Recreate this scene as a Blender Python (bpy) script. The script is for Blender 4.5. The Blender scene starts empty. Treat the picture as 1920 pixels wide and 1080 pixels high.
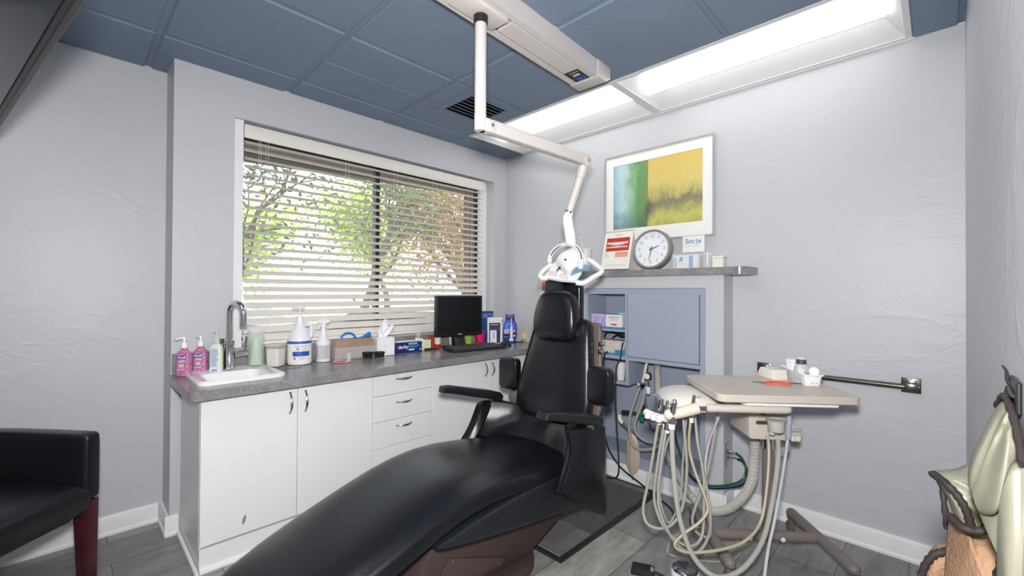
import bpy, bmesh, math, random
from mathutils import Vector, Matrix
random.seed(7)
sc = bpy.context.scene
COL = sc.collection
PI = math.pi
R = math.radians

# ------------------------------------------------------------------ materials
MATS = {}
def mat(name, col, rough=0.5, metal=0.0, var=0.04, scale=18.0, bump=0.0, bscale=120.0, spec=0.5, coat=0.0, alpha_mix=0.0, emit=0.0, trans=0.0, ior=1.45):
    """procedural Principled material with a little noise in colour (and bump)"""
    if name in MATS: return MATS[name]
    m = bpy.data.materials.new(name); m.use_nodes = True
    nt = m.node_tree; N = nt.nodes; L = nt.links
    N.clear()
    out = N.new('ShaderNodeOutputMaterial'); b = N.new('ShaderNodeBsdfPrincipled')
    tc = N.new('ShaderNodeTexCoord'); nz = N.new('ShaderNodeTexNoise')
    nz.inputs['Scale'].default_value = scale; nz.inputs['Detail'].default_value = 3
    L.new(tc.outputs['Object'], nz.inputs['Vector'])
    rp = N.new('ShaderNodeValToRGB')
    c = Vector(col[:3])
    rp.color_ramp.elements[0].position = 0.3; rp.color_ramp.elements[1].position = 0.7
    rp.color_ramp.elements[0].color = (*[max(0, x*(1-var)) for x in c], 1)
    rp.color_ramp.elements[1].color = (*[min(1, x*(1+var)) for x in c], 1)
    L.new(nz.outputs['Fac'], rp.inputs['Fac']); L.new(rp.outputs['Color'], b.inputs['Base Color'])
    b.inputs['Roughness'].default_value = rough; b.inputs['Metallic'].default_value = metal
    b.inputs['Specular IOR Level'].default_value = spec; b.inputs['Coat Weight'].default_value = coat
    b.inputs['Coat Roughness'].default_value = 0.1
    b.inputs['Transmission Weight'].default_value = trans; b.inputs['IOR'].default_value = ior
    if emit > 0:
        L.new(rp.outputs['Color'], b.inputs['Emission Color']); b.inputs['Emission Strength'].default_value = emit
    if bump > 0:
        n2 = N.new('ShaderNodeTexNoise'); n2.inputs['Scale'].default_value = bscale; n2.inputs['Detail'].default_value = 4
        L.new(tc.outputs['Object'], n2.inputs['Vector'])
        bp = N.new('ShaderNodeBump'); bp.inputs['Strength'].default_value = bump; bp.inputs['Distance'].default_value = 0.01
        L.new(n2.outputs['Fac'], bp.inputs['Height']); L.new(bp.outputs['Normal'], b.inputs['Normal'])
    if alpha_mix > 0:
        t = N.new('ShaderNodeBsdfTransparent'); mx = N.new('ShaderNodeMixShader'); mx.inputs[0].default_value = alpha_mix
        L.new(b.outputs[0], mx.inputs[1]); L.new(t.outputs[0], mx.inputs[2]); L.new(mx.outputs[0], out.inputs[0])
    else:
        L.new(b.outputs[0], out.inputs[0])
    MATS[name] = m
    return m
def s2l(h):
    h = h.lstrip('#'); r = []
    for i in (0, 2, 4):
        v = int(h[i:i+2], 16)/255
        r.append(v/12.92 if v <= 0.04045 else ((v+0.055)/1.055)**2.4)
    return tuple(r)

def wall_mat(name, col):
    """hand-trowelled painted plaster"""
    m = bpy.data.materials.new(name); m.use_nodes = True
    nt = m.node_tree; N = nt.nodes; L = nt.links
    b = N['Principled BSDF']; b.inputs['Roughness'].default_value = 0.42
    b.inputs['Specular IOR Level'].default_value = 0.35
    tc = N.new('ShaderNodeTexCoord')
    mp = N.new('ShaderNodeMapping'); mp.inputs['Scale'].default_value = (1, 1, 1.7)
    L.new(tc.outputs['Object'], mp.inputs['Vector'])
    n1 = N.new('ShaderNodeTexNoise'); n1.inputs['Scale'].default_value = 5; n1.inputs['Detail'].default_value = 6; n1.inputs['Distortion'].default_value = 1.1
    n2 = N.new('ShaderNodeTexNoise'); n2.inputs['Scale'].default_value = 30; n2.inputs['Detail'].default_value = 3; n2.inputs['Distortion'].default_value = 0.8
    L.new(mp.outputs['Vector'], n1.inputs['Vector']); L.new(mp.outputs['Vector'], n2.inputs['Vector'])
    r1 = N.new('ShaderNodeValToRGB'); r1.color_ramp.elements[0].position = 0.50; r1.color_ramp.elements[1].position = 0.66
    L.new(n1.outputs['Fac'], r1.inputs['Fac'])
    ad = N.new('ShaderNodeMath'); ad.operation = 'MULTIPLY_ADD'; ad.inputs[1].default_value = 0.35
    L.new(n2.outputs['Fac'], ad.inputs[0]); L.new(r1.outputs['Color'], ad.inputs[2])
    bp = N.new('ShaderNodeBump'); bp.inputs['Strength'].default_value = 0.26; bp.inputs['Distance'].default_value = 0.004
    L.new(ad.outputs[0], bp.inputs['Height']); L.new(bp.outputs['Normal'], b.inputs['Normal'])
    cr = N.new('ShaderNodeValToRGB')
    cr.color_ramp.elements[0].color = (*[x*0.975 for x in col], 1); cr.color_ramp.elements[1].color = (*[min(1, x*1.02) for x in col], 1)
    n3 = N.new('ShaderNodeTexNoise'); n3.inputs['Scale'].default_value = 2.5
    L.new(tc.outputs['Object'], n3.inputs['Vector']); L.new(n3.outputs['Fac'], cr.inputs['Fac']); L.new(cr.outputs['Color'], b.inputs['Base Color'])
    return m

def leather_mat(name, col, rough):
    m = mat(name, col, rough, var=0.12, scale=5, bump=0.10, bscale=260, spec=0.5)
    return m

def floor_mat():
    m = bpy.data.materials.new('grey_vinyl_plank'); m.use_nodes = True
    nt = m.node_tree; N = nt.nodes; L = nt.links
    b = N['Principled BSDF']
    tc = N.new('ShaderNodeTexCoord'); mp = N.new('ShaderNodeMapping')
    mp.inputs['Rotation'].default_value = (0, 0, R(90)); mp.inputs['Location'].default_value = (0.2, 0.12, 0)
    L.new(tc.outputs['Object'], mp.inputs['Vector'])
    br = N.new('ShaderNodeTexBrick'); br.inputs['Scale'].default_value = 1.0
    br.inputs['Brick Width'].default_value = 0.92; br.inputs['Row Height'].default_value = 0.23
    br.inputs['Mortar Size'].default_value = 0.0016; br.inputs['Mortar Smooth'].default_value = 0.1
    br.inputs['Bias'].default_value = 0.0; br.offset = 0.37
    br.inputs['Color1'].default_value = (0.20, 0.203, 0.20, 1); br.inputs['Color2'].default_value = (0.37, 0.365, 0.345, 1)
    br.inputs['Mortar'].default_value = (0.045, 0.045, 0.045, 1)
    L.new(mp.outputs['Vector'], br.inputs['Vector'])
    mp2 = N.new('ShaderNodeMapping'); mp2.inputs['Scale'].default_value = (5.5, 1.4, 1)
    L.new(tc.outputs['Object'], mp2.inputs['Vector'])
    n1 = N.new('ShaderNodeTexNoise'); n1.inputs['Scale'].default_value = 3.2; n1.inputs['Detail'].default_value = 9; n1.inputs['Roughness'].default_value = 0.65; n1.inputs['Distortion'].default_value = 0.9
    L.new(mp2.outputs['Vector'], n1.inputs['Vector'])
    rp = N.new('ShaderNodeValToRGB'); rp.color_ramp.elements[0].position = 0.3; rp.color_ramp.elements[1].position = 0.75
    rp.color_ramp.elements[0].color = (0.62, 0.62, 0.62, 1); rp.color_ramp.elements[1].color = (1.25, 1.24, 1.2, 1)
    L.new(n1.outputs['Fac'], rp.inputs['Fac'])
    mx = N.new('ShaderNodeMix'); mx.data_type = 'RGBA'; mx.blend_type = 'MULTIPLY'; mx.inputs[0].default_value = 1.0
    L.new(br.outputs['Color'], mx.inputs[6]); L.new(rp.outputs['Color'], mx.inputs[7]); L.new(mx.outputs[2], b.inputs['Base Color'])
    b.inputs['Roughness'].default_value = 0.42
    bp = N.new('ShaderNodeBump'); bp.inputs['Strength'].default_value = 0.12; bp.inputs['Distance'].default_value = 0.004
    L.new(n1.outputs['Fac'], bp.inputs['Height']); L.new(bp.outputs['Normal'], b.inputs['Normal'])
    return m

def laminate_mat(name, c0, c1, rough=0.28):
    m = bpy.data.materials.new(name); m.use_nodes = True
    nt = m.node_tree; N = nt.nodes; L = nt.links; b = N['Principled BSDF']
    tc = N.new('ShaderNodeTexCoord')
    n1 = N.new('ShaderNodeTexNoise'); n1.inputs['Scale'].default_value = 7; n1.inputs['Detail'].default_value = 8; n1.inputs['Roughness'].default_value = 0.7
    n2 = N.new('ShaderNodeTexVoronoi'); n2.inputs['Scale'].default_value = 140
    L.new(tc.outputs['Object'], n1.inputs['Vector']); L.new(tc.outputs['Object'], n2.inputs['Vector'])
    ad = N.new('ShaderNodeMath'); ad.operation = 'MULTIPLY_ADD'; ad.inputs[1].default_value = 0.35
    L.new(n2.outputs['Distance'], ad.inputs[0]); L.new(n1.outputs['Fac'], ad.inputs[2])
    rp = N.new('ShaderNodeValToRGB'); rp.color_ramp.elements[0].position = 0.4; rp.color_ramp.elements[1].position = 0.85
    rp.color_ramp.elements[0].color = (*c0, 1); rp.color_ramp.elements[1].color = (*c1, 1)
    L.new(ad.outputs[0], rp.inputs['Fac']); L.new(rp.outputs['Color'], b.inputs['Base Color'])
    b.inputs['Roughness'].default_value = rough
    return m

def painting_mat():
    """abstract wash: pale blue -> green on the left, yellow block on the right with a dark band"""
    m = bpy.data.materials.new('abstract_painting'); m.use_nodes = True
    nt = m.node_tree; N = nt.nodes; L = nt.links; b = N['Principled BSDF']; b.inputs['Roughness'].default_value = 0.55
    tc = N.new('ShaderNodeTexCoord'); sp = N.new('ShaderNodeSeparateXYZ')
    n1 = N.new('ShaderNodeTexNoise'); n1.inputs['Scale'].default_value = 6; n1.inputs['Detail'].default_value = 10; n1.inputs['Roughness'].default_value = 0.72; n1.inputs['Distortion'].default_value = 0.8
    mpn = N.new('ShaderNodeMapping'); mpn.inputs['Scale'].default_value = (1.6, 1, 0.8)
    L.new(tc.outputs['Object'], mpn.inputs['Vector']); L.new(mpn.outputs['Vector'], n1.inputs['Vector'])
    L.new(tc.outputs['Object'], sp.inputs[0])
    def M(op, a, bb, c=None):
        n = N.new('ShaderNodeMath'); n.operation = op
        for i, v in enumerate((a, bb, c)):
            if v is None: continue
            if isinstance(v, (int, float)): n.inputs[i].default_value = v
            else: L.new(v, n.inputs[i])
        return n.outputs[0]
    def ramp(fac, els):
        r = N.new('ShaderNodeValToRGB'); e = r.color_ramp.elements
        while len(e) < len(els): e.new(0.5)
        for i, (p, c) in enumerate(els): e[i].position = p; e[i].color = (*c, 1)
        L.new(fac, r.inputs['Fac']); return r.outputs['Color']
    def mix(f, a, bb, bl='MIX'):
        x = N.new('ShaderNodeMix'); x.data_type = 'RGBA'; x.blend_type = bl
        L.new(f, x.inputs[0]); L.new(a, x.inputs[6]); L.new(bb, x.inputs[7]); return x.outputs[2]
    # object x in [-0.30, 0.30], z in [-0.2, 0.2]
    u = M('MULTIPLY_ADD', sp.outputs[0], 1.62, 0.5); v = M('MULTIPLY_ADD', sp.outputs[2], 2.25, 0.5)
    nn = M('SUBTRACT', n1.outputs['Fac'], 0.5)
    uj = M('MULTIPLY_ADD', nn, 0.42, u); vj = M('MULTIPLY_ADD', nn, 0.62, v)
    left = ramp(uj, [(0.0, s2l('7fb3c4')), (0.12, s2l('bcd6dd')), (0.22, s2l('86b98e')), (0.31, s2l('3f8f35')), (0.40, s2l('5f8a1e'))])
    lowleft = ramp(vj, [(0.0, s2l('2d5a4a')), (0.12, s2l('68a6a6')), (0.3, (1, 1, 1)), (1.0, (1, 1, 1))])
    f1 = N.new('ShaderNodeValue'); f1.outputs[0].default_value = 0.7
    left = mix(f1.outputs[0], left, lowleft, 'MULTIPLY')
    right = ramp(vj, [(0.0, s2l('a8a433')), (0.14, s2l('c0c23c')), (0.27, s2l('8a8340')), (0.36, s2l('6f6a3c')), (0.46, s2l('b5a84a')), (0.62, s2l('d8c45c')), (1.0, s2l('d9b83a'))])
    step = M('GREATER_THAN', M('MULTIPLY_ADD', nn, 0.05, u), 0.42)
    c = mix(step, left, right)
    # dark smear near the division
    du = M('ABSOLUTE', M('SUBTRACT', uj, 0.44), 0); dv = M('ABSOLUTE', M('SUBTRACT', vj, 0.27), 0)
    k = M('SUBTRACT', 1.0, M('ADD', M('MULTIPLY', du, 13), M('MULTIPLY', dv, 3.6)))
    kk = N.new('ShaderNodeClamp'); L.new(k, kk.inputs[0])
    dark = N.new('ShaderNodeRGB'); dark.outputs[0].default_value = (*s2l('1e2614'), 1)
    c = mix(M('MULTIPLY', kk.outputs[0], 1.0), c, dark.outputs[0])
    L.new(c, b.inputs['Base Color'])
    return m

def mat_carpet():
    m = bpy.data.materials.new('striped_carpet'); m.use_nodes = True
    nt = m.node_tree; N = nt.nodes; L = nt.links; b = N['Principled BSDF']; b.inputs['Roughness'].default_value = 0.9
    tc = N.new('ShaderNodeTexCoord')
    w = N.new('ShaderNodeTexWave'); w.wave_type = 'BANDS'; w.bands_direction = 'Y'; w.inputs['Scale'].default_value = 27; w.inputs['Distortion'].default_value = 0.6; w.inputs['Detail'].default_value = 2
    L.new(tc.outputs['Object'], w.inputs['Vector'])
    br = N.new('ShaderNodeTexBrick'); br.inputs['Scale'].default_value = 1; br.inputs['Brick Width'].default_value = 0.24; br.inputs['Row Height'].default_value = 0.2; br.inputs['Mortar Size'].default_value = 0
    br.inputs['Color1'].default_value = (0.0, 0.0, 0.0, 1); br.inputs['Color2'].default_value = (1, 1, 1, 1)
    L.new(tc.outputs['Object'], br.inputs['Vector'])
    n1 = N.new('ShaderNodeTexNoise'); n1.inputs['Scale'].default_value = 160
    L.new(tc.outputs['Object'], n1.inputs['Vector'])
    a = N.new('ShaderNodeMath'); a.operation = 'MULTIPLY_ADD'; a.inputs[1].default_value = 0.62
    L.new(br.outputs['Color'], a.inputs[0]); L.new(w.outputs['Fac'], a.inputs[2])
    a2 = N.new('ShaderNodeMath'); a2.operation = 'MULTIPLY_ADD'; a2.inputs[1].default_value = 0.9
    L.new(n1.outputs['Fac'], a2.inputs[0]); L.new(a.outputs[0], a2.inputs[2])
    rp = N.new('ShaderNodeValToRGB'); rp.color_ramp.elements[0].position = 0.75; rp.color_ramp.elements[1].position = 1.8 if False else 1.0
    rp.color_ramp.elements[0].color = (0.03, 0.03, 0.032, 1); rp.color_ramp.elements[1].color = (0.27, 0.26, 0.25, 1)
    s = N.new('ShaderNodeMath'); s.operation = 'MULTIPLY'; s.inputs[1].default_value = 0.62
    L.new(a2.outputs[0], s.inputs[0]); L.new(s.outputs[0], rp.inputs['Fac']); L.new(rp.outputs['Color'], b.inputs['Base Color'])
    bp = N.new('ShaderNodeBump'); bp.inputs['Strength'].default_value = 0.5; bp.inputs['Distance'].default_value = 0.004
    L.new(w.outputs['Fac'], bp.inputs['Height']); L.new(bp.outputs['Normal'], b.inputs['Normal'])
    return m

def grid_fade_mat(name, els, axis=2, lo=0, hi=1, rough=0.4):
    """colour bands along one object axis (printed packaging)"""
    m = bpy.data.materials.new(name); m.use_nodes = True
    nt = m.node_tree; N = nt.nodes; L = nt.links; b = N['Principled BSDF']; b.inputs['Roughness'].default_value = rough
    tc = N.new('ShaderNodeTexCoord'); sp = N.new('ShaderNodeSeparateXYZ'); L.new(tc.outputs['Object'], sp.inputs[0])
    mr = N.new('ShaderNodeMapRange'); mr.inputs[1].default_value = lo; mr.inputs[2].default_value = hi
    L.new(sp.outputs[axis], mr.inputs[0])
    r = N.new('ShaderNodeValToRGB'); r.color_ramp.interpolation = 'CONSTANT'; e = r.color_ramp.elements
    while len(e) < len(els): e.new(0.5)
    for i, (p, c) in enumerate(els): e[i].position = p; e[i].color = (*c, 1)
    L.new(mr.outputs[0], r.inputs['Fac']); L.new(r.outputs['Color'], b.inputs['Base Color'])
    return m

def speck_mat(name, c0, c1, scale, rough=0.3, thr=0.5):
    m = bpy.data.materials.new(name); m.use_nodes = True
    nt = m.node_tree; N = nt.nodes; L = nt.links; b = N['Principled BSDF']; b.inputs['Roughness'].default_value = rough
    tc = N.new('ShaderNodeTexCoord'); v = N.new('ShaderNodeTexVoronoi'); v.inputs['Scale'].default_value = scale
    L.new(tc.outputs['Object'], v.inputs['Vector'])
    r = N.new('ShaderNodeValToRGB'); r.color_ramp.elements[0].position = thr-0.15; r.color_ramp.elements[1].position = thr+0.1
    r.color_ramp.elements[0].color = (*c0, 1); r.color_ramp.elements[1].color = (*c1, 1)
    L.new(v.outputs['Distance'], r.inputs['Fac']); L.new(r.outputs['Color'], b.inputs['Base Color'])
    return m

# ------------------------------------------------------------------ mesh builder
class MB:
    def __init__(s): s.bm = bmesh.new()
    def box(s, x0, x1, y0, y1, z0, z1, bev=0.0, seg=2):
        vs = [s.bm.verts.new(p) for p in ((x0,y0,z0),(x1,y0,z0),(x1,y1,z0),(x0,y1,z0),(x0,y0,z1),(x1,y0,z1),(x1,y1,z1),(x0,y1,z1))]
        fs = [s.bm.faces.new([vs[i] for i in q]) for q in ((3,2,1,0),(4,5,6,7),(0,1,5,4),(1,2,6,5),(2,3,7,6),(3,0,4,7))]
        if bev > 0:
            es = list({e for f in fs for e in f.edges})
            bmesh.ops.bevel(s.bm, geom=es, offset=bev, segments=seg, affect='EDGES', profile=0.5)
        return s
    def cbox(s, c, sz, bev=0.0, M=None, seg=2):
        n0 = set(s.bm.verts)
        s.box(-sz[0]/2, sz[0]/2, -sz[1]/2, sz[1]/2, -sz[2]/2, sz[2]/2, bev, seg)
        T = Matrix.Translation(Vector(c)) @ (M.to_4x4() if M is not None else Matrix.Identity(4))
        for v in s.bm.verts:
            if v not in n0: v.co = T @ v.co
        return s
    def prism(s, pts, d0, d1, axis='z', bev=0.0, seg=2):
        """2-D polygon swept along an axis: axis z -> (x,y), y -> (x,z), x -> (y,z)"""
        def P(a, b, d): return {'z': (a,b,d), 'y': (a,d,b), 'x': (d,a,b)}[axis]
        A = [s.bm.verts.new(P(a,b,d0)) for a, b in pts]; B = [s.bm.verts.new(P(a,b,d1)) for a, b in pts]
        n = len(pts); fs = [s.bm.faces.new(A[::-1]), s.bm.faces.new(B)]
        for i in range(n): fs.append(s.bm.faces.new((A[i], A[(i+1)%n], B[(i+1)%n], B[i])))
        bmesh.ops.recalc_face_normals(s.bm, faces=fs)
        if bev > 0:
            es = [e for e in {e for f in fs[:2] for e in f.edges}]
            bmesh.ops.bevel(s.bm, geom=es, offset=bev, segments=seg, affect='EDGES', profile=0.5)
        return s
    def loft(s, rings, cap=True, closed=True):
        V = [[s.bm.verts.new(p) for p in r] for r in rings]; n = len(rings[0]); fs = []
        for a, b in zip(V, V[1:]):
            for i in range(n if closed else n-1):
                j = (i+1) % n
                fs.append(s.bm.faces.new((a[i], a[j], b[j], b[i])))
        if cap and closed:
            fs.append(s.bm.faces.new(V[0][::-1])); fs.append(s.bm.faces.new(V[-1]))
        bmesh.ops.recalc_face_normals(s.bm, faces=fs)
        return s
    def tube(s, pts, r, seg=10, smooth=4, cap=True, radii=None, closed=False):
        P = spline(pts, smooth, closed) if smooth > 1 else [Vector(p) for p in pts]
        n = len(P)
        if radii is None: rr = [r]*n
        elif callable(radii): rr = [radii(i/(n-1)) for i in range(n)]
        else: rr = radii
        up = None; rings = []
        for i in range(n):
            if closed: t = P[(i+1)%n]-P[i-1]
            else: t = P[min(i+1,n-1)]-P[max(i-1,0)]
            if t.length < 1e-9: t = Vector((0,0,1))
            t.normalize()
            if up is None:
                up = Vector((0,0,1)) if abs(t.z) < 0.9 else Vector((1,0,0))
            u = up - t*up.dot(t)
            if u.length < 1e-6: u = t.orthogonal()
            u.normalize(); w = t.cross(u); up = u
            rings.append([P[i] + (u*math.cos(2*PI*k/seg)+w*math.sin(2*PI*k/seg))*rr[i] for k in range(seg)])
        if closed: rings.append(rings[0])
        return s.loft(rings, cap=cap and not closed)
    def cyl(s, p0, p1, r0, r1=None, seg=20, bev=0.0):
        r1 = r0 if r1 is None else r1
        p0 = Vector(p0); p1 = Vector(p1); t = (p1-p0).normalized(); u = t.orthogonal().normalized(); w = t.cross(u)
        def ring(c, r): return [c+(u*math.cos(2*PI*k/seg)+w*math.sin(2*PI*k/seg))*r for k in range(seg)]
        if bev > 0:
            return s.loft([ring(p0, r0-bev), ring(p0+t*bev, r0), ring(p1-t*bev, r1), ring(p1, r1-bev)])
        return s.loft([ring(p0, r0), ring(p1, r1)])
    def lathe(s, prof, c=(0,0,0), seg=28, axis='z', cap=True):
        c = Vector(c); rings = []
        for r, h in prof:
            r = max(r, 0.0004)
            ring = []
            for k in range(seg):
                a = 2*PI*k/seg; x = r*math.cos(a); y = r*math.sin(a)
                ring.append(c+Vector({'z':(x,y,h),'y':(x,h,y),'x':(h,x,y)}[axis]))
            rings.append(ring)
        return s.loft(rings, cap=cap)
    def rrlathe(s, prof, c=(0,0,0), seg=32, n=4.0, asp=1.0):
        """like lathe but with rounded-square cross section; asp = y/x"""
        c = Vector(c); rings = []
        for r, h in prof:
            ring = []
            for k in range(seg):
                a = 2*PI*k/seg; ca = math.cos(a); sa = math.sin(a)
                ring.append(c+Vector((r*math.copysign(abs(ca)**(2/n), ca), r*asp*math.copysign(abs(sa)**(2/n), sa), h)))
            rings.append(ring)
        return s.loft(rings)
    def ball(s, c, r, sub=2, scl=(1,1,1)):
        ret = bmesh.ops.create_icosphere(s.bm, subdivisions=sub, radius=1)
        for v in ret['verts']: v.co = Vector((v.co.x*r*scl[0], v.co.y*r*scl[1], v.co.z*r*scl[2]))+Vector(c)
        return s
    def quad(s, a, b, c, d):
        s.bm.faces.new([s.bm.verts.new(p) for p in (a,b,c,d)]); return s
    def torus(s, c, R0, r, axis='z', seg=36, rs=8, a0=0.0, a1=2*PI):
        c = Vector(c); full = abs(a1-a0-2*PI) < 1e-6; rings = []
        for k in range(seg+1):
            a = a0+(a1-a0)*k/seg; ring = []
            for j in range(rs):
                b = 2*PI*j/rs; rad = R0+r*math.cos(b); h = r*math.sin(b); x = rad*math.cos(a); y = rad*math.sin(a)
                ring.append(c+Vector({'z':(x,y,h),'y':(x,h,y),'x':(h,x,y)}[axis]))
            rings.append(ring)
        return s.loft(rings, cap=not full)
    def sheet(s, grid, thick):
        """grid of points -> solid sheet of given thickness (along the vertex normals)"""
        nr = len(grid); nc = len(grid[0])
        G = [[Vector(p) for p in r] for r in grid]; Nn = []
        for i in range(nr):
            row = []
            for j in range(nc):
                a = G[min(i+1,nr-1)][j]-G[max(i-1,0)][j]; b = G[i][min(j+1,nc-1)]-G[i][max(j-1,0)]
                q = a.cross(b); row.append(q.normalized() if q.length > 1e-9 else Vector((0,0,1)))
            Nn.append(row)
        A = [[s.bm.verts.new(G[i][j]) for j in range(nc)] for i in range(nr)]
        B = [[s.bm.verts.new(G[i][j]-Nn[i][j]*thick) for j in range(nc)] for i in range(nr)]
        fs = []
        for i in range(nr-1):
            for j in range(nc-1):
                fs.append(s.bm.faces.new((A[i][j],A[i+1][j],A[i+1][j+1],A[i][j+1])))
                fs.append(s.bm.faces.new((B[i][j],B[i][j+1],B[i+1][j+1],B[i+1][j])))
        for i in range(nr-1):
            fs.append(s.bm.faces.new((A[i][0],B[i][0],B[i+1][0],A[i+1][0]))); fs.append(s.bm.faces.new((A[i+1][-1],B[i+1][-1],B[i][-1],A[i][-1])))
        for j in range(nc-1):
            fs.append(s.bm.faces.new((A[0][j+1],B[0][j+1],B[0][j],A[0][j]))); fs.append(s.bm.faces.new((A[-1][j],B[-1][j],B[-1][j+1],A[-1][j+1])))
        bmesh.ops.recalc_face_normals(s.bm, faces=fs)
        return s
    def move(s, M):
        for v in s.bm.verts: v.co = M @ v.co
        return s

def spline(pts, k=4, closed=False):
    P = [Vector(p) for p in pts]; n = len(P); out = []
    rng = n if closed else n-1
    for i in range(rng):
        p1 = P[i]; p2 = P[(i+1)%n]
        p0 = P[i-1] if (closed or i > 0) else p1*2-p2
        p3 = P[(i+2)%n] if (closed or i+2 < n) else p2*2-p1
        for j in range(k):
            t = j/k
            out.append(0.5*((2*p1)+(p2-p0)*t+(2*p0-5*p1+4*p2-p3)*t*t+(3*p1-p0-3*p2+p3)*t**3))
    if not closed: out.append(P[-1])
    return out

def rrect(x0, x1, y0, y1, r, seg=4):
    pts = []
    for cx, cy, a0 in ((x1-r,y1-r,0),(x0+r,y1-r,90),(x0+r,y0+r,180),(x1-r,y0+r,270)):
        for k in range(seg+1):
            a = R(a0+90*k/seg); pts.append((cx+r*math.cos(a), cy+r*math.sin(a)))
    return pts
def superring(c, X, N, w, t, n=4.0, seg=32, t2=None):
    """superellipse ring in plane (X,N); t = half height above, t2 below"""
    c = Vector(c); X = Vector(X); N = Vector(N); out = []
    for k in range(seg):
        a = 2*PI*k/seg; ca = math.cos(a); sa = math.sin(a)
        h = t if sa >= 0 or t2 is None else t2
        out.append(c + X*w*math.copysign(abs(ca)**(2/n), ca) + N*h*math.copysign(abs(sa)**(2/n), sa))
    return out

def mesh_from(mb, name, m, ang=35, off=None, smooth=True):
    if off is not None:
        for v in mb.bm.verts: v.co = v.co-Vector(off)
    me = bpy.data.meshes.new(name); mb.bm.to_mesh(me); mb.bm.free()
    if isinstance(m, (list, tuple)):
        for q in m: me.materials.append(q)
    else: me.materials.append(m)
    if smooth:
        for p in me.polygons: p.use_smooth = True
        me.set_sharp_from_angle(angle=R(ang))
    me.update()
    return me
WPOS = {}
def tag(o, label, cat, group=None):
    o['label'] = label; o['category'] = cat
    if group: o['group'] = group
    return o
def thing(name, label, cat, loc=(0,0,0), rotz=0.0, group=None):
    o = bpy.data.objects.new(name, None); COL.objects.link(o); o.empty_display_size = 0.05
    o.location = loc; o.rotation_euler = (0,0,rotz); WPOS[o.name] = Vector(loc)
    return tag(o, label, cat, group)
def part(name, mb, m, parent, label=None, ang=35, world=False, kind=None, smooth=True, loc=None):
    """one mesh object under a thing or a part; world=True: vertices given in world coordinates"""
    off = Vector((0,0,0))
    if world: off = WPOS[root_of(parent).name]
    me = mesh_from(mb, name, m, ang, off if world else None, smooth)
    o = bpy.data.objects.new(name, me); COL.objects.link(o); o.parent = parent
    if label: o['label'] = label
    if kind: o['kind'] = kind
    return o
def root_of(o):
    while o.parent: o = o.parent
    return o
def solo(name, mb, m, label, cat, loc=(0,0,0), rotz=0.0, group=None, world=True, ang=35, smooth=True):
    me = mesh_from(mb, name, m, ang, loc if world else None, smooth)
    o = bpy.data.objects.new(name, me); COL.objects.link(o); o.location = loc; o.rotation_euler = (0,0,rotz)
    WPOS[o.name] = Vector(loc)
    return tag(o, label, cat, group)
def struct(name, mb, m, ang=35, smooth=True):
    me = mesh_from(mb, name, m, ang, None, smooth)
    o = bpy.data.objects.new(name, me); COL.objects.link(o); o['kind'] = 'structure'; WPOS[o.name] = Vector((0,0,0))
    return o
def recenter(o):
    """put an object's origin at the middle of its mesh (keeps it in place)"""
    me = o.data; c = sum((v.co for v in me.vertices), Vector())/len(me.vertices)
    lo = Vector([min(v.co[i] for v in me.vertices) for i in range(3)]); hi = Vector([max(v.co[i] for v in me.vertices) for i in range(3)])
    c = (lo+hi)/2
    for v in me.vertices: v.co = v.co-c
    o.location = Vector(o.location)+c
    return o
def copy_tree(src, loc, rotz=None, label=None, mats=None):
    def cp(o, par):
        c = o.copy(); COL.objects.link(c); c.parent = par
        for ch in list(o.children): cp(ch, c)
        return c
    r = cp(src, None); r.location = loc; WPOS[r.name] = Vector(loc)
    if rotz is not None: r.rotation_euler = (0,0,rotz)
    if label: r['label'] = label
    return r
def text_mesh(s, size, m, name, M, parent=None, world=False, depth=0.0006, align='CENTER', bold=0.0, label=None, shear=0.0):
    cu = bpy.data.curves.new('lettering', 'FONT'); cu.body = s; cu.size = size; cu.extrude = depth; cu.align_x = align; cu.align_y = 'CENTER'
    cu.offset = bold; cu.shear = shear; cu.resolution_u = 3
    t = bpy.data.objects.new('lettering_tmp', cu); COL.objects.link(t)
    bpy.context.view_layer.update()
    me = bpy.data.meshes.new_from_object(t.evaluated_get(bpy.context.evaluated_depsgraph_get()))
    bpy.data.objects.remove(t); bpy.data.curves.remove(cu)
    for v in me.vertices: v.co = M @ v.co
    if world and parent is not None:
        off = WPOS[root_of(parent).name]
        for v in me.vertices: v.co = v.co-off
    me.name = name; me.materials.clear(); me.materials.append(m)
    o = bpy.data.objects.new(name, me); COL.objects.link(o); o.parent = parent
    if label: o['label'] = label
    return o
def frame3(o, x, y):
    """matrix whose local x,y axes map to world directions x,y at origin o"""
    x = Vector(x).normalized(); y = Vector(y); y = (y-x*y.dot(x)).normalized(); z = x.cross(y)
    return Matrix(((x.x,y.x,z.x,o[0]),(x.y,y.y,z.y,o[1]),(x.z,y.z,z.z,o[2]),(0,0,0,1)))
# directions facing the room from the two main walls
FX = ((0,1,0),(0,0,1))      # on a plane facing +x : text runs along +y
FY = ((1,0,0),(0,0,1))      # on a plane facing -y : text runs along +x
EXPOSURE = 0.04; SKY = 3.2; SUN = 4.0; FLASH = 56.0; LENS = 3.2; FILL_LENS = 7.5; CEILCOL = (0.17, 0.22, 0.30)
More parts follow.
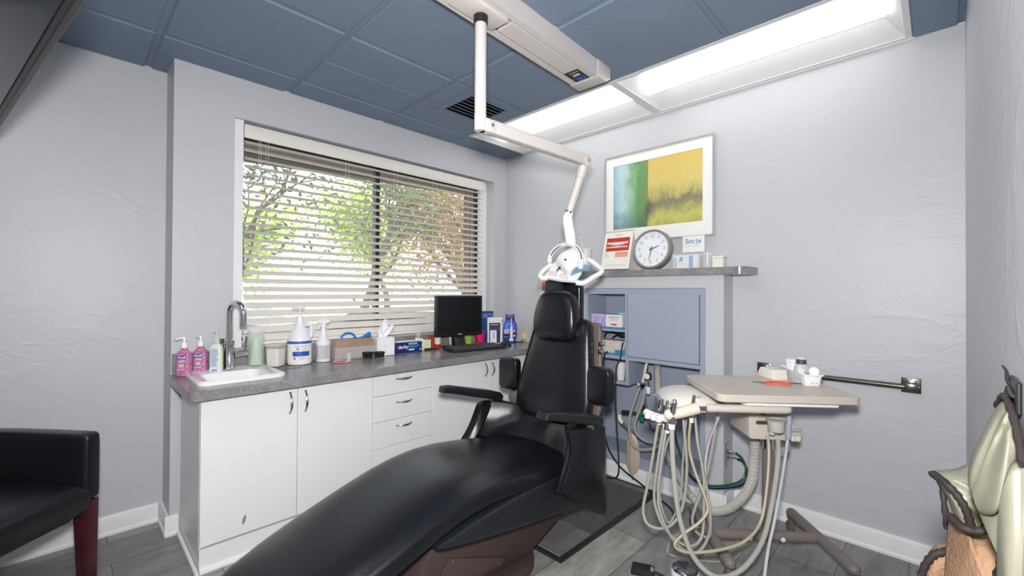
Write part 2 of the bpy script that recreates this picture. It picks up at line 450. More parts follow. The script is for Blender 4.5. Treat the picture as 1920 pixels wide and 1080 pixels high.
# ------------------------------------------------------------------ camera
cam_d = bpy.data.cameras.new('camera'); cam = bpy.data.objects.new('camera', cam_d); COL.objects.link(cam)
cam_d.sensor_width = 36.0; cam_d.lens = 816.924/1920*36.0; cam_d.clip_start = 0.01; cam_d.clip_end = 300
Fv = Vector((-0.69969609, 0.71439351, 0.00820329)); Rv = Vector((0.71443799, 0.69967845, 0.00533107)); Uv = Vector((0.00193119, -0.00959088, 0.99995214))
CAMP = Vector((2.73605, -2.70846, 1.22))
cam.matrix_world = Matrix(((Rv.x,Uv.x,-Fv.x,CAMP.x),(Rv.y,Uv.y,-Fv.y,CAMP.y),(Rv.z,Uv.z,-Fv.z,CAMP.z),(0,0,0,1)))
sc.camera = cam
vs = sc.view_settings; vs.view_transform = 'Standard'; vs.look = 'None'; vs.gamma = 1.0; vs.use_curve_mapping = False; vs.exposure = EXPOSURE
sc.cycles.use_denoising = True
sc.cycles.max_bounces = 9; sc.cycles.diffuse_bounces = 5; sc.cycles.glossy_bounces = 4; sc.cycles.transparent_max_bounces = 12; sc.cycles.transmission_bounces = 6
sc.cycles.sample_clamp_indirect = 6.0; sc.cycles.caustics_reflective = False; sc.cycles.caustics_refractive = False

H = 2.391
WX = 2.8195           # right wall
YB = -3.62            # back wall
# ------------------------------------------------------------------ shared materials
M_wall = wall_mat('grey_plaster', (0.535, 0.548, 0.58))
M_wallr = M_wall
M_trim = mat('white_trim_paint', (0.80, 0.81, 0.82), 0.35, var=0.015)
M_white = mat('white_laminate', (0.80, 0.80, 0.82), 0.32, var=0.01, scale=3)
M_counter = laminate_mat('grey_stone_laminate', (0.135, 0.125, 0.125), (0.30, 0.285, 0.285), 0.22)
M_chrome = mat('chrome', (0.78, 0.78, 0.80), 0.08, 1.0, var=0.01)
M_nickel = mat('brushed_nickel', (0.52, 0.50, 0.46), 0.24, 1.0, var=0.03)
M_dkmetal = mat('dark_bronze_metal', (0.13, 0.12, 0.105), 0.28, 1.0, var=0.08)
M_blackpl = mat('black_plastic', (0.014, 0.014, 0.015), 0.38, var=0.1)
M_dkgrey = mat('dark_grey_plastic', (0.06, 0.06, 0.065), 0.45)
M_whpl = mat('white_plastic', (0.82, 0.82, 0.84), 0.35, var=0.01)
M_cream = mat('cream_plastic', (0.73, 0.68, 0.58), 0.38, var=0.02)
M_beige = mat('beige_enamel', (0.57, 0.51, 0.455), 0.36, var=0.02)
M_paper = mat('white_paper', (0.82, 0.82, 0.80), 0.7, var=0.01)
M_leather = leather_mat('black_leather', (0.006, 0.007, 0.0095), 0.26)
M_brown = mat('brown_enamel', (0.052, 0.034, 0.032), 0.5, var=0.08, bump=0.25, bscale=420)
M_taupe = mat('taupe_enamel', (0.195, 0.165, 0.157), 0.42, var=0.04, bump=0.1, bscale=400)
M_blue = mat('blue_grey_laminate', (0.325, 0.365, 0.455), 0.45, var=0.03, scale=5)
M_blueprint = mat('blue_print', (0.02, 0.07, 0.35), 0.4)
M_blackpr = mat('black_print', (0.02, 0.02, 0.022), 0.5)
M_greypr = mat('grey_print', (0.35, 0.36, 0.38), 0.5)
M_redpr = mat('red_print', (0.65, 0.03, 0.03), 0.45)
M_clear = mat('clear_plastic', (0.85, 0.87, 0.88), 0.08, var=0.01, alpha_mix=0.80)
M_clear2 = mat('cloudy_plastic', (0.85, 0.86, 0.86), 0.12, var=0.01, alpha_mix=0.60)

# ------------------------------------------------------------------ floor, walls, ceiling
b = MB(); b.box(-0.34, WX+0.12, YB-0.12, 0.12, -0.08, 0.0); struct('floor', b, floor_mat())
# window wall (furred out 0.22 m from the left wall), opening y -2.078..-0.14, z 0.905..2.163
b = MB()
b.box(-0.22, 0, -2.343, -2.078, 0, H); b.box(-0.22, 0, -0.14, 0.0, 0, H)
b.box(-0.22, 0, -2.078, -0.14, 2.163, H); b.box(-0.22, 0, -2.078, -0.14, 0, 0.905)
struct('wall_window', b, M_wall)
b = MB(); b.box(-0.34, -0.22, YB, -2.343, 0, H); struct('wall_left', b, M_wall)
b = MB(); b.box(-0.34, WX+0.12, YB-0.12, YB, 0, H); struct('wall_back', b, M_wall)
b = MB(); b.box(WX, WX+0.12, YB, 0.0, 0, H); struct('wall_right', b, M_wall)
b = MB(); b.box(-0.22, 0.955, 0, 0.12, 0, H); b.box(1.781, WX+0.12, 0, 0.12, 0, H); b.box(0.955, 1.781, 0, 0.12, 1.247, H)
b.box(0.955, 1.781, 0.105, 0.12, 0, 1.247)
struct('wall_picture', b, M_wall)
# half-height wall standing 0.15 m proud of the picture wall, open where the blue cabinet is built in
b = MB(); b.box(0.86, 0.955, -0.15, -0.0004, 0, 1.32); b.box(1.781, 1.881, -0.15, -0.0004, 0, 1.32); b.box(0.955, 1.781, -0.15, -0.0004, 1.247, 1.32)
struct('wall_ledge', b, M_wall)

# suspended ceiling : grid bars and dropped-edge panels in one mesh
M_ceil = mat('blue_ceiling_paint', CEILCOL, 0.62, var=0.03, scale=3, bump=0.25, bscale=90)
b = MB()
xs = [-0.34, 0.2123, 0.8247, 1.4371, 2.0495, 2.6619, WX+0.0]; ys = [YB, -3.03, -2.423, -1.8165, -1.2125, -0.606, 0.0]
LX0, LX1, LY0 = 0.2123, 2.652, -0.606
# backing plane (leaves the two light openings free)
T = 0.05
b.box(-0.34, WX, -2.423, LY0, H, H+T); b.box(-0.34, 0.8247, YB, -2.423, H, H+T); b.box(2.0495, WX, YB, -2.423, H, H+T); b.box(0.8247, 2.0495, YB, -2.423, H+0.16, H+0.2); b.box(-0.34, LX0, LY0, 0, H, H+T); b.box(LX1, WX, LY0, 0, H, H+T)
b.box(LX0, LX1, LY0, 0, H+0.16, H+0.2)
BARW = 0.013
for i in range(len(xs)-1):
    for j in range(len(ys)-1):
        x0, x1, y0, y1 = xs[i]+BARW, xs[i+1]-BARW, ys[j]+BARW, ys[j+1]-BARW
        if j == 5 and 1 <= i <= 4: continue
        if j == 0 or (j == 1): pass
        if i == 0: x0 = -0.335
        if i == 5: x1 = WX-0.02
        if j == 5: y1 = -0.022
        if i == 0 and j >= 2 and ys[j] > -2.4: x0 = 0.004
        if j == 5 and i == 5: x0 = LX1+0.006
        cells = [(x0, x1, y0, y1)]
        if i == 1 and j == 3: cells = [(x0, 0.5165, y0, y1), (0.5195, x1, y0, y1)]
        if i == 1 and j == 4: cells = [(x0, 0.425, y0, y1), (0.80, x1, y0, y1), (0.425, 0.80, y0, -1.085), (0.425, 0.80, -0.685, y1)]
        if i in (2, 3) and j in (0, 1): continue
        for c in cells:
            if i == 1 and j == 4: b.box(c[0], c[1], c[2], c[3], H-0.007, H+0.01)
            else: b.box(c[0], c[1], c[2], c[3], H-0.009, H+0.01, 0.006, 1)
struct('ceiling', b, M_ceil)
# wall angle at the ceiling above the lights
b = MB(); b.box(LX0, WX, -0.022, -0.0005, H-0.006, H+0.0); struct('trim_1', b, M_trim)

# baseboards
def baseboard(name, segs):
    b = MB()
    for (x0, y0, x1, y1, nx, ny) in segs:
        d = Vector((x1-x0, y1-y0, 0)); n = Vector((nx, ny, 0))
        prof = [(0,0),(0.02,0),(0.02,0.012),(0.013,0.02),(0.013,0.082),(0.009,0.093),(0,0.096)]
        ra = [Vector((x0,y0,0))+n*a+Vector((0,0,h)) for a, h in prof]; rb = [p+d for p in ra]
        b.loft([ra, rb])
    return struct(name, b, M_trim)
e = 0.0005
baseboard('baseboard_left', [(-0.22+e, YB, -0.22+e, -2.363, 1, 0)])
baseboard('baseboard_window', [(-0.22, -2.343-e, 0.0, -2.343-e, 0, -1), (e, -2.362, e, -2.307, 1, 0)])
baseboard('baseboard_picture', [(1.882, -e, WX, -e, 0, -1)])
baseboard('baseboard_ledge', [(0.96, -0.151, 1.90, -0.151, 0, -1), (1.881+e, -0.17, 1.881+e, -0.001, 1, 0)])
baseboard('baseboard_right', [(WX-e, -1.2, WX-e, -0.001, -1, 0)])

# ------------------------------------------------------------------ window
M_bronze = mat('bronze_window_frame', (0.018, 0.017, 0.016), 0.4)
wb = MB()
wb.box(-0.20, -0.022, -2.078, -2.03, 0.905, 2.163); wb.box(-0.20, -0.10, -0.222, -0.14, 0.905, 2.163)
wb.box(-0.20, -0.10, -2.03, -0.222, 2.11, 2.163); wb.box(-0.20, -0.10, -2.03, -0.222, 0.905, 0.93)
struct('trim_2', wb, M_trim)
wf = MB()
for y0, y1 in ((-2.03, -2.005), (-1.176, -1.146), (-0.250, -0.222)): wf.box(-0.175, -0.125, y0, y1, 0.93, 2.11)
wf.box(-0.175, -0.125, -2.005, -0.262, 2.075, 2.11); wf.box(-0.175, -0.125, -2.005, -0.262, 0.93, 0.955)
win = struct('window_1', wf, M_bronze)
M_glass = mat('window_glass', (0.9, 0.92, 0.93), 0.02, var=0.0, alpha_mix=0.93)
g = MB(); g.box(-0.152, -0.148, -2.005, -1.176, 0.955, 2.075); p = part('pane', g, M_glass, win, kind='structure')
g = MB(); g.box(-0.146, -0.142, -1.146, -0.262, 0.955, 2.075); p = part('pane', g, M_glass, win, kind='structure')

# blinds
M_slat = mat('warm_white_slat', (0.78, 0.745, 0.70), 0.42, var=0.02)
bl = thing('window_blind', 'wide warm white horizontal slat blind, open, hanging in the window above the counter', 'window blind', (-0.045, -1.13, 0.93))
BY0, BY1 = -2.022, -0.238
q = MB(); q.prism([(-0.024,2.072),(-0.020,2.078),(-0.020,2.142),(-0.024,2.148),(-0.032,2.148),(-0.032,2.072)], BY0-0.004, BY1+0.006, 'y')
part('valance', q, M_slat, bl, world=True)
q = MB(); q.box(-0.085, -0.034, BY0, BY1, 2.10, 2.145); part('head_rail', q, M_slat, bl, world=True)
NS = 25; SP = 0.0462; zt = 2.058
for k in range(NS):
    tilt = R(34-6*min(k,10)/10 + 21*max(0,(k-12)/12)**1.3)
    z = zt-SP*k; q = MB(); W = 0.0245; rings = []
    for y in (BY0+0.006, BY1-0.004):
        pr = []
        for s_, o_ in ((-1,0),(-0.5,0.0012),(0,0.0016),(0.5,0.0012),(1,0),(0.5,-0.0012),(0,-0.0010),(-0.5,-0.0014)):
            a = s_*W; pr.append(Vector((-0.056+a*math.cos(tilt)+o_*math.sin(tilt), y, z-a*math.sin(tilt)+o_*math.cos(tilt))))
        rings.append(pr)
    q.loft(rings); part('slat', q, M_slat, bl, world=True)
q = MB(); q.box(-0.078, -0.030, BY0+0.006, BY1-0.004, 0.908, 0.926, 0.004); part('bottom_rail', q, M_slat, bl, world=True)
M_cord = mat('white_cord', (0.75, 0.74, 0.71), 0.7)
for y in (-1.90, -1.42, -1.06, -0.72, -0.36):
    q = MB()
    for dx in (-0.079, -0.0325): q.tube([(dx, y, 2.10), (dx, y, 0.925)], 0.0008, 5, 1)
    part('ladder_cord', q, M_cord, bl, world=True)
for y, z0 in ((-1.955, 1.47), (-0.29, 1.22)):
    q = MB(); q.tube([(-0.016, y, 2.08), (-0.016, y, z0)], 0.0009, 5, 1); q.tube([(-0.016, y+0.012, 2.08), (-0.016, y+0.010, z0-0.03)], 0.0009, 5, 1)
    c = part('pull_cord', q, M_cord, bl, world=True)
    q = MB(); q.lathe([(0.002,0),(0.005,-0.006),(0.007,-0.03),(0.004,-0.034)], (-0.016,y,z0), 12); q.lathe([(0.002,0),(0.005,-0.006),(0.007,-0.03),(0.004,-0.034)], (-0.016,y+0.010,z0-0.03), 12)
    part('tassel', q, M_slat, c, world=True)

# ------------------------------------------------------------------ outdoors
M_ground = mat('dry_grass', (0.50, 0.48, 0.25), 0.9, var=0.25, scale=1.5)
M_asph = mat('pale_asphalt', (0.42, 0.41, 0.39), 0.9, var=0.15, scale=2)
GZ = -0.55
b = MB(); b.box(-60, -0.5, -40, 45, GZ-0.1, GZ); o = struct('lawn_ground', b, M_ground)
b = MB(); b.box(-12.0, -2.8, -40, 45, GZ, GZ+0.004); struct('parking_ground', b, M_asph)
b = MB(); zl = lambda y: 2.175+0.045*(y+1.9)
b.loft([[Vector((x,y,zl(y)+dz)) for x,dz in ((-0.98,0.0),(-0.98,0.18),(-0.345,0.18),(-0.345,0.05),(-0.88,0.05),(-0.88,0.0))] for y in (-6,3.5)])
struct('eave_soffit', b, mat('brown_soffit', (0.05, 0.035, 0.028), 0.8, var=0.3, scale=6))
b = MB()
b.box(-0.44, -0.345, -6, -2.03, GZ, H); b.box(-0.40, -0.345, -0.15, 3.5, GZ, H); b.box(-0.44, -0.345, -2.03, -0.15, GZ, 0.93); b.box(-0.44, -0.345, -2.03, -0.15, 2.11, H)
struct('wall_exterior', b, mat('red_brown_brick', (0.16, 0.075, 0.05), 0.85, var=0.3, scale=30))

def tree(name, label, base, trunk, tips, leafcol, nleaf, spread, leafsize, seed, group=None, drop=0.0):
    rnd = random.Random(seed)
    t = thing(name, label, 'tree', base)
    q = MB(); ends = []
    def branch(p0, d, L, r, lvl):
        pts = [Vector(p0)]; dd = Vector(d).normalized()
        for i in range(4):
            dd = (dd+Vector((rnd.uniform(-.22,.22), rnd.uniform(-.22,.22), rnd.uniform(-.1,.16)-drop*lvl*0.12))).normalized()
            pts.append(pts[-1]+dd*L/4)
        q.tube(pts, r, 6, 2, radii=lambda s: r*(1-0.65*s))
        for p_ in pts[2:]: ends.append((p_, lvl))
        if lvl < 3:
            for k in range(3 if lvl else tips):
                a = rnd.uniform(0, 2*PI); el = rnd.uniform(0.2, 0.9) if lvl == 0 else rnd.uniform(-0.2, 0.8)
                nd = Vector((math.cos(a)*math.cos(el), math.sin(a)*math.cos(el), math.sin(el)))
                branch(pts[rnd.randint(2, 4)], (dd*0.5+nd).normalized(), L*rnd.uniform(.5,.8), r*0.5, lvl+1)
    branch((0,0,-0.05), (0.05,0.1,1), trunk[0], trunk[1], 0)
    part('trunk', q, mat(name+'_bark', (0.13,0.10,0.08), 0.9, var=0.3, scale=8), t)
    q = MB(); E = [e_ for e_ in ends if e_[1] >= 1]
    for i in range(nleaf):
        p_, lv = rnd.choice(E)
        c = p_+Vector((rnd.gauss(0,spread), rnd.gauss(0,spread), rnd.gauss(0,spread*0.8)-drop*abs(rnd.gauss(0,0.4))))
        if c.z < 0.15: continue
        u = Vector((rnd.gauss(0,1), rnd.gauss(0,1), rnd.gauss(0,.6))).normalized()*leafsize*rnd.uniform(.6,1.3); w = u.orthogonal().normalized()*leafsize*rnd.uniform(.25,.5)
        q.quad(c-u, c+w*1.0, c+u, c-w*1.0)
    part('foliage', q, leafcol, t, smooth=False, label=None)
    return t
def leaf_mat(name, c):
    m = mat(name, c, 0.55, var=0.35, scale=2.5)
    b_ = m.node_tree.nodes['Principled BSDF'] if 'Principled BSDF' in m.node_tree.nodes else [n for n in m.node_tree.nodes if n.type == 'BSDF_PRINCIPLED'][0]
    nt = m.node_tree; tr = nt.nodes.new('ShaderNodeBsdfTranslucent'); tr.inputs[0].default_value = (*[min(1, x*1.6) for x in c], 1)
    mx = nt.nodes.new('ShaderNodeMixShader'); mx.inputs[0].default_value = 0.45
    out = [n for n in nt.nodes if n.type == 'OUTPUT_MATERIAL'][0]
    nt.links.new(b_.outputs[0], mx.inputs[1]); nt.links.new(tr.outputs[0], mx.inputs[2]); nt.links.new(mx.outputs[0], out.inputs[0])
    return m
L_green = leaf_mat('green_leaf', (0.10, 0.17, 0.06)); L_gold = leaf_mat('golden_leaf', (0.30, 0.19, 0.07)); L_dark = leaf_mat('dark_green_leaf', (0.055, 0.11, 0.05)); L_lime = leaf_mat('lime_leaf', (0.34, 0.44, 0.10))
tree('leafy_tree', 'dark green small leaved tree nearest the window, seen through its left part', (-3.6, -1.75, GZ), (2.7, 0.07), 6, L_dark, 2300, 0.30, 0.055, 11, drop=0.25)
tree('leaning_tree', 'green tree with bare grey trunk, seen just left of the window mullion', (-10.2, 3.5, GZ), (3.9, 0.17), 6, L_green, 3600, 0.55, 0.10, 5)
tree('golden_tree', 'golden brown leaved tree, seen through the right pane of the window', (-6.6, 5.0, GZ), (3.0, 0.13), 7, L_gold, 5200, 0.5, 0.08, 23, drop=0.3)
tree('spreading_tree', 'tall yellow green tree behind the golden tree, seen at the right window edge', (-10.5, 8.6, GZ), (3.6, 0.17), 7, L_gold, 4200, 0.6, 0.10, 31)
tree('lime_tree', 'bright lime green round tree far across the lawn, behind the parked cars', (-18, 9.0, GZ), (3.4, 0.2), 7, L_lime, 3600, 0.75, 0.15, 44)
tree('distant_tree', 'pale green far tree across the lawn, seen low in the left pane', (-26, 3.8, GZ), (3.4, 0.2), 7, L_lime, 2600, 0.8, 0.2, 52)
# low hedge across the lawn
rnd = random.Random(3); q = MB()
for i in range(2600):
    c = Vector((-20.0+rnd.gauss(0,.35), rnd.uniform(-10.5,-1.2), GZ+abs(rnd.gauss(0.55,.35)))); u = Vector((rnd.gauss(0,1),rnd.gauss(0,1),rnd.gauss(0,1))).normalized()*0.14; w = u.orthogonal().normalized()*0.07
    q.quad(c-u, c+w, c+u, c-w)
solo('hedge', q, L_dark, 'low dark green hedge across the lawn, seen at the lower left of the window', 'hedge', (-20, -6, GZ), smooth=False)

def car(name, label, loc, rz, col):
    t = thing(name, label, 'car', loc, rz)
    m = mat(name+'_paint', col, 0.25, var=0.01, coat=0.5)
    side = [(-2.2,.35),(-2.25,.62),(-2.1,.86),(-1.5,.92),(-0.75,1.36),(0.6,1.42),(1.55,1.0),(2.15,.9),(2.25,.6),(2.2,.3),(1.75,.28),(1.6,.55),(1.2,.55),(1.05,.26),(-1.05,.26),(-1.2,.55),(-1.6,.55),(-1.75,.3)]
    q = MB(); q.prism(side, -0.86, 0.86, 'y', 0.05, 2); part('body', q, m, t)
    q = MB()
    q.prism([(-1.28,.95),(-0.68,1.29),(-0.1,1.32),(-0.1,.95)], -0.872, 0.872, 'y'); q.prism([(0.0,.95),(0.0,1.32),(0.55,1.33),(1.25,.99)], -0.872, 0.872, 'y')
    part('side_window', q, mat('car_glass', (0.02,0.025,0.03), 0.08), t)
    for wx in (-1.4, 1.4):
        for wy in (-0.78, 0.78):
            q = MB(); q.lathe([(0.05,-0.1),(0.2,-0.1),(0.31,-0.09),(0.33,-0.05),(0.33,0.05),(0.31,0.09),(0.2,0.1),(0.05,0.1)], (wx,wy,0.33), 22, 'y'); part('wheel', q, M_dkgrey, t)
    for wy in (-0.6, 0.6):
        q = MB(); q.cbox((2.2, wy, 0.78), (0.1, 0.34, 0.16), 0.03); part('tail_light', q, mat('red_lamp_plastic', (0.8, 0.02, 0.015), 0.2), t)
    return t
car('parked_car', 'dark grey parked car with red tail lights, seen low through the middle of the window', (-4.75, 1.95, GZ), R(212), (0.10,0.105,0.12))
car('parked_car', 'white parked car behind the dark grey one, seen low in the left pane', (-11.5, 0.3, GZ), R(215), (0.75,0.75,0.76))

# ------------------------------------------------------------------ lights of the place, with added fill lights
w = bpy.data.worlds.new('overcast_bright_sky'); sc.world = w; w.use_nodes = True
nt = w.node_tree; bg = nt.nodes['Background']
tc = nt.nodes.new('ShaderNodeTexCoord'); sp = nt.nodes.new('ShaderNodeSeparateXYZ'); rp = nt.nodes.new('ShaderNodeValToRGB')
nt.links.new(tc.outputs['Generated'], sp.inputs[0]); nt.links.new(sp.outputs[2], rp.inputs['Fac'])
rp.color_ramp.elements[0].position = 0.0; rp.color_ramp.elements[0].color = (1.0, 0.99, 0.96, 1)
rp.color_ramp.elements[1].position = 0.6; rp.color_ramp.elements[1].color = (0.78, 0.88, 1.0, 1)
nt.links.new(rp.outputs['Color'], bg.inputs['Color']); bg.inputs['Strength'].default_value = SKY
def light(name, kind, loc, energy, col=(1,1,1), size=0.3, sizey=None, aim=None, spread=None):
    d = bpy.data.lights.new(name, kind); d.energy = energy; d.color = col
    if kind == 'AREA':
        d.size = size
        if sizey: d.shape = 'RECTANGLE'; d.size_y = sizey
        if spread: d.spread = R(spread)
    elif kind == 'SUN': d.angle = R(2)
    else: d.shadow_soft_size = size
    o = bpy.data.objects.new(name, d); COL.objects.link(o); o.location = loc
    if aim is not None:
        v = Vector(aim)-Vector(loc); o.rotation_euler = v.to_track_quat('-Z', 'Y').to_euler()
    return o
light('sun', 'SUN', (-8, 6, 12), SUN, (1.0, 0.95, 0.86), aim=(-5.5, 6.5, 0))
# photographer's flash beside the camera, above it
light('camera_flash', 'AREA', (2.737, -2.709, 1.385), FLASH, (1.0, 0.98, 0.97), 0.11, aim=(1.05, -1.0, 1.30), spread=170)

M_fix = mat('white_fixture_enamel', (0.70, 0.71, 0.71), 0.4, var=0.01)
M_lens = mat('lit_diffuser', (1.0, 0.985, 0.95), 0.5, var=0.0, emit=LENS)
M_fill_lens = mat('fill_light_diffuser', (1.0, 0.985, 0.96), 0.5, var=0.0, emit=FILL_LENS)
def troffer(name, label, x0, x1, y0, y1, group=None, lens=None):
    cx, cy = (x0+x1)/2, (y0+y1)/2
    t = thing(name, label, 'ceiling light', (cx, cy, H), group=group)
    q = MB(); f = 0.022
    q.box(x0, x1, y0, y0+f, H-0.004, H+0.012); q.box(x0, x1, y1-f, y1, H-0.004, H+0.012)
    q.box(x0, x0+f, y0+f, y1-f, H-0.004, H+0.012); q.box(x1-f, x1, y0+f, y1-f, H-0.004, H+0.012)
    part('frame', q, M_fix, t, world=True)
    # sloping reflector pan
    q = MB(); zt_ = H+0.075; ix = 0.10; ly0, ly1 = cy-0.115, cy+0.115
    a = [(x0+f,y0+f,H),(x1-f,y0+f,H),(x1-f,y1-f,H),(x0+f,y1-f,H)]; c = [(x0+ix,ly0-.02,zt_),(x1-ix,ly0-.02,zt_),(x1-ix,ly1+.02,zt_),(x0+ix,ly1+.02,zt_)]
    for i in range(4): q.quad(a[i], a[(i+1)%4], c[(i+1)%4], c[i])
    q.quad(*c)
    part('reflector', q, M_fix, t, world=True, smooth=False)
    q = MB(); rings = []
    for xx in (x0+ix-0.02, x1-ix+0.02):
        rings.append([Vector((xx, cy+0.112*math.cos(PI*k/10), zt_-0.062*math.sin(PI*k/10))) for k in range(11)])
    q.loft(rings, cap=True); part('diffuser', q, lens or M_lens, t, world=True)
    return t
troffer('ceiling_light', 'lit fluorescent ceiling light over the window side of the ledge, nearest the vent', 0.2123, 1.437, -0.606, -0.024, 'fluorescent lights along the picture wall')
troffer('ceiling_light', 'lit fluorescent ceiling light nearest the right wall, beyond the lamp track', 1.437, 2.652, -0.606, -0.024, 'fluorescent lights along the picture wall')
troffer('ceiling_light', 'added unseen ceiling fill light behind the camera over the foot of the chair', 0.8247, 2.0495, -3.03, -2.423, 'added fill lights behind the camera', M_fill_lens)  # this troffer and the next are added out of view to brighten the room
troffer('ceiling_light', 'added unseen ceiling fill light behind the camera along the back wall', 0.8247, 2.0495, -3.62, -3.032, 'added fill lights behind the camera', M_fill_lens)
# ceiling air vent
vt = thing('ceiling_vent', 'square blue painted louvred air vent in the ceiling near the window', 'air vent', (0.61, -0.885, H))
q = MB(); x0, x1, y0, y1 = 0.43, 0.795, -1.08, -0.69; f = 0.045
q.box(x0,x1,y0,y0+f,H-0.010,H); q.box(x0,x1,y1-f,y1,H-0.010,H); q.box(x0,x0+f,y0+f,y1-f,H-0.010,H); q.box(x1-f,x1,y0+f,y1-f,H-0.010,H)
part('frame', q, M_ceil, vt, world=True)
q = MB(); q.box(x0+f, x1-f, y0+f, y1-f, H-0.001, H+0.004); part('duct', q, M_blackpl, vt, world=True)
for k in range(7):
    xx = x0+f+0.018+k*0.039
    q = MB(); q.prism([(xx-0.016,H-0.0005),(xx-0.013,H-0.0005),(xx+0.015,H-0.017),(xx+0.012,H-0.019)], y0+f, y1-f, 'y'); part('louvre', q, M_ceil, vt, world=True)
# ================================================================== COUNTER SIDE
CZ = 0.795; CF = 0.54; KF = 0.468           # counter top, counter front edge, cabinet door face
def bow_handle(p, L, vertical, parent, name='handle'):
    """arched bar pull on a face looking +x"""
    q = MB(); pts = []; n = 9
    for k in range(n):
        t = k/(n-1); s_ = (t-0.5)*L; h = 0.004+0.021*math.sin(PI*t)**0.8
        pts.append((p[0]+h, p[1]+(0 if vertical else s_), p[2]+(s_ if vertical else 0)))
    q.tube(pts, 0.0045, 8, 2, radii=lambda t: 0.0035+0.0025*math.sin(PI*t))
    for s_ in (-0.5, 0.5):
        c = Vector(p)+Vector((0.0005, 0 if vertical else s_*L, s_*L if vertical else 0)); q.cyl(c, c+Vector((0.006,0,0)), 0.006, 0.004, 10)
    return part(name, q, M_nickel, parent, world=True)
def base_unit(name, label, y0, y1, fronts, group=None):
    """fronts: list of (kind, ya, yb, za, zb, handle spec)"""
    t = thing(name, label, 'cabinet', (0.24, (y0+y1)/2, 0), group=group)
    q = MB(); ya_, yb_ = y0+0.0005, y1-0.0005
    q.box(0.012, KF-0.019, ya_, ya_+0.018, 0.10, CZ-0.042); q.box(0.012, KF-0.019, yb_-0.018, yb_, 0.10, CZ-0.042); q.box(0.012, 0.020, ya_+0.018, yb_-0.018, 0.10, CZ-0.042); q.box(KF-0.10, KF-0.019, ya_+0.018, yb_-0.018, CZ-0.06, CZ-0.042) if y0 > -2 else None
    q.box(0.012, KF-0.002, ya_, yb_, 0.0, 0.10)
    part('body', q, M_white, t, world=True)
    q = MB(); q.prism([(KF-0.002,0),(KF+0.013,0),(KF+0.013,0.008),(KF+0.006,0.018),(KF-0.002,0.02)], y0+0.0005, y1-0.0005, 'y'); part('shoe_moulding', q, M_trim, t, world=True)
    for kind, ya, yb, za, zb, hs in fronts:
        q = MB(); q.box(KF-0.018, KF, ya+0.0012, yb-0.0012, za+0.0012, zb-0.0012, 0.0015, 1)
        f = part(kind, q, M_white, t, world=True)
        if hs: bow_handle(hs[0], hs[1], hs[2], f)
    return t
ZB, ZT = 0.108, 0.752
base_unit('base_cabinet', 'white two door base cabinet under the sink', -2.302, -1.503,
    [('door', -2.302, -1.904, ZB, ZT, ((KF, -1.940, 0.670), 0.098, True)), ('door', -1.904, -1.503, ZB, ZT, ((KF, -1.868, 0.668), 0.098, True))])
base_unit('drawer_cabinet', 'white base cabinet with a stack of drawers, between the two door cabinets', -1.503, -1.102,
    [('drawer', -1.503, -1.102, 0.620, ZT, ((KF, -1.304, 0.706), 0.098, False)), ('drawer', -1.503, -1.102, 0.472, 0.620, ((KF, -1.303, 0.570), 0.098, False)),
     ('drawer', -1.503, -1.102, 0.322, 0.472, ((KF, -1.302, 0.433), 0.098, False)), ('drawer', -1.503, -1.102, ZB, 0.322, None)])
base_unit('base_cabinet', 'white two door base cabinet under the computer monitor, behind the dental chair', -1.102, -0.152,
    [('door', -1.102, -0.624, ZB, ZT, ((KF, -0.657, 0.672), 0.085, True)), ('door', -0.624, -0.152, ZB, ZT, ((KF, -0.591, 0.670), 0.085, True))])
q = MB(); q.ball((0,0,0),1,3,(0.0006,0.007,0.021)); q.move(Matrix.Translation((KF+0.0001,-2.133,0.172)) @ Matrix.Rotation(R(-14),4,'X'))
part('dark_spot', q, mat('dark_spot_film', (0.16,0.16,0.175), 0.6, alpha_mix=0.45), bpy.data.objects['door'], label='dark translucent spot', world=True)  # thin half-transparent dark oval on the sink cabinet door
# exposed cabinet end, seen from the left
q = MB(); q.prism([(0.02,0.0),(KF+0.013,0.0),(KF+0.013,0.012),(0.02,0.018)], -2.318, -2.304, 'y'); struct('trim_3', q, M_trim)

# counter with backsplash and sink hole
ct = thing('countertop', 'long grey stone pattern laminate countertop under the window', 'countertop', (0.27, -1.18, CZ-0.04))
SX0, SX1, SY0, SY1 = 0.075, 0.405, -2.275, -1.965    # sink cut-out
q = MB(); YL = -2.352
zz0, zz1 = CZ-0.04, CZ
# pieces around the cut-out
q.box(0.003, CF, SY1, -0.003, zz0, zz1); q.box(0.003, SX0, SY0, SY1, zz0, zz1)
q.box(SX1, CF, SY0, SY1, zz0, zz1)
pl = [(0.003, SY0), (0.003, YL)] + [(CF-0.04+0.04*math.sin(a), YL+0.04-0.04*math.cos(a)) for a in [PI/2*k/5 for k in range(6)]] + [(CF, SY0)]
q.prism(pl, zz0, zz1, 'z')
bmesh.ops.remove_doubles(q.bm, verts=q.bm.verts, dist=0.0002)
part('worktop', q, M_counter, ct, world=True, ang=25)
q = MB(); q.box(0.002, 0.021, -2.34, -0.003, CZ, CZ+0.105, 0.002, 1); q.box(0.021, 0.50, -0.021, -0.002, CZ, CZ+0.0, 0) if False else None
part('backsplash', q, M_counter, ct, world=True)
q = MB(); q.box(0.175, 0.225, -1.905, -1.80, CZ, CZ+0.0025); part('inlay_plate', q, mat('brushed_steel_plate', (0.30,0.30,0.31), 0.35, 1.0), ct, world=True)

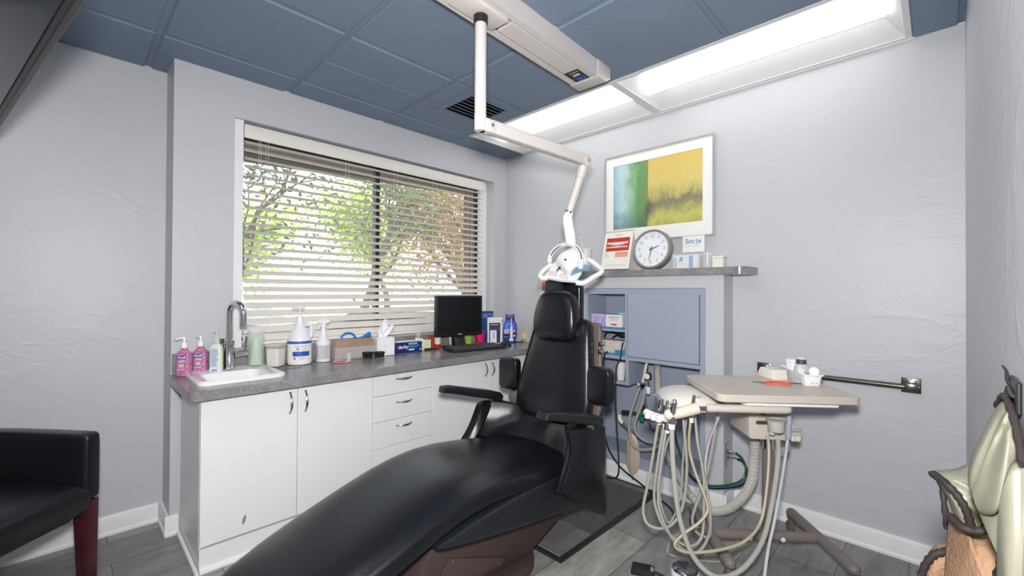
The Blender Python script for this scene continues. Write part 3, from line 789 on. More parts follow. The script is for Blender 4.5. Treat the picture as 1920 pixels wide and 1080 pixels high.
# sink
sk = thing('sink', 'small white enamel drop in sink at the left end of the counter', 'sink', (0.24, -2.12, CZ))
M_enamel = mat('white_enamel', (0.84,0.84,0.84), 0.12, var=0.01, coat=0.4)
q = MB(); ZR = CZ+0.0006
def rr(x0,x1,y0,y1,r,z): return [Vector((x,y,z)) for x,y in rrect(x0,x1,y0,y1,r,5)]
q.loft([rr(0.045,0.435,-2.305,-1.94,0.045,ZR), rr(0.045,0.435,-2.305,-1.94,0.045,ZR+0.012), rr(0.055,0.425,-2.295,-1.95,0.04,ZR+0.019), rr(0.085,0.395,-2.265,-1.975,0.04,ZR+0.014),
        rr(0.13,0.375,-2.25,-1.99,0.04,ZR+0.006), rr(0.14,0.365,-2.235,-2.005,0.05,CZ-0.11), rr(0.17,0.335,-2.205,-2.035,0.05,CZ-0.135)], cap=False)
q.bm.faces.new([q.bm.verts.new(p_) for p_ in rr(0.17,0.335,-2.205,-2.035,0.05,CZ-0.135)])
q.loft([rr(0.045,0.435,-2.305,-1.94,0.045,ZR), rr(0.09,0.39,-2.26,-1.98,0.04,ZR)], cap=False)
bmesh.ops.remove_doubles(q.bm, verts=q.bm.verts, dist=0.0002); bmesh.ops.recalc_face_normals(q.bm, faces=q.bm.faces)
part('basin', q, M_enamel, sk, world=True)
q = MB(); q.lathe([(0.0,CZ-0.1345),(0.03,CZ-0.1345),(0.032,CZ-0.131),(0.02,CZ-0.130),(0.0,CZ-0.1315)], (0.25,-2.12,0), 20); part('drain', q, M_chrome, sk, world=True)
# faucet
FX0, FY0 = 0.085, -2.112; FZ = ZR+0.0145
fc = thing('faucet', 'chrome gooseneck faucet with a single side lever behind the sink', 'faucet', (FX0, FY0, FZ))
q = MB(); q.lathe([(0.026,FZ),(0.027,FZ+0.004),(0.0235,FZ+0.01),(0.0235,FZ+0.115),(0.021,FZ+0.118),(0.021,FZ+0.125),(0.0235,FZ+0.128),(0.0235,FZ+0.148),(0.018,FZ+0.152)], (FX0,FY0,0), 28); part('body', q, M_chrome, fc, world=True)
q = MB(); pts = [(FX0,FY0,FZ+0.15),(FX0,FY0,FZ+0.22),(FX0,FY0,FZ+0.29)]
for k in range(1,10):
    a = PI*k/9; pts.append((FX0+0.045-0.045*math.cos(a), FY0+0.02-0.02*math.cos(a), FZ+0.29+0.052*math.sin(a)))
pts += [(FX0+0.09, FY0+0.04, FZ+0.22)]
q.tube(pts, 0.0165, 16, 3); part('spout', q, M_chrome, fc, world=True)
q = MB(); q.cyl((FX0+0.012,FY0+0.02,FZ+0.075),(FX0+0.012,FY0+0.083,FZ+0.080),0.0175,0.0175,18,0.003); h = part('handle_barrel', q, M_chrome, fc, world=True)
q = MB(); q.tube([(FX0+0.012,FY0+0.068,FZ+0.09),(FX0+0.012,FY0+0.072,FZ+0.12),(FX0+0.012,FY0+0.075,FZ+0.165)],0.006,10,2); part('lever', q, M_chrome, h, world=True)

# ---- bottles at the left
M_pinkgel = speck_mat('pink_speckled_print', (0.62,0.30,0.47), (0.40,0.10,0.26), 170, 0.22)
M_pumpw = mat('white_pump_plastic', (0.82,0.82,0.83), 0.3, var=0.01)
def pump_bottle(label, loc, rz, nozzle):
    t = thing('sanitizer_bottle', label, 'hand sanitizer', loc, rz, group='pink hand sanitizer bottles by the sink')
    q = MB(); q.rrlathe([(0.026,0.0),(0.031,0.003),(0.032,0.02),(0.032,0.10),(0.029,0.115),(0.016,0.128),(0.013,0.132),(0.013,0.14)], (0,0,0), 28, 3.5, 0.66); part('bottle', q, M_pinkgel, t)
    q = MB(); q.cyl((0,0,0.138),(0,0,0.166),0.0145,0.0140,18,0.002); c = part('collar', q, M_pumpw, t)
    q = MB(); q.cyl((0,0,0.166),(0,0,0.181),0.006,0.006,12); q.tube([(0.006,0,0.186),(-0.012,0,0.188),(-0.036,-0.004,0.182)],0.0055,8,3); q.cyl((0,0,0.180),(0,0,0.190),0.009,0.008,12)
    q.move(Matrix.Rotation(nozzle,4,'Z')); part('pump_head', q, M_pumpw, t)
    q = MB(); q.prism([(-0.020,0.084),(0.022,0.090),(0.022,0.106),(-0.020,0.100)], -0.0222, -0.0214, 'y'); lb = part('brand_patch', q, M_blueprint, t)
    text_mesh('Purell', 0.0155, M_paper, 'lettering', frame3((0.001,-0.0226,0.0945), (1,0,0.12), (0,0,1)), lb, shear=0.2, bold=0.0004)
    q = MB()
    for i, (wd, z) in enumerate(((0.022,0.079),(0.030,0.073),(0.024,0.060),(0.026,0.055),(0.022,0.050),(0.032,0.036))): q.box(-wd/2, wd/2, -0.0222, -0.0214, z-0.0013, z+0.0013)
    part('print_lines', q, M_paper, t)
    return t
pump_bottle('pink hand sanitizer pump bottle in the left corner of the counter, nozzle turned left', (0.085,-2.303,CZ+0.0005), R(52), R(40))
pump_bottle('pink hand sanitizer pump bottle next to the clear dish soap', (0.060,-2.232,CZ+0.0005), R(52), R(-35))
t = thing('soap_bottle', 'clear topped soap bottle with pale blue back label, between pink sanitizer and faucet', 'soap bottle', (0.096,-2.170,CZ+0.0005), R(50))
q = MB(); q.rrlathe([(0.025,0.0),(0.028,0.003),(0.028,0.125),(0.024,0.14),(0.015,0.148),(0.013,0.150)], (0,0,0), 28, 3.5, 0.62); part('bottle', q, mat('pale_green_gel', (0.70,0.78,0.62), 0.15, var=0.04), t)
q = MB(); q.box(-0.022,0.022,-0.0192,-0.0176,0.008,0.132,0.0004,1); lb = part('back_label', q, mat('pale_label_paper', (0.74,0.80,0.72), 0.5), t)
q = MB(); rnd = random.Random(5)
for i in range(15):
    z = 0.124-i*0.0062; q.box(-0.018,-0.018+rnd.uniform(.024,.036),-0.0199,-0.0191,z-0.0016,z+0.0016)
q.box(-0.013,0.013,-0.0199,-0.0191,0.012,0.022)
part('print_lines', q, mat('pale_blue_print', (0.22,0.30,0.62), 0.5), lb)
q = MB(); q.lathe([(0.0145,0.150),(0.0155,0.168),(0.0125,0.18),(0.0085,0.186),(0.007,0.205),(0.010,0.207),(0.010,0.216),(0.003,0.219)], (0,0,0), 20); q.tube([(0,0,0.213),(-0.012,0,0.214),(-0.022,0,0.209)],0.004,8,2); part('pump_head', q, M_clear2, t)
t = thing('soap_bottle', 'green and dark glassy bottle half hidden behind the faucet', 'soap bottle', (0.046,-2.138,CZ+0.0005), R(50))
q = MB(); q.rrlathe([(0.017,0.0),(0.020,0.003),(0.020,0.03),(0.0201,0.031)], (0,0,0), 24, 3.0, 0.8); part('bottle', q, mat('lime_liquid', (0.28,0.55,0.04), 0.15), t)
q = MB(); q.rrlathe([(0.0201,0.0312),(0.020,0.11),(0.014,0.13),(0.011,0.135),(0.011,0.15)], (0,0,0), 24, 3.0, 0.8); part('upper_bottle', q, mat('dark_teal_plastic', (0.10,0.15,0.16), 0.2, var=0.3, scale=60), t)
q = MB(); q.cyl((0,0,0.15),(0,0,0.168),0.0125,0.0125,16,0.002); part('cap', q, M_dkgrey, t)

# ---- stack of pale green cups in a clear dispenser
M_cup = mat('pale_green_plastic', (0.42,0.66,0.38), 0.35, var=0.03)
CXY = (0.075,-1.985)
proto = None
for k in range(9):
    if proto is None:
        q = MB(); q.lathe([(0.0232,0.061),(0.0235,0.059),(0.028,0.004),(0.031,0.0035),(0.0315,0.0015),(0.031,0.0),(0.0282,0.001),(0.0276,0.003),(0.0232,0.057),(0.0,0.0575)], (0,0,0), 26, cap=True)
        proto = solo('plastic_cup', q, M_cup, 'pale green plastic cup in the upside down stack beside the sink', 'cup', (CXY[0],CXY[1],CZ+0.0225), group='stacked green cups', world=False); src = proto
    else:
        c = src.copy(); COL.objects.link(c); c.location = (CXY[0], CXY[1], CZ+0.0225+k*0.0098)
q = MB(); q.lathe([(0.040,0.0),(0.040,0.19),(0.039,0.19),(0.0385,0.002),(0.0,0.0015)], (0,0,0), 28)
solo('cup_dispenser', q, M_clear, 'clear plastic tube around the stack of green cups', 'cup dispenser', (CXY[0],CXY[1],CZ+0.0203), world=False)
# ---- lidded tub
t = thing('lidded_tub', 'rounded square clear tub of white powder with a cloudy lid, right of the green cups', 'tub', (0.085,-1.888,CZ+0.0005), R(40))
q = MB(); q.rrlathe([(0.030,0.003),(0.036,0.006),(0.039,0.08),(0.039,0.10)], (0,0,0), 32, 5); part('contents', q, mat('white_powder', (0.76,0.745,0.69), 0.8, var=0.05, scale=30), t)
q = MB(); q.rrlathe([(0.032,0.0),(0.0375,0.003),(0.0405,0.118),(0.042,0.12)], (0,0,0), 32, 5); part('tub', q, mat('clear_tub', (0.85,0.84,0.80), 0.15, alpha_mix=0.62), t)
q = MB(); q.rrlathe([(0.0425,0.112),(0.046,0.114),(0.046,0.121),(0.042,0.125),(0.02,0.127),(0.0005,0.127)], (0,0,0), 32, 5); part('lid', q, mat('cloudy_tan_lid', (0.66,0.60,0.52), 0.25, alpha_mix=0.25), t)
# ---- gallon jug with pump
t = thing('pump_jug', 'large white jug with a blue label and long pump, in front of the window', 'pump jug', (0.096,-1.765,CZ+0.0005), R(48))
q = MB(); q.lathe([(0.054,0.0),(0.062,0.004),(0.064,0.015),(0.064,0.135),(0.062,0.148),(0.054,0.172),(0.042,0.195),(0.029,0.215),(0.024,0.232),(0.024,0.25),(0.019,0.252)], (0,0,0), 36); part('body', q, mat('white_hdpe', (0.80,0.81,0.84), 0.35, var=0.01), t)
q = MB(); q.tube([(0.030,0.005,0.222),(0.046,0.007,0.228),(0.061,0.009,0.215),(0.063,0.009,0.185),(0.060,0.009,0.155)],0.0085,10,4); part('handle', q, mat('white_hdpe', (0.8,0.8,0.8)), t)
q = MB(); q.cyl((0,0,0.25),(0,0,0.276),0.0195,0.0185,20,0.002); q.cyl((0,0,0.276),(0,0,0.315),0.0062,0.0062,12); part('pump', q, M_pumpw, t)
q = MB(); q.cyl((0,0,0.312),(0,0,0.327),0.016,0.018,16,0.003); q.tube([(0.024,0,0.326),(0,0,0.329),(-0.028,0,0.325),(-0.042,0,0.318)],0.0085,10,3); part('pump_head', q, M_pumpw, t)
def arc_label(r, a0, a1, z0, z1, n=14):
    q = MB(); G = [[(r*math.sin(R(a0+(a1-a0)*i/n)), -r*math.cos(R(a0+(a1-a0)*i/n)), z) for z in (z0,z1)] for i in range(n+1)]
    q.sheet(G, 0.0006); return q
lb = part('label', arc_label(0.0647,-75,95,0.012,0.125), M_paper, t)
part('label_band', arc_label(0.0653,-75,95,0.122,0.136), mat('cobalt_print', (0.02,0.10,0.45), 0.4), lb)
part('label_block', arc_label(0.0655,-10,72,0.052,0.078), mat('cobalt_print', (0.02,0.10,0.45), 0.4), lb)
q = MB()
for (a0,a1,z,hh) in ((0,60,0.108,0.0022),(32,58,0.096,0.0015),(32,52,0.090,0.0012),(-2,62,0.082,0.0012),(20,48,0.044,0.0013),(20,52,0.039,0.0013),(20,44,0.034,0.0013)):
    for s_ in range(4):
        aa = a0+(a1-a0)*s_/4; ab = aa+(a1-a0)/4-2.5
        G = [[(0.0655*math.sin(R(aa+(ab-aa)*i/3)), -0.0655*math.cos(R(aa+(ab-aa)*i/3)), zz) for zz in (z-hh,z+hh)] for i in range(4)]; q.sheet(G, 0.0004)
part('print_lines', q, M_greypr, lb)
q = MB(); G = [[(0.0657*math.sin(R(-4+8*i/3)), -0.0657*math.cos(R(-4+8*i/3)), zz) for zz in (0.034,0.046)] for i in range(4)]; q.sheet(G,0.0004); part('red_mark', q, M_redpr, lb)
q = MB(); q.lathe([(0.0,0.0),(0.008,0.0),(0.008,0.0006),(0.0,0.0006)], (0,0,0), 18); q.move(Matrix.Translation((0.0655*math.sin(R(14)), -0.0655*math.cos(R(14)), 0.094)) @ Matrix.Rotation(R(14),4,'Z') @ Matrix.Rotation(R(90),4,'X')); part('emblem', q, M_greypr, lb)
q = MB()
for i in range(3): q.box(0.040-0.03,0.046,-0.03,-0.03,0,0) if False else None
# ---- spray bottle
t = thing('spray_bottle', 'white trigger spray bottle with a small print back label, right of the white jug', 'spray bottle', (0.098,-1.630,CZ+0.0005), R(50))
M_spr = mat('white_spray_plastic', (0.80,0.80,0.82), 0.32, var=0.01)
q = MB(); q.lathe([(0.036,0.0),(0.041,0.003),(0.041,0.012),(0.039,0.014),(0.039,0.10),(0.041,0.102),(0.041,0.112),(0.034,0.125),(0.024,0.145),(0.0165,0.168),(0.015,0.20),(0.0155,0.212)], (0,0,0), 30); part('bottle', q, M_spr, t)
q = MB(); q.cyl((0,0,0.205),(0,0,0.228),0.0175,0.0165,18,0.002); q.prism([(-0.030,0.246),(-0.034,0.240),(-0.032,0.232),(-0.006,0.228),(0.016,0.226),(0.036,0.233),(0.042,0.243),(0.033,0.250),(0.008,0.257),(-0.016,0.254)], -0.0125, 0.0125, 'y', 0.003); part('spray_head', q, M_spr, t)
q = MB(); q.tube([(-0.012,0,0.236),(-0.020,0,0.222),(-0.023,0,0.205),(-0.031,0,0.195)],0.0052,8,3); part('trigger', q, M_spr, t)
part('back_label', arc_label(0.0396,-80,80,0.016,0.099), mat('pale_grey_label', (0.66,0.66,0.66), 0.5), t)
q = MB(); rnd = random.Random(9)
for col_ in ((-72,-18),(-2,62)):
    for i in range(20):
        z = 0.095-i*0.0038; b1 = col_[1]-rnd.uniform(0,10)
        G = [[(0.0401*math.sin(R(col_[0]+(b1-col_[0])*j/5)), -0.0401*math.cos(R(col_[0]+(b1-col_[0])*j/5)), zz) for zz in (z-0.0009,z+0.0009)] for j in range(6)]; q.sheet(G,0.0003)
part('print_lines', q, M_greypr, t)

# ---- clear acrylic holder with folded brown towels and blue strap
HX, HY = 0.082,-1.440
t = thing('acrylic_bin', 'clear acrylic bin holding brown paper towels, between spray bottle and tissue box', 'storage bin', (HX,HY,CZ+0.0004), R(90))
W2, D2, Hh = 0.136, 0.055, 0.105
q = MB()
q.box(-W2,W2,-D2,D2,0,0.003); q.box(-W2,W2,-D2,-D2+0.003,0.003,Hh*0.72); q.box(-W2,W2,D2-0.003,D2,0.003,Hh); q.box(-W2,-W2+0.003,-D2+0.003,D2-0.003,0.003,Hh*0.8); q.box(W2-0.003,W2,-D2+0.003,D2-0.003,0.003,Hh*0.8)
part('bin', q, M_clear, t)
t = thing('paper_towel_pack', 'folded brown paper towels standing in the clear acrylic bin', 'paper towels', (HX,HY,CZ+0.0045), R(90))
M_kraft = mat('brown_kraft_paper', (0.36,0.255,0.185), 0.8, var=0.12, scale=14)
for k, (dx, h) in enumerate(((-0.036,0.112),(-0.012,0.118),(0.014,0.115),(0.034,0.108))):
    q = MB(); q.cbox((0.0, dx, h/2), (0.25, 0.019, h), 0.005); 
    part('towel_bundle', q, M_kraft, t)
q = MB(); q.torus((-0.03,-0.002,0.104),0.052,0.0062,'y',26,8,0,PI); 
o = solo('blue_loop', q, mat('glossy_blue_plastic', (0.02,0.20,0.62), 0.25), 'glossy blue hoop sticking up behind the brown paper towels', 'hoop', (HX,HY,CZ+0.0045), rotz=R(90), world=False)
q = MB(); q.tube([(0.055,0.012,0.116),(0.09,0.012,0.126),(0.125,0.012,0.14)],0.012,10,3,radii=lambda s:0.005+0.011*s)
solo('blue_wrap', q, mat('glossy_blue_plastic', (0.02,0.2,0.62)), 'blue wrapped roll poking out above the paper towels, beside the tissue box', 'wrap', (HX,HY,CZ+0.0045), rotz=R(90), world=False)
# ---- pink rimmed clear tray
t = thing('impression_tray', 'small clear and pink plastic tray lying on the counter in front of the acrylic bin', 'tray', (0.215,-1.575,CZ+0.0004), R(25))
q = MB(); q.loft([superring((0,0,z),(1,0,0),(0,1,0),a,bb,2.4,26) for z,a,bb in ((0,0.045,0.028),(0.002,0.050,0.032),(0.009,0.052,0.034))], cap=False); q.bm.faces.new([q.bm.verts.new(v_) for v_ in superring((0,0,0.0008),(1,0,0),(0,1,0),0.045,0.028,2.4,26)])
part('tray', q, mat('pink_clear_plastic', (0.80,0.42,0.44), 0.15, alpha_mix=0.45), t)
q = MB(); q.box(-0.012,0.013,-0.001,0.001,0,0.055); q.move(Matrix.Translation((0.04,0.022,0.004)) @ Matrix.Rotation(R(-22),4,'X') @ Matrix.Rotation(R(-18),4,'Y')); part('flap', q, M_clear2, t)
q = MB(); q.torus((0,0,0.004),0.024,0.003,'z',22,6); part('ring', q, mat('deep_pink_plastic', (0.6,0.10,0.13), 0.3), t)
# ---- dark safety glasses
t = thing('safety_glasses', 'black wraparound safety glasses in front of the tissue box', 'glasses', (0.185,-1.350,CZ+0.0024), R(62))
M_dlens = mat('dark_lens', (0.012,0.013,0.014), 0.12)
for s_ in (-1,1):
    G = [[(s_*(0.006+0.058*i/6), -0.030-0.004+0.028*(i/6)**2, 0.004+0.036*j/3*(1-0.25*(i/6))) for j in range(4)] for i in range(7)]
    q = MB(); q.sheet(G,0.002); part('lens', q, M_dlens, t)
    q = MB(); q.tube([(s_*0.064,-0.006,0.030),(s_*0.066,0.008,0.030),(s_*0.045,0.016+0.004*s_,0.026),(-s_*0.03,0.018+0.006*s_,0.016)],0.004,8,3); part('temple', q, M_blackpl, t)
q = MB(); q.tube([(-0.064,-0.006,0.036),(-0.035,-0.028,0.041),(0,-0.034,0.040),(0.035,-0.028,0.041),(0.064,-0.006,0.036)],0.0035,8,3); part('brow_bar', q, M_blackpl, t)
# ---- tissue box
t = thing('tissue_box', 'white ribbed tissue box with a tissue pulled up, beside the dark blue glove box', 'tissue box', (0.092,-1.235,CZ+0.0005), R(82))
q = MB(); a = 0.058; hh = 0.118
q.box(-a,a,-a,a,0,hh,0.004)
for s_ in range(9):
    x = -a+0.0105+s_*0.01185; q.cyl((x,-a-0.0006,0.003),(x,-a-0.0006,hh-0.003),0.0042,0.0042,8)
    q.cyl((a+0.0006,x,0.003),(a+0.0006,x,hh-0.003),0.0042,0.0042,8)
part('box', q, mat('white_ribbed_plastic', (0.82,0.82,0.84), 0.4, var=0.01), t)
q = MB()
G = []
for i in range(9):
    row = []
    for j in range(7):
        u = i/8; v = j/6-0.5
        wdt = 0.010+0.024*math.sin(PI*min(1,u*0.8+0.1)); row.append((v*2*wdt+0.022*u-0.008, 0.008*math.sin(v*8+u*3), hh-0.006+u*0.125-0.020*abs(v)*u*2))
    G.append(row)
q.sheet(G,0.0006)
G = [[(p_[0]*0.8+0.004+0.045*(i/8)**1.4, p_[1]-0.010*(i/8)-0.003, hh-0.006+(p_[2]-hh+0.006)*(0.80-0.30*(p_[0]+0.03)*6*(i/8))) for p_ in r_] for i, r_ in enumerate(G)]
q.sheet(G,0.0006); part('tissue', q, mat('soft_white_tissue', (0.85,0.85,0.87), 0.9, var=0.01), t)
# ---- dark blue glove box
t = thing('glove_box', 'dark blue glove box on the counter, right of the tissue box', 'glove box', (0.082,-1.048,CZ+0.0005), R(84))
q = MB(); q.box(-0.098,0.098,-0.038,0.038,0,0.072,0.0012,1); part('carton', q, mat('navy_carton', (0.008,0.025,0.14), 0.35), t)
q = MB(); q.box(-0.099,0.099,-0.0385,0.0385,0.0722,0.0738); q.box(-0.07,0.07,-0.018,0.018,0.0738,0.079,0.003); part('open_top', q, mat('crumpled_white_glove', (0.68,0.70,0.70), 0.5, bump=0.5, bscale=60), t)
fr = lambda x,z: frame3((x,-0.0385,z),(1,0,0),(0,0,1))
text_mesh('darby', 0.034, M_paper, 'lettering', fr(-0.042,0.040), t, bold=0.0005)
q = MB(); q.torus((-0.084,-0.0388,0.040),0.007,0.0018,'y',16,6); part('logo_mark', q, mat('magenta_print', (0.6,0.03,0.25), 0.4), t)
text_mesh('HANDSON', 0.0135, M_paper, 'lettering', fr(0.029,0.060), t, bold=0.0003)
q = MB()
for x0,x1,z in ((-0.002,0.075,0.050),(-0.002,0.083,0.042),(-0.002,0.062,0.034)):
    x = x0
    while x < x1: q.box(x,min(x+0.011,x1),-0.0392,-0.0382,z-0.0022,z+0.0022); x += 0.0128
part('print_lines', q, mat('sky_blue_print', (0.05,0.30,0.62), 0.4), t)
q = MB(); q.box(-0.002,0.040,-0.0392,-0.0382,0.015,0.024); part('white_tag', q, M_paper, t)
q = MB(); q.torus((0.088,-0.0388,0.018),0.005,0.0012,'y',14,6); part('seal_mark', q, M_paper, t)
# ---- odd items behind
t = thing('sticky_note_block', 'pale yellow block of sticky notes standing behind the black pen', 'sticky notes', (0.080,-0.888,CZ+0.0005), R(80))
q = MB(); q.box(-0.034,0.034,-0.016,0.016,0,0.072,0.001,1); part('pad', q, mat('pale_yellow_paper', (0.74,0.70,0.46), 0.7, var=0.03), t)
q = MB(); q.lathe([(0.0,0.0),(0.011,0.0),(0.011,0.0006),(0.0,0.0006)],(0,0,0),18); q.move(Matrix.Translation((-0.039,-0.0185,0.058)) @ Matrix.Rotation(R(90),4,'X')); 
q2 = MB(); q2.cbox((-0.038,-0.0166,0.062),(0.04,0.0012,0.04),0,Matrix.Rotation(R(38),3,'Y')); c = part('card', q2, M_paper, t); part('green_dot', q, mat('lime_sticker', (0.25,0.60,0.03), 0.5), c)
t = thing('floss_dispenser', 'small white and tan roll leaning on the backsplash above the sticky notes', 'roll', (0.044,-0.922,CZ+0.0005), R(80))
q = MB(); q.cyl((-0.02,0.0,0.105),(0.0,0.0,0.105),0.016,0.016,22,0.002); part('roll', q, mat('tan_tape', (0.56,0.50,0.36), 0.5), t)
q = MB(); q.box(0.0,0.003,-0.012,0.012,0.0,0.128,0.001,1); q.box(-0.028,0.0,-0.010,0.010,0,0.088,0.002,1); part('stand', q, M_whpl, t)
t = thing('pen', 'black pen lying on the counter below the sticky notes', 'pen', (0.115,-0.865,CZ+0.0005), R(78))
q = MB(); q.tube([(-0.05,0,0.0075),(0.055,0,0.0075)],0.007,12,1); part('barrel', q, M_blackpl, t)
q = MB(); q.cyl((0.055,0,0.0075),(0.078,0,0.0075),0.006,0.0015,12); part('tip', q, M_dkgrey, t)

# ---- computer monitor
MX, MYc = 0.135,-0.625
t = thing('computer_monitor', 'black flat computer monitor switched off, standing on the counter by the window', 'monitor', (MX,MYc,CZ+0.0005), R(84))
q = MB(); q.box(-0.205,0.205,-0.016,0.022,0.088,0.392,0.006); part('casing', q, M_blackpl, t)
q = MB(); q.box(-0.186,0.186,-0.0175,-0.015,0.115,0.378); part('screen', q, mat('black_screen', (0.006,0.006,0.007), 0.22, var=0.02), t)
q = MB(); q.box(-0.02,0.02,-0.0172,-0.0158,0.098,0.105); part('maker_badge', q, M_greypr, t)
q = MB(); q.prism([(0.022,0.22),(0.05,0.20),(0.035,0.02),(-0.01,0.012),(-0.025,0.02),(0.010,0.10),(0.022,0.12)], -0.045, 0.045, 'x', 0.004); part('neck', q, M_blackpl, t)
q = MB(); q.prism(rrect(-0.115,0.115,-0.085,0.075,0.03), 0.0, 0.014, 'z', 0.004); part('stand_base', q, M_blackpl, t)
# keyboard
t = thing('keyboard', 'black computer keyboard on the counter in front of the monitor', 'keyboard', (0.312,-0.615,CZ+0.0005), R(83))
q = MB(); q.prism([(-0.075,0.0),(0.075,0.0),(0.075,0.026),(0.066,0.028),(-0.070,0.015),(-0.076,0.010)], -0.225, 0.225, 'x', 0.002); part('case', q, M_blackpl, t)
q = MB(); sl = math.atan2(0.013,0.136)
for r_ in range(6):
    x = -0.212
    while x < 0.205:
        wk = 0.0165 if r_ else 0.0165
        if r_ == 0 and -0.12 < x < -0.02: wk = 0.10
        yy = -0.058+r_*0.0215; q.cbox((x+wk/2, yy, 0.0182+(yy+0.07)*0.095), (wk, 0.0165, 0.006), 0.0012, Matrix.Rotation(sl,3,'X'), 1); x += wk+0.0027
k_ = part('keys', q, M_dkgrey, t); k_['kind'] = 'stuff'
t = thing('computer_mouse', 'black computer mouse to the right of the keyboard', 'mouse', (0.315,-0.305,CZ+0.002), R(83))
q = MB(); q.loft([superring((0,y,0),(1,0,0),(0,0,1),wd,h_,2.4,20,0.0005) for y,wd,h_ in ((-0.055,0.012,0.008),(-0.048,0.024,0.017),(-0.03,0.030,0.026),(0,0.031,0.034),(0.028,0.030,0.033),(0.046,0.022,0.022),(0.054,0.010,0.008))]); part('shell', q, M_blackpl, t, ang=60)
q = MB(); q.cyl((-0.004,-0.036,0.026),(0.004,-0.036,0.026),0.007,0.007,14); part('scroll_wheel', q, M_dkgrey, t)
q = MB(); q.tube([(0.255,-0.31,CZ+0.006),(0.20,-0.33,CZ+0.006),(0.15,-0.37,CZ+0.008),(0.11,-0.42,CZ+0.03),(0.10,-0.44,CZ+0.08),(0.09,-0.46,CZ+0.10)],0.0024,8,5); solo('monitor_cable', q, M_blackpl, 'thin black cable running from the mouse to the back of the monitor', 'cable', (0.2,-0.33,CZ+0.002))
q = MB(); q.tube([(0.245,-0.12,CZ+0.004),(0.215,-0.20,CZ+0.004),(0.20,-0.29,CZ+0.006),(0.17,-0.33,CZ+0.009)],0.0022,8,5); solo('charger_cable', q, M_blackpl, 'thin black cable on the counter beside the toothbrush box', 'cable', (0.16,-0.2,CZ+0.002))
# red lidded jar, mug, cards behind the monitor
t = thing('pill_jar', 'small jar with red lid and white label behind the left side of the monitor', 'jar', (0.052,-0.762,CZ+0.0005))
q = MB(); q.cyl((0,0,0.028),(0,0,0.085),0.024,0.024,22,0.003); part('jar', q, M_paper, t)
q = MB(); q.cyl((0,0,0.0),(0,0,0.028),0.0255,0.0255,22,0.002); q.box(-0.02,0.02,-0.026,-0.0245,0.03,0.10) if False else None; part('lid', q, mat('red_plastic', (0.62,0.01,0.01), 0.25), t)
q = MB(); q.box(-0.03,0.03,-0.012,0.012,0,0.10,0.002,1); solo('red_brown_box', q, mat('red_brown_card', (0.36,0.08,0.03), 0.5), 'narrow red brown box behind the red lidded jar', 'box', (0.037,-0.80,CZ+0.0005), R(90), world=False)
q = MB(); q.cbox((0,0,0.052),(0.115,0.0015,0.10),0,Matrix.Rotation(R(-8),3,'X')); solo('leaflet', q, M_paper, 'white leaflet leaning on the backsplash behind the monitor stand', 'leaflet', (0.040,-0.585,CZ+0.002), R(90), world=False)
q = MB(); q.cbox((0,0,0.045),(0.05,0.0015,0.09),0,Matrix.Rotation(R(-8),3,'X')); solo('green_card', q, mat('lime_card', (0.40,0.66,0.05), 0.5), 'lime green card leaning behind the monitor, left of the pink cup', 'card', (0.040,-0.455,CZ+0.002), R(90), world=False)
q = MB(); q.lathe([(0.034,0.0),(0.036,0.002),(0.038,0.098),(0.036,0.098),(0.034,0.005),(0,0.004)], (0,0,0), 26); solo('pink_cup', q, mat('hot_pink_plastic', (0.75,0.01,0.12), 0.3), 'hot pink cup beside the right edge of the monitor', 'cup', (0.062,-0.352,CZ+0.0005), world=False)

# toothbrush packages
t = thing('toothbrush_box', 'dark blue toothbrush box standing at the back, tallest behind the white box', 'toothbrush box', (0.064,-0.275,CZ+0.0005), R(62))
q = MB(); q.box(-0.05,0.05,-0.012,0.012,0,0.262,0.001,1); part('carton', q, mat('deep_blue_carton', (0.012,0.05,0.20), 0.3, var=0.2), t)
q = MB(); q.box(-0.046,0.046,-0.0135,-0.0125,0.205,0.245); part('print_patch', q, speck_mat('blue_swirl_print', (0.28,0.34,0.75), (0.02,0.03,0.20), 90), t)
t = thing('toothbrush_box', 'white toothbrush box with a pictured white handle, between monitor and round topped blue box', 'toothbrush box', (0.130,-0.248,CZ+0.0005), R(57))
q = MB(); q.box(-0.062,0.062,-0.02,0.02,0,0.212,0.001,1); part('carton', q, mat('white_carton', (0.76,0.78,0.80), 0.3, var=0.02), t)
q = MB(); q.box(-0.050,0.042,-0.0212,-0.0202,0.004,0.168); pn = part('dark_panel', q, grid_fade_mat('dark_panel_print', [(0,s2l('1b2a5a')),(0.3,s2l('16244d')),(0.62,s2l('3a2c5e')),(0.78,s2l('131428'))], 2, 0, 0.17), t)
q = MB(); q.box(-0.042,0.012,-0.0222,-0.0214,0.006,0.108,0.0003,1); c = part('pictured_handle', q, M_whpl, pn)
q = MB(); q.box(-0.014,-0.008,-0.0226,-0.0222,0.045,0.092); part('handle_slot', q, M_blueprint, pn)
q = MB()
for i in range(10): q.box(-0.038+i*0.0068,-0.033+i*0.0068,-0.022,-0.0214,0.148+0.0015*(i%3),0.155)
part('print_lines', q, M_paper, pn)
q = MB(); q.lathe([(0.002,0.0),(0.006,0.002),(0.0058,0.09),(0.0035,0.11),(0.003,0.15),(0.004,0.152),(0.004,0.168),(0.001,0.17)], (0.053,-0.027,0.02), 14); tb = part('toothbrush', q, M_whpl, t)
q = MB(); q.box(0.0485,0.0575,-0.035,-0.0305,0.176,0.19); part('bristles', q, mat('teal_bristle', (0.03,0.42,0.40), 0.6), tb)
t = thing('toothbrush_display', 'blue and purple round topped toothbrush display card with a white brush fixed on it', 'toothbrush display', (0.165,-0.105,CZ+0.0125), R(50))
q = MB(); pts = [(-0.048,0.0),(0.048,0.0),(0.052,0.02),(0.056,0.10)]
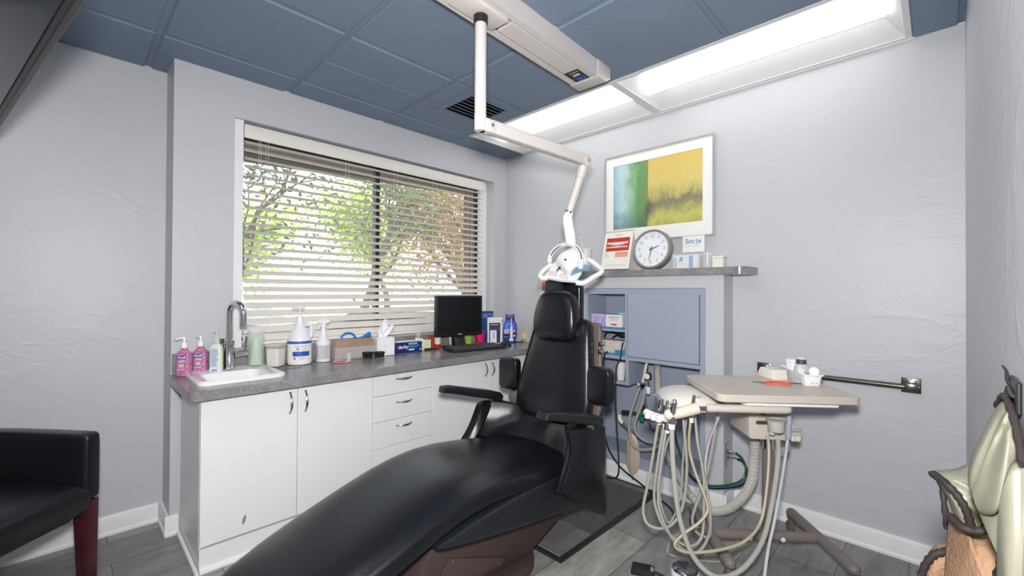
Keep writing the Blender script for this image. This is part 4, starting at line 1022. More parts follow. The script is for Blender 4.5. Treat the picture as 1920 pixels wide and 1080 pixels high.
for k in range(0,9):
    a = R(8+18.2*k*0.55); pts.append((0.056*math.cos(a), 0.118+0.052*math.sin(a)))
pts = [(-0.046,0.0),(0.046,0.0),(0.056,0.03),(0.058,0.12),(0.052,0.148),(0.038,0.166),(0.036,0.225),(0.030,0.222),(0.0,0.215),(-0.030,0.222),(-0.036,0.225),(-0.038,0.166),(-0.052,0.148),(-0.058,0.12),(-0.056,0.03)]
q.prism(pts, -0.007, 0.007, 'y', 0.0015, 1)
mdisp = bpy.data.materials.new('blue_purple_ring_print'); mdisp.use_nodes = True; nt = mdisp.node_tree; bs = nt.nodes['Principled BSDF']; bs.inputs['Roughness'].default_value = 0.2
tcn = nt.nodes.new('ShaderNodeTexCoord'); mpn = nt.nodes.new('ShaderNodeMapping'); mpn.inputs['Location'].default_value = (0.006,0,-0.118); mpn.inputs['Scale'].default_value = (1,0.2,1)
ln = nt.nodes.new('ShaderNodeVectorMath'); ln.operation = 'LENGTH'; rpn = nt.nodes.new('ShaderNodeValToRGB'); mrn = nt.nodes.new('ShaderNodeMath'); mrn.operation = 'MULTIPLY'; mrn.inputs[1].default_value = 9
nt.links.new(tcn.outputs['Object'], mpn.inputs[0]); nt.links.new(mpn.outputs[0], ln.inputs[0]); nt.links.new(ln.outputs['Value'], mrn.inputs[0]); nt.links.new(mrn.outputs[0], rpn.inputs[0])
el = rpn.color_ramp.elements
for i, (p_, c_) in enumerate([(0.0,'3a9be8'),(0.14,'2545b8'),(0.22,'63c4f2'),(0.33,'2b4fd0'),(0.44,'7d5be0'),(0.52,'3a2a8c'),(0.66,'15163c'),(1.0,'1d3fb0')]):
    if i >= len(el): el.new(p_)
    el[i].position = p_; el[i].color = (*s2l(c_),1)
nt.links.new(rpn.outputs[0], bs.inputs['Base Color'])
part('display_card', q, mdisp, t)
q = MB(); q.lathe([(0.004,0.0),(0.0115,0.003),(0.0125,0.05),(0.0105,0.10),(0.006,0.118),(0.0038,0.125),(0.0032,0.165),(0.0045,0.168),(0.0045,0.182),(0.001,0.184)], (0.010,-0.018,0.005), 16); q.cyl((0.010,-0.018,0.0),(0.010,-0.018,0.022),0.021,0.017,18,0.003); tb = part('toothbrush', q, M_whpl, t)
q = MB(); q.box(-0.052,-0.006,-0.0082,-0.0072,0.086,0.094); q.box(-0.052,-0.008,-0.0082,-0.0072,0.074,0.079); q.box(-0.052,-0.010,-0.0082,-0.0072,0.066,0.071); q.box(-0.052,-0.014,-0.0082,-0.0072,0.058,0.060); q.box(-0.052,-0.014,-0.0082,-0.0072,0.032,0.034); q.box(0.028,0.044,-0.0082,-0.0072,0.036,0.050)
part('print_lines', q, M_paper, t)
text_mesh('iO', 0.026, M_paper, 'lettering', frame3((0.034,-0.0085,0.080),(1,0,0),(0,0,1)), t, bold=0.0006)
q = MB()
for i in range(3):
    x = -0.026
    while x < 0.024: q.box(x,x+0.0075,-0.0082,-0.0072,0.194+i*0.008,0.1965+i*0.008); x += 0.009
part('header_print', q, M_greypr, t)
q = MB(); q.lathe([(0.058,0.0),(0.062,0.003),(0.060,0.008),(0.045,0.0118),(0.0,0.012)], (0.165,-0.105,CZ+0.0003), 30); solo('display_base', q, M_blackpl, 'round black base under the blue toothbrush display', 'display base', (0.165,-0.105,CZ+0.0003))
# wall outlet with plug, on the picture wall above the counter
t = thing('wall_outlet', 'beige wall outlet with a plug in it, above the right end of the counter', 'outlet', (0.235,-0.0005,0.845))
M_ivory = mat('ivory_plastic', (0.62,0.50,0.38), 0.4)
q = MB(); q.box(-0.036,0.036,-0.006,0,-0.045,0.075,0.002,1); part('cover_plate', q, M_ivory, t)
q = MB(); q.loft([superring((0.0,-0.0065,0.0),(1,0,0),(0,0,1),0.022,0.030,4,20), superring((0.0,-0.03,-0.004),(1,0,0),(0,0,1),0.015,0.022,4,20)]); pl_ = part('plug', q, mat('cream_plug', (0.72,0.62,0.48), 0.4), t)
q = MB(); q.tube([(0.0,-0.026,-0.02),(0.0,-0.030,-0.035),(0.0,-0.032,-0.0465),(-0.02,-0.07,-0.0468)],0.004,8,4); part('cord', q, M_blackpl, pl_)
# laminated colour chart taped to the picture wall
t = thing('wall_chart', 'small white sheet with green yellow and red bands taped to the wall beside the headrest', 'wall chart', (0.475,-0.0005,1.27))
q = MB(); q.box(-0.063,0.063,-0.0018,0,-0.115,0.115); part('sheet', q, M_paper, t)
q = MB(); q.box(-0.050,0.052,-0.0028,-0.0018,-0.04,0.068); part('colour_bands', q, grid_fade_mat('band_print', [(0.0,s2l('b03a30')),(0.38,s2l('d8702c')),(0.55,s2l('e8a63a')),(0.72,s2l('c8c84a')),(0.86,s2l('2a4a3a'))], 2, -0.04, 0.068), t)
q = MB()
for z in (0.040,0.022,0.006,-0.010,-0.026): q.box(-0.030,0.034,-0.0034,-0.0028,z-0.002,z+0.002)
part('print_lines', q, M_greypr, t)
# ================================================================== PICTURE WALL
# ---- framed abstract picture
t = thing('framed_picture', 'large silver framed abstract picture of blue, green and yellow washes above the ledge', 'picture', (1.409, -0.002, 1.866))
PW, PH, PD = 0.377, 0.306, 0.028
M_silver = mat('pale_silver_frame', (0.66,0.66,0.66), 0.3, 0.7, var=0.02)
q = MB(); fw = 0.010
for x0,x1,z0,z1 in ((-PW,PW,PH-fw,PH),(-PW,PW,-PH,-PH+fw),(-PW,-PW+fw,-PH+fw,PH-fw),(PW-fw,PW,-PH+fw,PH-fw)): q.box(x0,x1,-PD,0,z0,z1)
part('frame', q, M_silver, t)
q = MB(); AX, AZ = 0.308, 0.222; ac = (-0.001, 0.012)
for x0,x1,z0,z1 in ((-PW+fw,PW-fw,ac[1]+AZ,PH-fw),(-PW+fw,PW-fw,-PH+fw,ac[1]-AZ),(-PW+fw,ac[0]-AX,ac[1]-AZ,ac[1]+AZ),(ac[0]+AX,PW-fw,ac[1]-AZ,ac[1]+AZ)): q.box(x0,x1,-0.020,-0.017,z0,z1)
part('mount', q, mat('white_mount_card', (0.85,0.85,0.83), 0.7, var=0.01), t)
q = MB(); q.box(-AX-0.002,AX+0.002,-0.0165,-0.013,-AZ-0.002,AZ+0.002); o = part('artwork', q, painting_mat(), t); o.location = (ac[0],0,ac[1])
q = MB(); q.box(-PW+fw,PW-fw,-0.0245,-0.023,-PH+fw,PH-fw); part('glazing', q, mat('picture_glass', (0.9,0.9,0.9), 0.03, alpha_mix=0.94), t)

# ---- ledge top
LZ = 1.362
t = thing('ledge_top', 'grey stone pattern laminate ledge top with a rounded end on the half height wall', 'ledge', (1.43, -0.1, 1.32))
pl = [(0.80,-0.0012),(0.80,-0.2)]+[(2.012-0.05+0.05*math.sin(a), -0.2+0.05-0.05*math.cos(a)) for a in [PI/2*k/6 for k in range(7)]]+[(2.012,-0.0012)]
q = MB(); q.prism(pl, 1.3205, LZ, 'z', 0.0015, 1); part('slab', q, M_counter, t, world=True, ang=25)
q = MB(); q.prism([(0.82,-0.0012),(0.82,-0.172),(1.965,-0.172),(1.965,-0.0012)], 1.309, 1.3203, 'z'); 
LE = LZ+0.0006
# ---- flip chart with teeth
t = thing('flip_chart', 'white easel flip book with a red photograph of teeth, left of the wall clock', 'flip book', (1.165,-0.115,LE))
Mt = Matrix.Rotation(R(-14),4,'X')
q = MB(); q.box(-0.108,0.108,-0.004,0.004,0.012,0.282,0.001,1); q.move(Mt); part('front_page', q, mat('cream_page', (0.82,0.80,0.74), 0.6, var=0.02), t)
q = MB(); q.box(-0.108,0.108,-0.002,0.002,0.0,0.285); q.move(Matrix.Translation((0,0.118,0)) @ Matrix.Rotation(R(11),4,'X')); part('back_board', q, mat('grey_card', (0.55,0.54,0.52), 0.7), t)
q = MB(); q.box(-0.086,0.090,-0.0052,-0.0042,0.142,0.236); q.move(Mt); ph = part('photograph', q, mat('gum_red_print', (0.50,0.045,0.025), 0.35, var=0.2), t)
q = MB()
for row,(z,n,w_,h_) in enumerate(((0.194,12,0.0118,0.026),(0.171,12,0.010,0.016))):
    for i in range(n):
        u = (i-(n-1)/2)/((n-1)/2); ww = w_*(1.12-0.35*abs(u)); zc = z+(0.006*u*u if row == 0 else -0.002*u*u)
        q.ball((u*0.074,-0.0055,zc),1,2,(ww/2*1.12,0.0022,h_/2*(1.0-0.22*abs(u))))
q.move(Mt); tt = part('teeth_picture', q, mat('tooth_white_print', (0.80,0.80,0.76), 0.3, var=0.02), ph); tt['kind'] = 'stuff'
q = MB(); q.box(-0.006,0.086,-0.0052,-0.0042,0.098,0.131); q.move(Mt); oc = part('small_picture', q, mat('orange_gum_print', (0.66,0.24,0.10), 0.4, var=0.2), t)
q = MB()
for i in range(8): q.prism([(0.002+i*0.0105,0.099),(0.0075+i*0.0105,0.099),(0.0095+i*0.0105,0.124),(0.005+i*0.0105,0.124)],-0.0058,-0.0050,'y')
q.move(Mt); oo = part('root_stripes', q, mat('peach_print', (0.80,0.60,0.46), 0.5), oc); oo['kind'] = 'stuff'
q = MB(); x = -0.028
for wl in (0.009,0.007,0.008,0.005,0.008,0.007): q.box(x,x+wl,-0.0052,-0.0042,0.254,0.2585); x += wl+0.0022
for i in range(4): q.box(-0.092,-0.060+0.008*(i%2),-0.0052,-0.0042,0.128-i*0.009,0.1295-i*0.009)
q.box(-0.07,0.08,-0.0052,-0.0042,0.040,0.0415)
q.move(Mt); part('print_lines', q, M_greypr, t)
q = MB()
for i in range(22): q.torus((-0.10+i*0.0068,-0.012,0.007),0.006,0.0011,'x',10,5)
q.tube([(-0.104,-0.006,0.004),(0.05,-0.006,0.004)],0.002,6,1); part('spiral_binding', q, mat('blue_grey_wire', (0.12,0.20,0.32), 0.35), t)

# ---- wall clock leaning on the ledge
t = thing('wall_clock', 'round grey rimmed clock with a white face standing on the ledge under the picture', 'clock', (1.437,-0.098,LE+0.1285))
CT = Matrix.Rotation(R(-7),4,'X'); RC = 0.127
q = MB(); q.lathe([(RC-0.004,0.022),(RC,0.012),(RC,-0.026),(RC-0.003,-0.034),(RC-0.009,-0.036),(RC-0.014,-0.033),(RC-0.015,-0.024),(0,-0.0235)],(0,0,0),56,'y'); q.lathe([(0,0.0225),(RC-0.004,0.022)],(0,0,0),56,'y',False); q.move(CT); part('rim', q, mat('grey_clock_rim', (0.23,0.225,0.215), 0.4, var=0.03), t)
q = MB(); q.lathe([(RC-0.0155,-0.0236),(RC-0.0155,-0.025),(0,-0.025)],(0,0,0),48,'y'); q.move(CT); fc_ = part('clock_face', q, mat('white_clock_face', (0.80,0.82,0.86), 0.35, var=0.01), t)
for h_ in range(1,13):
    a = R(30*h_); r_ = 0.083
    text_mesh(str(h_), 0.030, M_greypr, 'numeral', CT @ frame3((r_*math.sin(a),-0.0254,r_*math.cos(a)),(1,0,0),(0,0,1)), fc_)
q = MB()
for h_ in range(12): a = R(30*h_); q.cyl((0.103*math.sin(a),-0.0249,0.103*math.cos(a)),(0.103*math.sin(a),-0.0258,0.103*math.cos(a)),0.0022,0.0022,8)
q.move(CT); mk = part('hour_mark', q, M_blackpr, fc_); mk['kind'] = 'stuff'
M_hand = mat('dark_grey_hand', (0.09,0.10,0.12), 0.4)
def hand(name, ang, L, w0, w1, y, tail):
    q = MB(); q.prism([(-w0,-tail),(w0,-tail),(w0*1.2,0),(w1,L),(-w1,L),(-w0*1.2,0)], y-0.001, y, 'y'); q.move(CT @ Matrix.Rotation(R(ang),4,'Y')); return part(name, q, M_hand, t)
hand('hour_hand', 70, 0.058, 0.0032, 0.0014, -0.0265, 0.016); hand('minute_hand', 190, 0.080, 0.0030, 0.0010, -0.028, 0.018); hand('second_hand', 124, 0.066, 0.0006, 0.0005, -0.0292, 0.028)

# ---- small sign fixed on the wall, card holder, cups
t = thing('smile_sign', 'small white card sign with blue smile lettering under the corner of the picture', 'sign', (1.665,-0.031,1.516))
q = MB(); q.box(-0.066,0.066,-0.003,0.003,-0.050,0.050,0.0006,1); part('card', q, M_paper, t)
text_mesh('Sm:)e', 0.044, mat('smile_blue_print', (0.03,0.17,0.42), 0.4), 'lettering', frame3((0,-0.0036,0.018),(1,0,0),(0,0,1)), t)
q = MB(); x = -0.046
for wl in (0.012,0.008,0.012,0.007,0.010,0.013,0.008): q.box(x,x+wl,-0.0036,-0.003,-0.014,-0.0085); x += wl+0.003
part('print_lines', q, mat('pale_grey_print', (0.62,0.64,0.66), 0.5), t)
q = MB(); q.box(-0.03,0.03,0.003,0.0285,-0.02,0.02); part('mounting_pad', q, M_paper, t)
t = thing('card_holder', 'clear acrylic holder of blue and white cards on the ledge below the smile sign', 'card holder', (1.660,-0.115,LE))
q = MB(); W2 = 0.083
q.box(-W2,W2,-0.028,0.022,0,0.003); q.box(-W2,W2,0.019,0.022,0.003,0.088); q.box(-W2,W2,-0.028,-0.0255,0.003,0.085); q.box(-W2,-W2+0.0025,-0.0255,0.019,0.003,0.086); q.box(W2-0.0025,W2,-0.0255,0.019,0.003,0.086); part('holder', q, M_clear, t)
M_cyan = mat('cyan_print', (0.0,0.30,0.60), 0.35, var=0.02)
for k,(y_,xo) in enumerate(((0.010,0.0),(0.0,0.004),(-0.012,-0.002))):
    q = MB(); q.box(-0.070+xo,0.068+xo,y_-0.003,y_+0.003,0.0035,0.079,0.0005,1); o = solo('greeting_card', q, M_paper, ('white card at the back of the acrylic card holder','white card in the middle of the acrylic card holder','blue banded white card at the front of the acrylic card holder')[k], 'card', (1.660,-0.115,LE), world=False)
    if k == 2:
        q = MB(); q.box(0.018,0.042,y_-0.0036,y_-0.003,0.006,0.076); q.prism([(-0.044,0.034),(-0.036,0.070),(-0.016,0.070),(-0.020,0.044),(-0.032,0.044)],y_-0.0036,y_-0.003,'y'); q.box(-0.066,-0.058,y_-0.0036,y_-0.003,0.006,0.068); part('blue_band', q, M_cyan, o)
        text_mesh('Free', 0.022, mat('pale_teal_print', (0.45,0.70,0.66), 0.4), 'lettering', frame3((-0.012,y_-0.0037,0.026),(1,0,0),(0,0,1)), o)
q = MB(); q.lathe([(0.024,0.0),(0.027,0.002),(0.031,0.088),(0.0295,0.088),(0.0255,0.004),(0,0.003)],(0,0,0),26); solo('clear_cup', q, mat('faint_clear_plastic', (0.88,0.88,0.88), 0.1, alpha_mix=0.85), 'clear plastic cup on the ledge between card holder and small cream box', 'cup', (1.775,-0.105,LE), world=False)
t = thing('cream_box', 'small cream lidded box on the ledge, nearest its rounded end', 'box', (1.842,-0.105,LE))
q = MB(); q.box(-0.030,0.030,-0.028,0.028,0,0.054,0.0015,1); part('box', q, mat('cream_card', (0.78,0.76,0.69), 0.5, var=0.02), t)
q = MB(); q.box(-0.032,0.032,-0.030,0.030,0.0545,0.066,0.0015,1); part('lid', q, mat('cream_card', (0.78,0.76,0.69)), t)
t = thing('glass_tumbler', 'clear tumbler on the ledge behind the dental light', 'tumbler', (0.925,-0.105,LE))
q = MB(); q.lathe([(0.034,0),(0.040,0.003),(0.046,0.165),(0.0445,0.165),(0.038,0.006),(0,0.005)],(0,0,0),28); q.lathe([(0.046,0.158),(0.047,0.1585),(0.047,0.166),(0.046,0.1665)],(0,0,0),28,'z',False); part('glass', q, M_clear2, t)
t = thing('interdental_brush', 'clear handled dental brush standing in the tumbler behind the dental light', 'dental brush', (0.925,-0.105,LE+0.0062))
q = MB(); q.tube([(0.0,0,0.0),(-0.020,0,0.10),(-0.036,0.004,0.20),(-0.040,0.004,0.225)],0.0055,10,3,radii=lambda s:0.007-0.004*s); part('handle', q, M_clear2, t)
q = MB(); q.ball((-0.043,0.004,0.243),0.005,2,(1,1,2.6)); part('brush_head', q, mat('pale_bristle', (0.7,0.7,0.68), 0.6), t)

# ---- built-in blue cabinet
CY = -0.151
t = thing('built_in_cabinet', 'blue grey built in cabinet with a door and open cubbies under the ledge', 'cabinet', (1.37, -0.03, 0))
e = 0.001; X0, X1 = 0.955+e, 1.781-e; Z1 = 1.2455; YBk = 0.10
q = MB()
q.box(X0, 0.978, CY, YBk, 0.0, Z1); q.box(1.752, X1, CY, YBk, 0.0, Z1)           # sides
q.box(0.978, 1.752, CY, YBk, 1.207, Z1)                                            # top
q.box(0.978, 1.752, CY, YBk, 0.776, 0.800)                                         # floor of the upper cabinet
q.box(0.978, 1.752, YBk-0.012, YBk, 0.0, 0.776); q.box(0.978, 1.752, YBk-0.012, YBk, 0.800, 1.207)
q.box(1.268, 1.285, CY, YBk-0.012, 0.800, 1.207)                                   # divider
part('carcass', q, M_blue, t, world=True)
q = MB(); q.box(0.978, 1.268, CY+0.004, YBk-0.012, 0.957, 0.973); part('shelf', q, M_blue, t, world=True)
q = MB(); q.box(1.288, 1.746, CY-0.0015, CY+0.016, 0.803, 1.210, 0.001, 1); part('door', q, mat('blue_grey_door', (0.345,0.385,0.475), 0.42, var=0.02, scale=4), t, world=True)
q = MB(); q.box(1.273, 1.295, CY, YBk-0.012, 0.612, 0.776); q.box(0.978, 1.273, CY, YBk-0.012, 0.612, 0.632); part('open_cubby', q, M_blue, t, world=True)
q = MB(); q.box(0.978, 1.752, CY+0.002, YBk-0.012, 0.0, 0.165); part('toe_box', q, M_blue, t, world=True)
# things on its shelves
M_bluepad = mat('blue_absorbent_paper', (0.03,0.25,0.48), 0.7, var=0.05)
for k,(z,lab) in enumerate(((0.9735,'blue paper liner under the lavender and white glove boxes'),(0.8005,'blue paper liner under the cream control unit'))):
    q = MB(); q.box(0.985, 1.262, CY+0.006, 0.07, z, z+0.010, 0.002, 1); q.box(1.19,1.262,CY+0.004,CY+0.012,z+0.01,z+0.034) if k else None
    solo('shelf_liner', q, M_bluepad, lab, 'shelf liner', (1.12,-0.04,z))
zb = 0.9841
t = thing('glove_box', 'lavender glove box in the top cubby beside the headrest', 'glove box', (1.035,-0.06,zb))
q = MB(); q.box(-0.050,0.058,-0.06,0.06,0,0.085,0.001,1); part('carton', q, mat('lavender_carton', (0.52,0.46,0.72), 0.4, var=0.05), t)
q = MB()
for i in range(3): q.box(-0.03,0.03-0.008*i,-0.0608,-0.060,0.060-i*0.014,0.066-i*0.014)
q.box(0.036,0.052,-0.0608,-0.060,0.012,0.058); part('print_lines', q, mat('violet_print', (0.35,0.28,0.62), 0.4), t)
t = thing('glove_box', 'white glove box with a red tag in the top cubby', 'glove box', (1.170,-0.075,zb))
q = MB(); q.box(-0.062,0.066,-0.055,0.055,0,0.083,0.001,1); part('carton', q, mat('white_red_carton', (0.80,0.76,0.76), 0.4, var=0.02), t)
q = MB(); q.box(-0.018,0.024,-0.0558,-0.055,0.012,0.022); part('red_tag', q, M_redpr, t)
q = MB(); q.box(-0.04,0.05,-0.0558,-0.055,0.064,0.070); q.box(-0.03,0.04,-0.0558,-0.055,0.052,0.055); q.box(-0.03,0.03,-0.0558,-0.055,0.044,0.046); part('print_lines', q, M_greypr, t)
q = MB(); q.loft([superring((0.03,0.01,0.083+z),(1,0,0),(0,1,0),a,b_,2,16) for z,a,b_ in ((0,0.04,0.02),(0.012,0.036,0.022),(0.022,0.022,0.014),(0.026,0.008,0.006))]); part('glove_tuft', q, mat('pale_blue_nitrile', (0.22,0.50,0.68), 0.5, bump=0.4, bscale=40), t)
t = thing('control_unit', 'cream control unit with two round knobs in the middle cubby', 'control unit', (1.125,-0.05,0.8112))
q = MB(); q.prism([(-0.085,0.0),(0.06,0.0),(0.06,0.075),(-0.045,0.078),(-0.075,0.044),(-0.085,0.030)], -0.128, 0.120, 'x', 0.002, 1); part('housing', q, mat('aged_cream_plastic', (0.62,0.56,0.46), 0.45, var=0.03), t)
q = MB(); q.prism([(-0.0762,0.045),(-0.0465,0.0785),(-0.0475,0.0795),(-0.0775,0.046)], -0.12, 0.085, 'x'); part('front_panel', q, mat('pale_panel', (0.70,0.68,0.66), 0.5), t)
for kx in (-0.045, 0.025):
    q = MB(); q.cyl((kx,-0.062,0.062),(kx,-0.075,0.073),0.019,0.016,18,0.002); part('knob', q, mat('tan_knob', (0.68,0.58,0.46), 0.4), t)
M_cable = mat('black_rubber_cable', (0.012,0.012,0.013), 0.45)
q = MB(); q.tube([(1.02,0.0,0.90),(1.05,-0.02,0.932),(1.10,0.0,0.935),(1.17,-0.03,0.915),(1.26,-0.05,0.925)],0.005,8,4); q.tube([(1.10,-0.03,0.90),(1.16,-0.05,0.93),(1.25,-0.06,0.94)],0.004,8,4)
solo('coiled_cable', q, M_cable, 'dark cable lying over the cream control unit', 'cable', (1.15,-0.02,0.9))
q = MB(); q.tube([(1.00,-0.12,0.895),(1.03,-0.13,0.93),(1.06,-0.12,0.948)],0.004,8,4); solo('grey_lead', q, mat('grey_rubber', (0.28,0.28,0.28), 0.5), 'short grey lead at the left of the middle cubby', 'cable', (1.03,-0.12,0.9))
q = MB(); q.lathe([(0.022,0.0),(0.024,0.001),(0.033,0.108),(0.0335,0.112),(0.031,0.112),(0.022,0.004),(0,0.003)],(0,0,0),28); solo('paper_cup', q, mat('white_paper_cup', (0.74,0.72,0.70), 0.6, var=0.01), 'tall white paper cup in the low open cubby', 'cup', (1.213,-0.105,0.6326), world=False)

# ---- cords hanging from the cabinet
q = MB(); q.tube([(1.245,-0.135,0.885),(1.255,-0.165,0.86),(1.250,-0.175,0.79),(1.230,-0.19,0.724),(1.229,-0.2,0.551),(1.241,-0.205,0.346),(1.269,-0.225,0.146),(1.272,-0.24,0.052),(1.225,-0.25,0.022),(1.15,-0.255,0.026),(1.125,-0.26,0.10),(1.120,-0.265,0.20)],0.0052,8,5)
solo('power_cord', q, M_cable, 'long black cord looping down from the middle cubby to the mat', 'cord', (1.25,-0.16,0.5))
q = MB(); q.tube([(1.13,-0.14,0.815),(1.128,-0.168,0.80),(1.118,-0.178,0.72),(1.111,-0.18,0.564),(1.109,-0.19,0.422),(1.141,-0.185,0.253),(1.182,-0.182,0.158),(1.27,-0.186,0.078),(1.42,-0.205,0.028),(1.54,-0.26,0.012),(1.66,-0.33,0.009),(1.74,-0.44,0.009)],0.0055,8,5)
solo('power_cord', q, M_cable, 'black cord trailing from the cabinet along the floor past the mat edge', 'cord', (1.11,-0.18,0.5))

# ---- grab bar
t = thing('grab_bar', 'dark polished metal grab bar with square end plates on the right of the picture wall', 'grab bar', (2.36,-0.0008,0.80))
for x, lab in ((-0.315,0),(0.285,1)):
    q = MB(); q.box(x-0.034,x+0.034,-0.007,0,-0.034,0.034,0.0025); q.box(x-0.020,x+0.020,-0.012,-0.007,-0.026,0.026,0.002)
    pp = part('end_plate', q, M_dkmetal, t)
    q = MB(); q.box(x-0.020,x+0.020,-0.062,-0.012,-0.020,0.016,0.003); part('bar_socket', q, M_dkmetal, pp)
    q = MB(); q.cyl((x,-0.0125,0.028),(x,-0.0075,0.028),0.004,0.004,10); q.cyl((x+0.026,-0.008,-0.004),(x+0.026,-0.0065,-0.004),0.004,0.004,10); sw = part('screw', q, M_nickel, pp); sw['kind'] = 'stuff'
q = MB(); q.cyl((-0.315,-0.045,-0.002),(0.285,-0.045,-0.002),0.0125,0.0125,20); part('bar', q, M_dkmetal, t)

# ---- steel wall plate with green and blue hoses on the end of the half height wall
t = thing('gas_outlet', 'square steel gas outlet plate on the end of the half height wall', 'gas outlet', (1.8815,-0.072,0.307))
q = MB(); q.box(0,0.004,-0.045,0.045,-0.065,0.065,0.001,1); part('plate', q, M_nickel, t)
for z in (-0.012,0.014):
    q = MB(); q.cyl((0.004,0,z),(0.022,0,z),0.010,0.009,14,0.001); q.cyl((0.022,0,z),(0.040,0,z),0.0065,0.0065,12); part('fitting', q, M_chrome, t)
pg = [(1.922,-0.072,0.32),(1.957,-0.09,0.306),(1.993,-0.14,0.272),(1.979,-0.175,0.217),(1.907,-0.178,0.169),(1.80,-0.176,0.136),(1.71,-0.17,0.159),(1.655,-0.165,0.241),(1.61,-0.135,0.318),(1.568,-0.130,0.428),(1.50,-0.157,0.464),(1.452,-0.132,0.455)]
for k,(c,nm,lab) in enumerate((((0.005,0.10,0.035),'green_hose','dark green hose looping from the steel wall plate behind the cart hoses'),((0.012,0.022,0.10),'blue_hose','navy blue hose beside the dark green one, looping from the steel wall plate'))):
    q = MB(); q.tube([(p_[0]+0.004*k*(1 if i > 3 else 2.5), p_[1]+(0.004 if i > 3 else -0.010)*k, p_[2]-(0.026 if i < 1 else 0.015)*k) for i, p_ in enumerate(pg)],0.0055,10,5)
    solo(nm, q, mat(nm+'_rubber', c, 0.25), lab, 'hose', (1.8,-0.15,0.25))
t = thing('gas_valve', 'cluster of green and chrome gas valves behind the hanging hoses', 'valve', (1.35,-0.12,0.44))
q = MB(); q.cyl((-0.105,-0.012,-0.012),(0.10,0.012,0.010),0.009,0.009,14); q.cyl((-0.02,0.0,-0.028),(0.10,0.01,-0.024),0.006,0.006,12); part('pipe', q, M_chrome, t)
q = MB(); q.cyl((-0.112,-0.014,-0.013),(-0.055,-0.008,-0.006),0.0135,0.0135,16,0.002); part('grip', q, M_blackpl, t)
for z,r_ in ((0.012,0.017),(-0.028,0.016)):
    q = MB(); q.cyl((0.028,-0.012,z-0.012),(0.034,-0.014,z+0.014),r_,r_*0.8,12,0.003); part('green_knob', q, mat('green_knob_plastic', (0.0,0.19,0.12), 0.35), t)
q = MB(); q.cyl((0.04,-0.012,0.022),(0.042,-0.012,0.062),0.011,0.009,12,0.002); part('black_knob', q, M_blackpl, t)

# ---- pressure gauge, hanger and hoses of the assistant side
t = thing('pressure_gauge', 'small round black pressure gauge hanging under the blue cabinet', 'gauge', (1.408,-0.105,0.685))
q = MB(); q.cyl((0,0.010,0),(0,-0.014,0),0.0225,0.0225,26,0.003); part('case', q, M_blackpl, t)
q = MB(); q.cyl((0,-0.0142,0),(0,-0.0152,0),0.018,0.018,24); part('dial', q, M_paper, t)
q = MB(); q.box(-0.0006,0.0006,-0.0162,-0.0154,-0.004,0.014); q.move(Matrix.Rotation(R(35),4,'Y')); part('needle', q, M_blackpr, t)
q = MB(); q.cyl((0.0,0.0,-0.022),(0.004,0.004,-0.07),0.007,0.009,12); part('stem', q, M_chrome, t)
q = MB(); q.cyl((-0.004,0.004,0.022),(-0.008,0.008,0.09),0.006,0.006,10); part('feed_pipe', q, M_chrome, t)
q = MB(); q.box(-0.012,0.014,-0.006,0.010,-0.115,-0.068,0.003); part('white_valve', q, M_whpl, t)
t = thing('hose_hanger', 'tan rod with a chrome clamp that carries looped grey hoses under the cabinet', 'hose hanger', (1.368,-0.115,0.62))
q = MB(); q.tube([(0.030,0.01,0.149),(0.020,0.005,0.09),(0.008,0,0.02)],0.0085,10,2); part('rod', q, M_cream, t)
q = MB(); q.box(-0.024,0.030,-0.014,0.012,-0.012,0.014,0.004); part('clamp', q, M_chrome, t)
M_ghose = mat('grey_hose_rubber', (0.31,0.31,0.285), 0.4, var=0.04); M_those = mat('tan_grey_hose', (0.33,0.315,0.255), 0.42, var=0.04); M_lhose = mat('light_grey_hose', (0.32,0.32,0.325), 0.35, var=0.03)
q = MB(); q.tube([(1.355,-0.115,0.61),(1.345,-0.15,0.54),(1.325,-0.185,0.426),(1.33,-0.195,0.31),(1.373,-0.205,0.245),(1.452,-0.205,0.252),(1.525,-0.205,0.293),(1.582,-0.2,0.40),(1.60,-0.17,0.50),(1.60,-0.14,0.58)],0.0095,10,5); solo('looped_hose', q, M_ghose, 'outer grey hose of the two loops hanging from the chrome clamp', 'hose', (1.4,-0.18,0.4))
q = MB(); q.tube([(1.392,-0.115,0.61),(1.392,-0.15,0.517),(1.362,-0.185,0.40),(1.370,-0.19,0.335),(1.427,-0.172,0.292),(1.504,-0.182,0.308),(1.555,-0.195,0.39),(1.568,-0.165,0.48),(1.568,-0.13,0.56)],0.009,10,5); solo('looped_hose', q, M_ghose, 'inner grey hose of the two loops hanging from the chrome clamp', 'hose', (1.4,-0.18,0.4))
q = MB(); q.tube([(1.372,-0.085,0.58),(1.375,-0.07,0.50),(1.385,-0.06,0.40),(1.425,-0.06,0.33),(1.455,-0.06,0.40),(1.425,-0.065,0.46)],0.007,10,5); solo('coiled_hose', q, mat('dark_grey_hose', (0.16,0.155,0.15), 0.5), 'dark grey hose coil at the back behind the looped grey hoses', 'hose', (1.4,-0.1,0.45))
t = thing('saliva_trap', 'flat tan leaf shaped breathing bag hanging low beside the grey hoses', 'breathing bag', (1.335,-0.17,0.17))
q = MB(); rings = []
for z,hw,th in ((0.150,0.006,0.005),(0.135,0.026,0.009),(0.10,0.040,0.013),(0.04,0.047,0.016),(-0.02,0.049,0.015),(-0.065,0.044,0.013),(-0.10,0.026,0.009),(-0.118,0.008,0.006)):
    rings.append([p_+Vector((0,-0.006*math.exp(-(p_.x/0.012)**2),0)) for p_ in superring((0.015*math.cos(z*8)-0.01,0,z),(1,0,0),(0,1,0),hw,th,2.2,28)])
q.loft(rings); part('bag', q, mat('tan_bag_rubber', (0.50,0.42,0.33), 0.5, var=0.06), t)
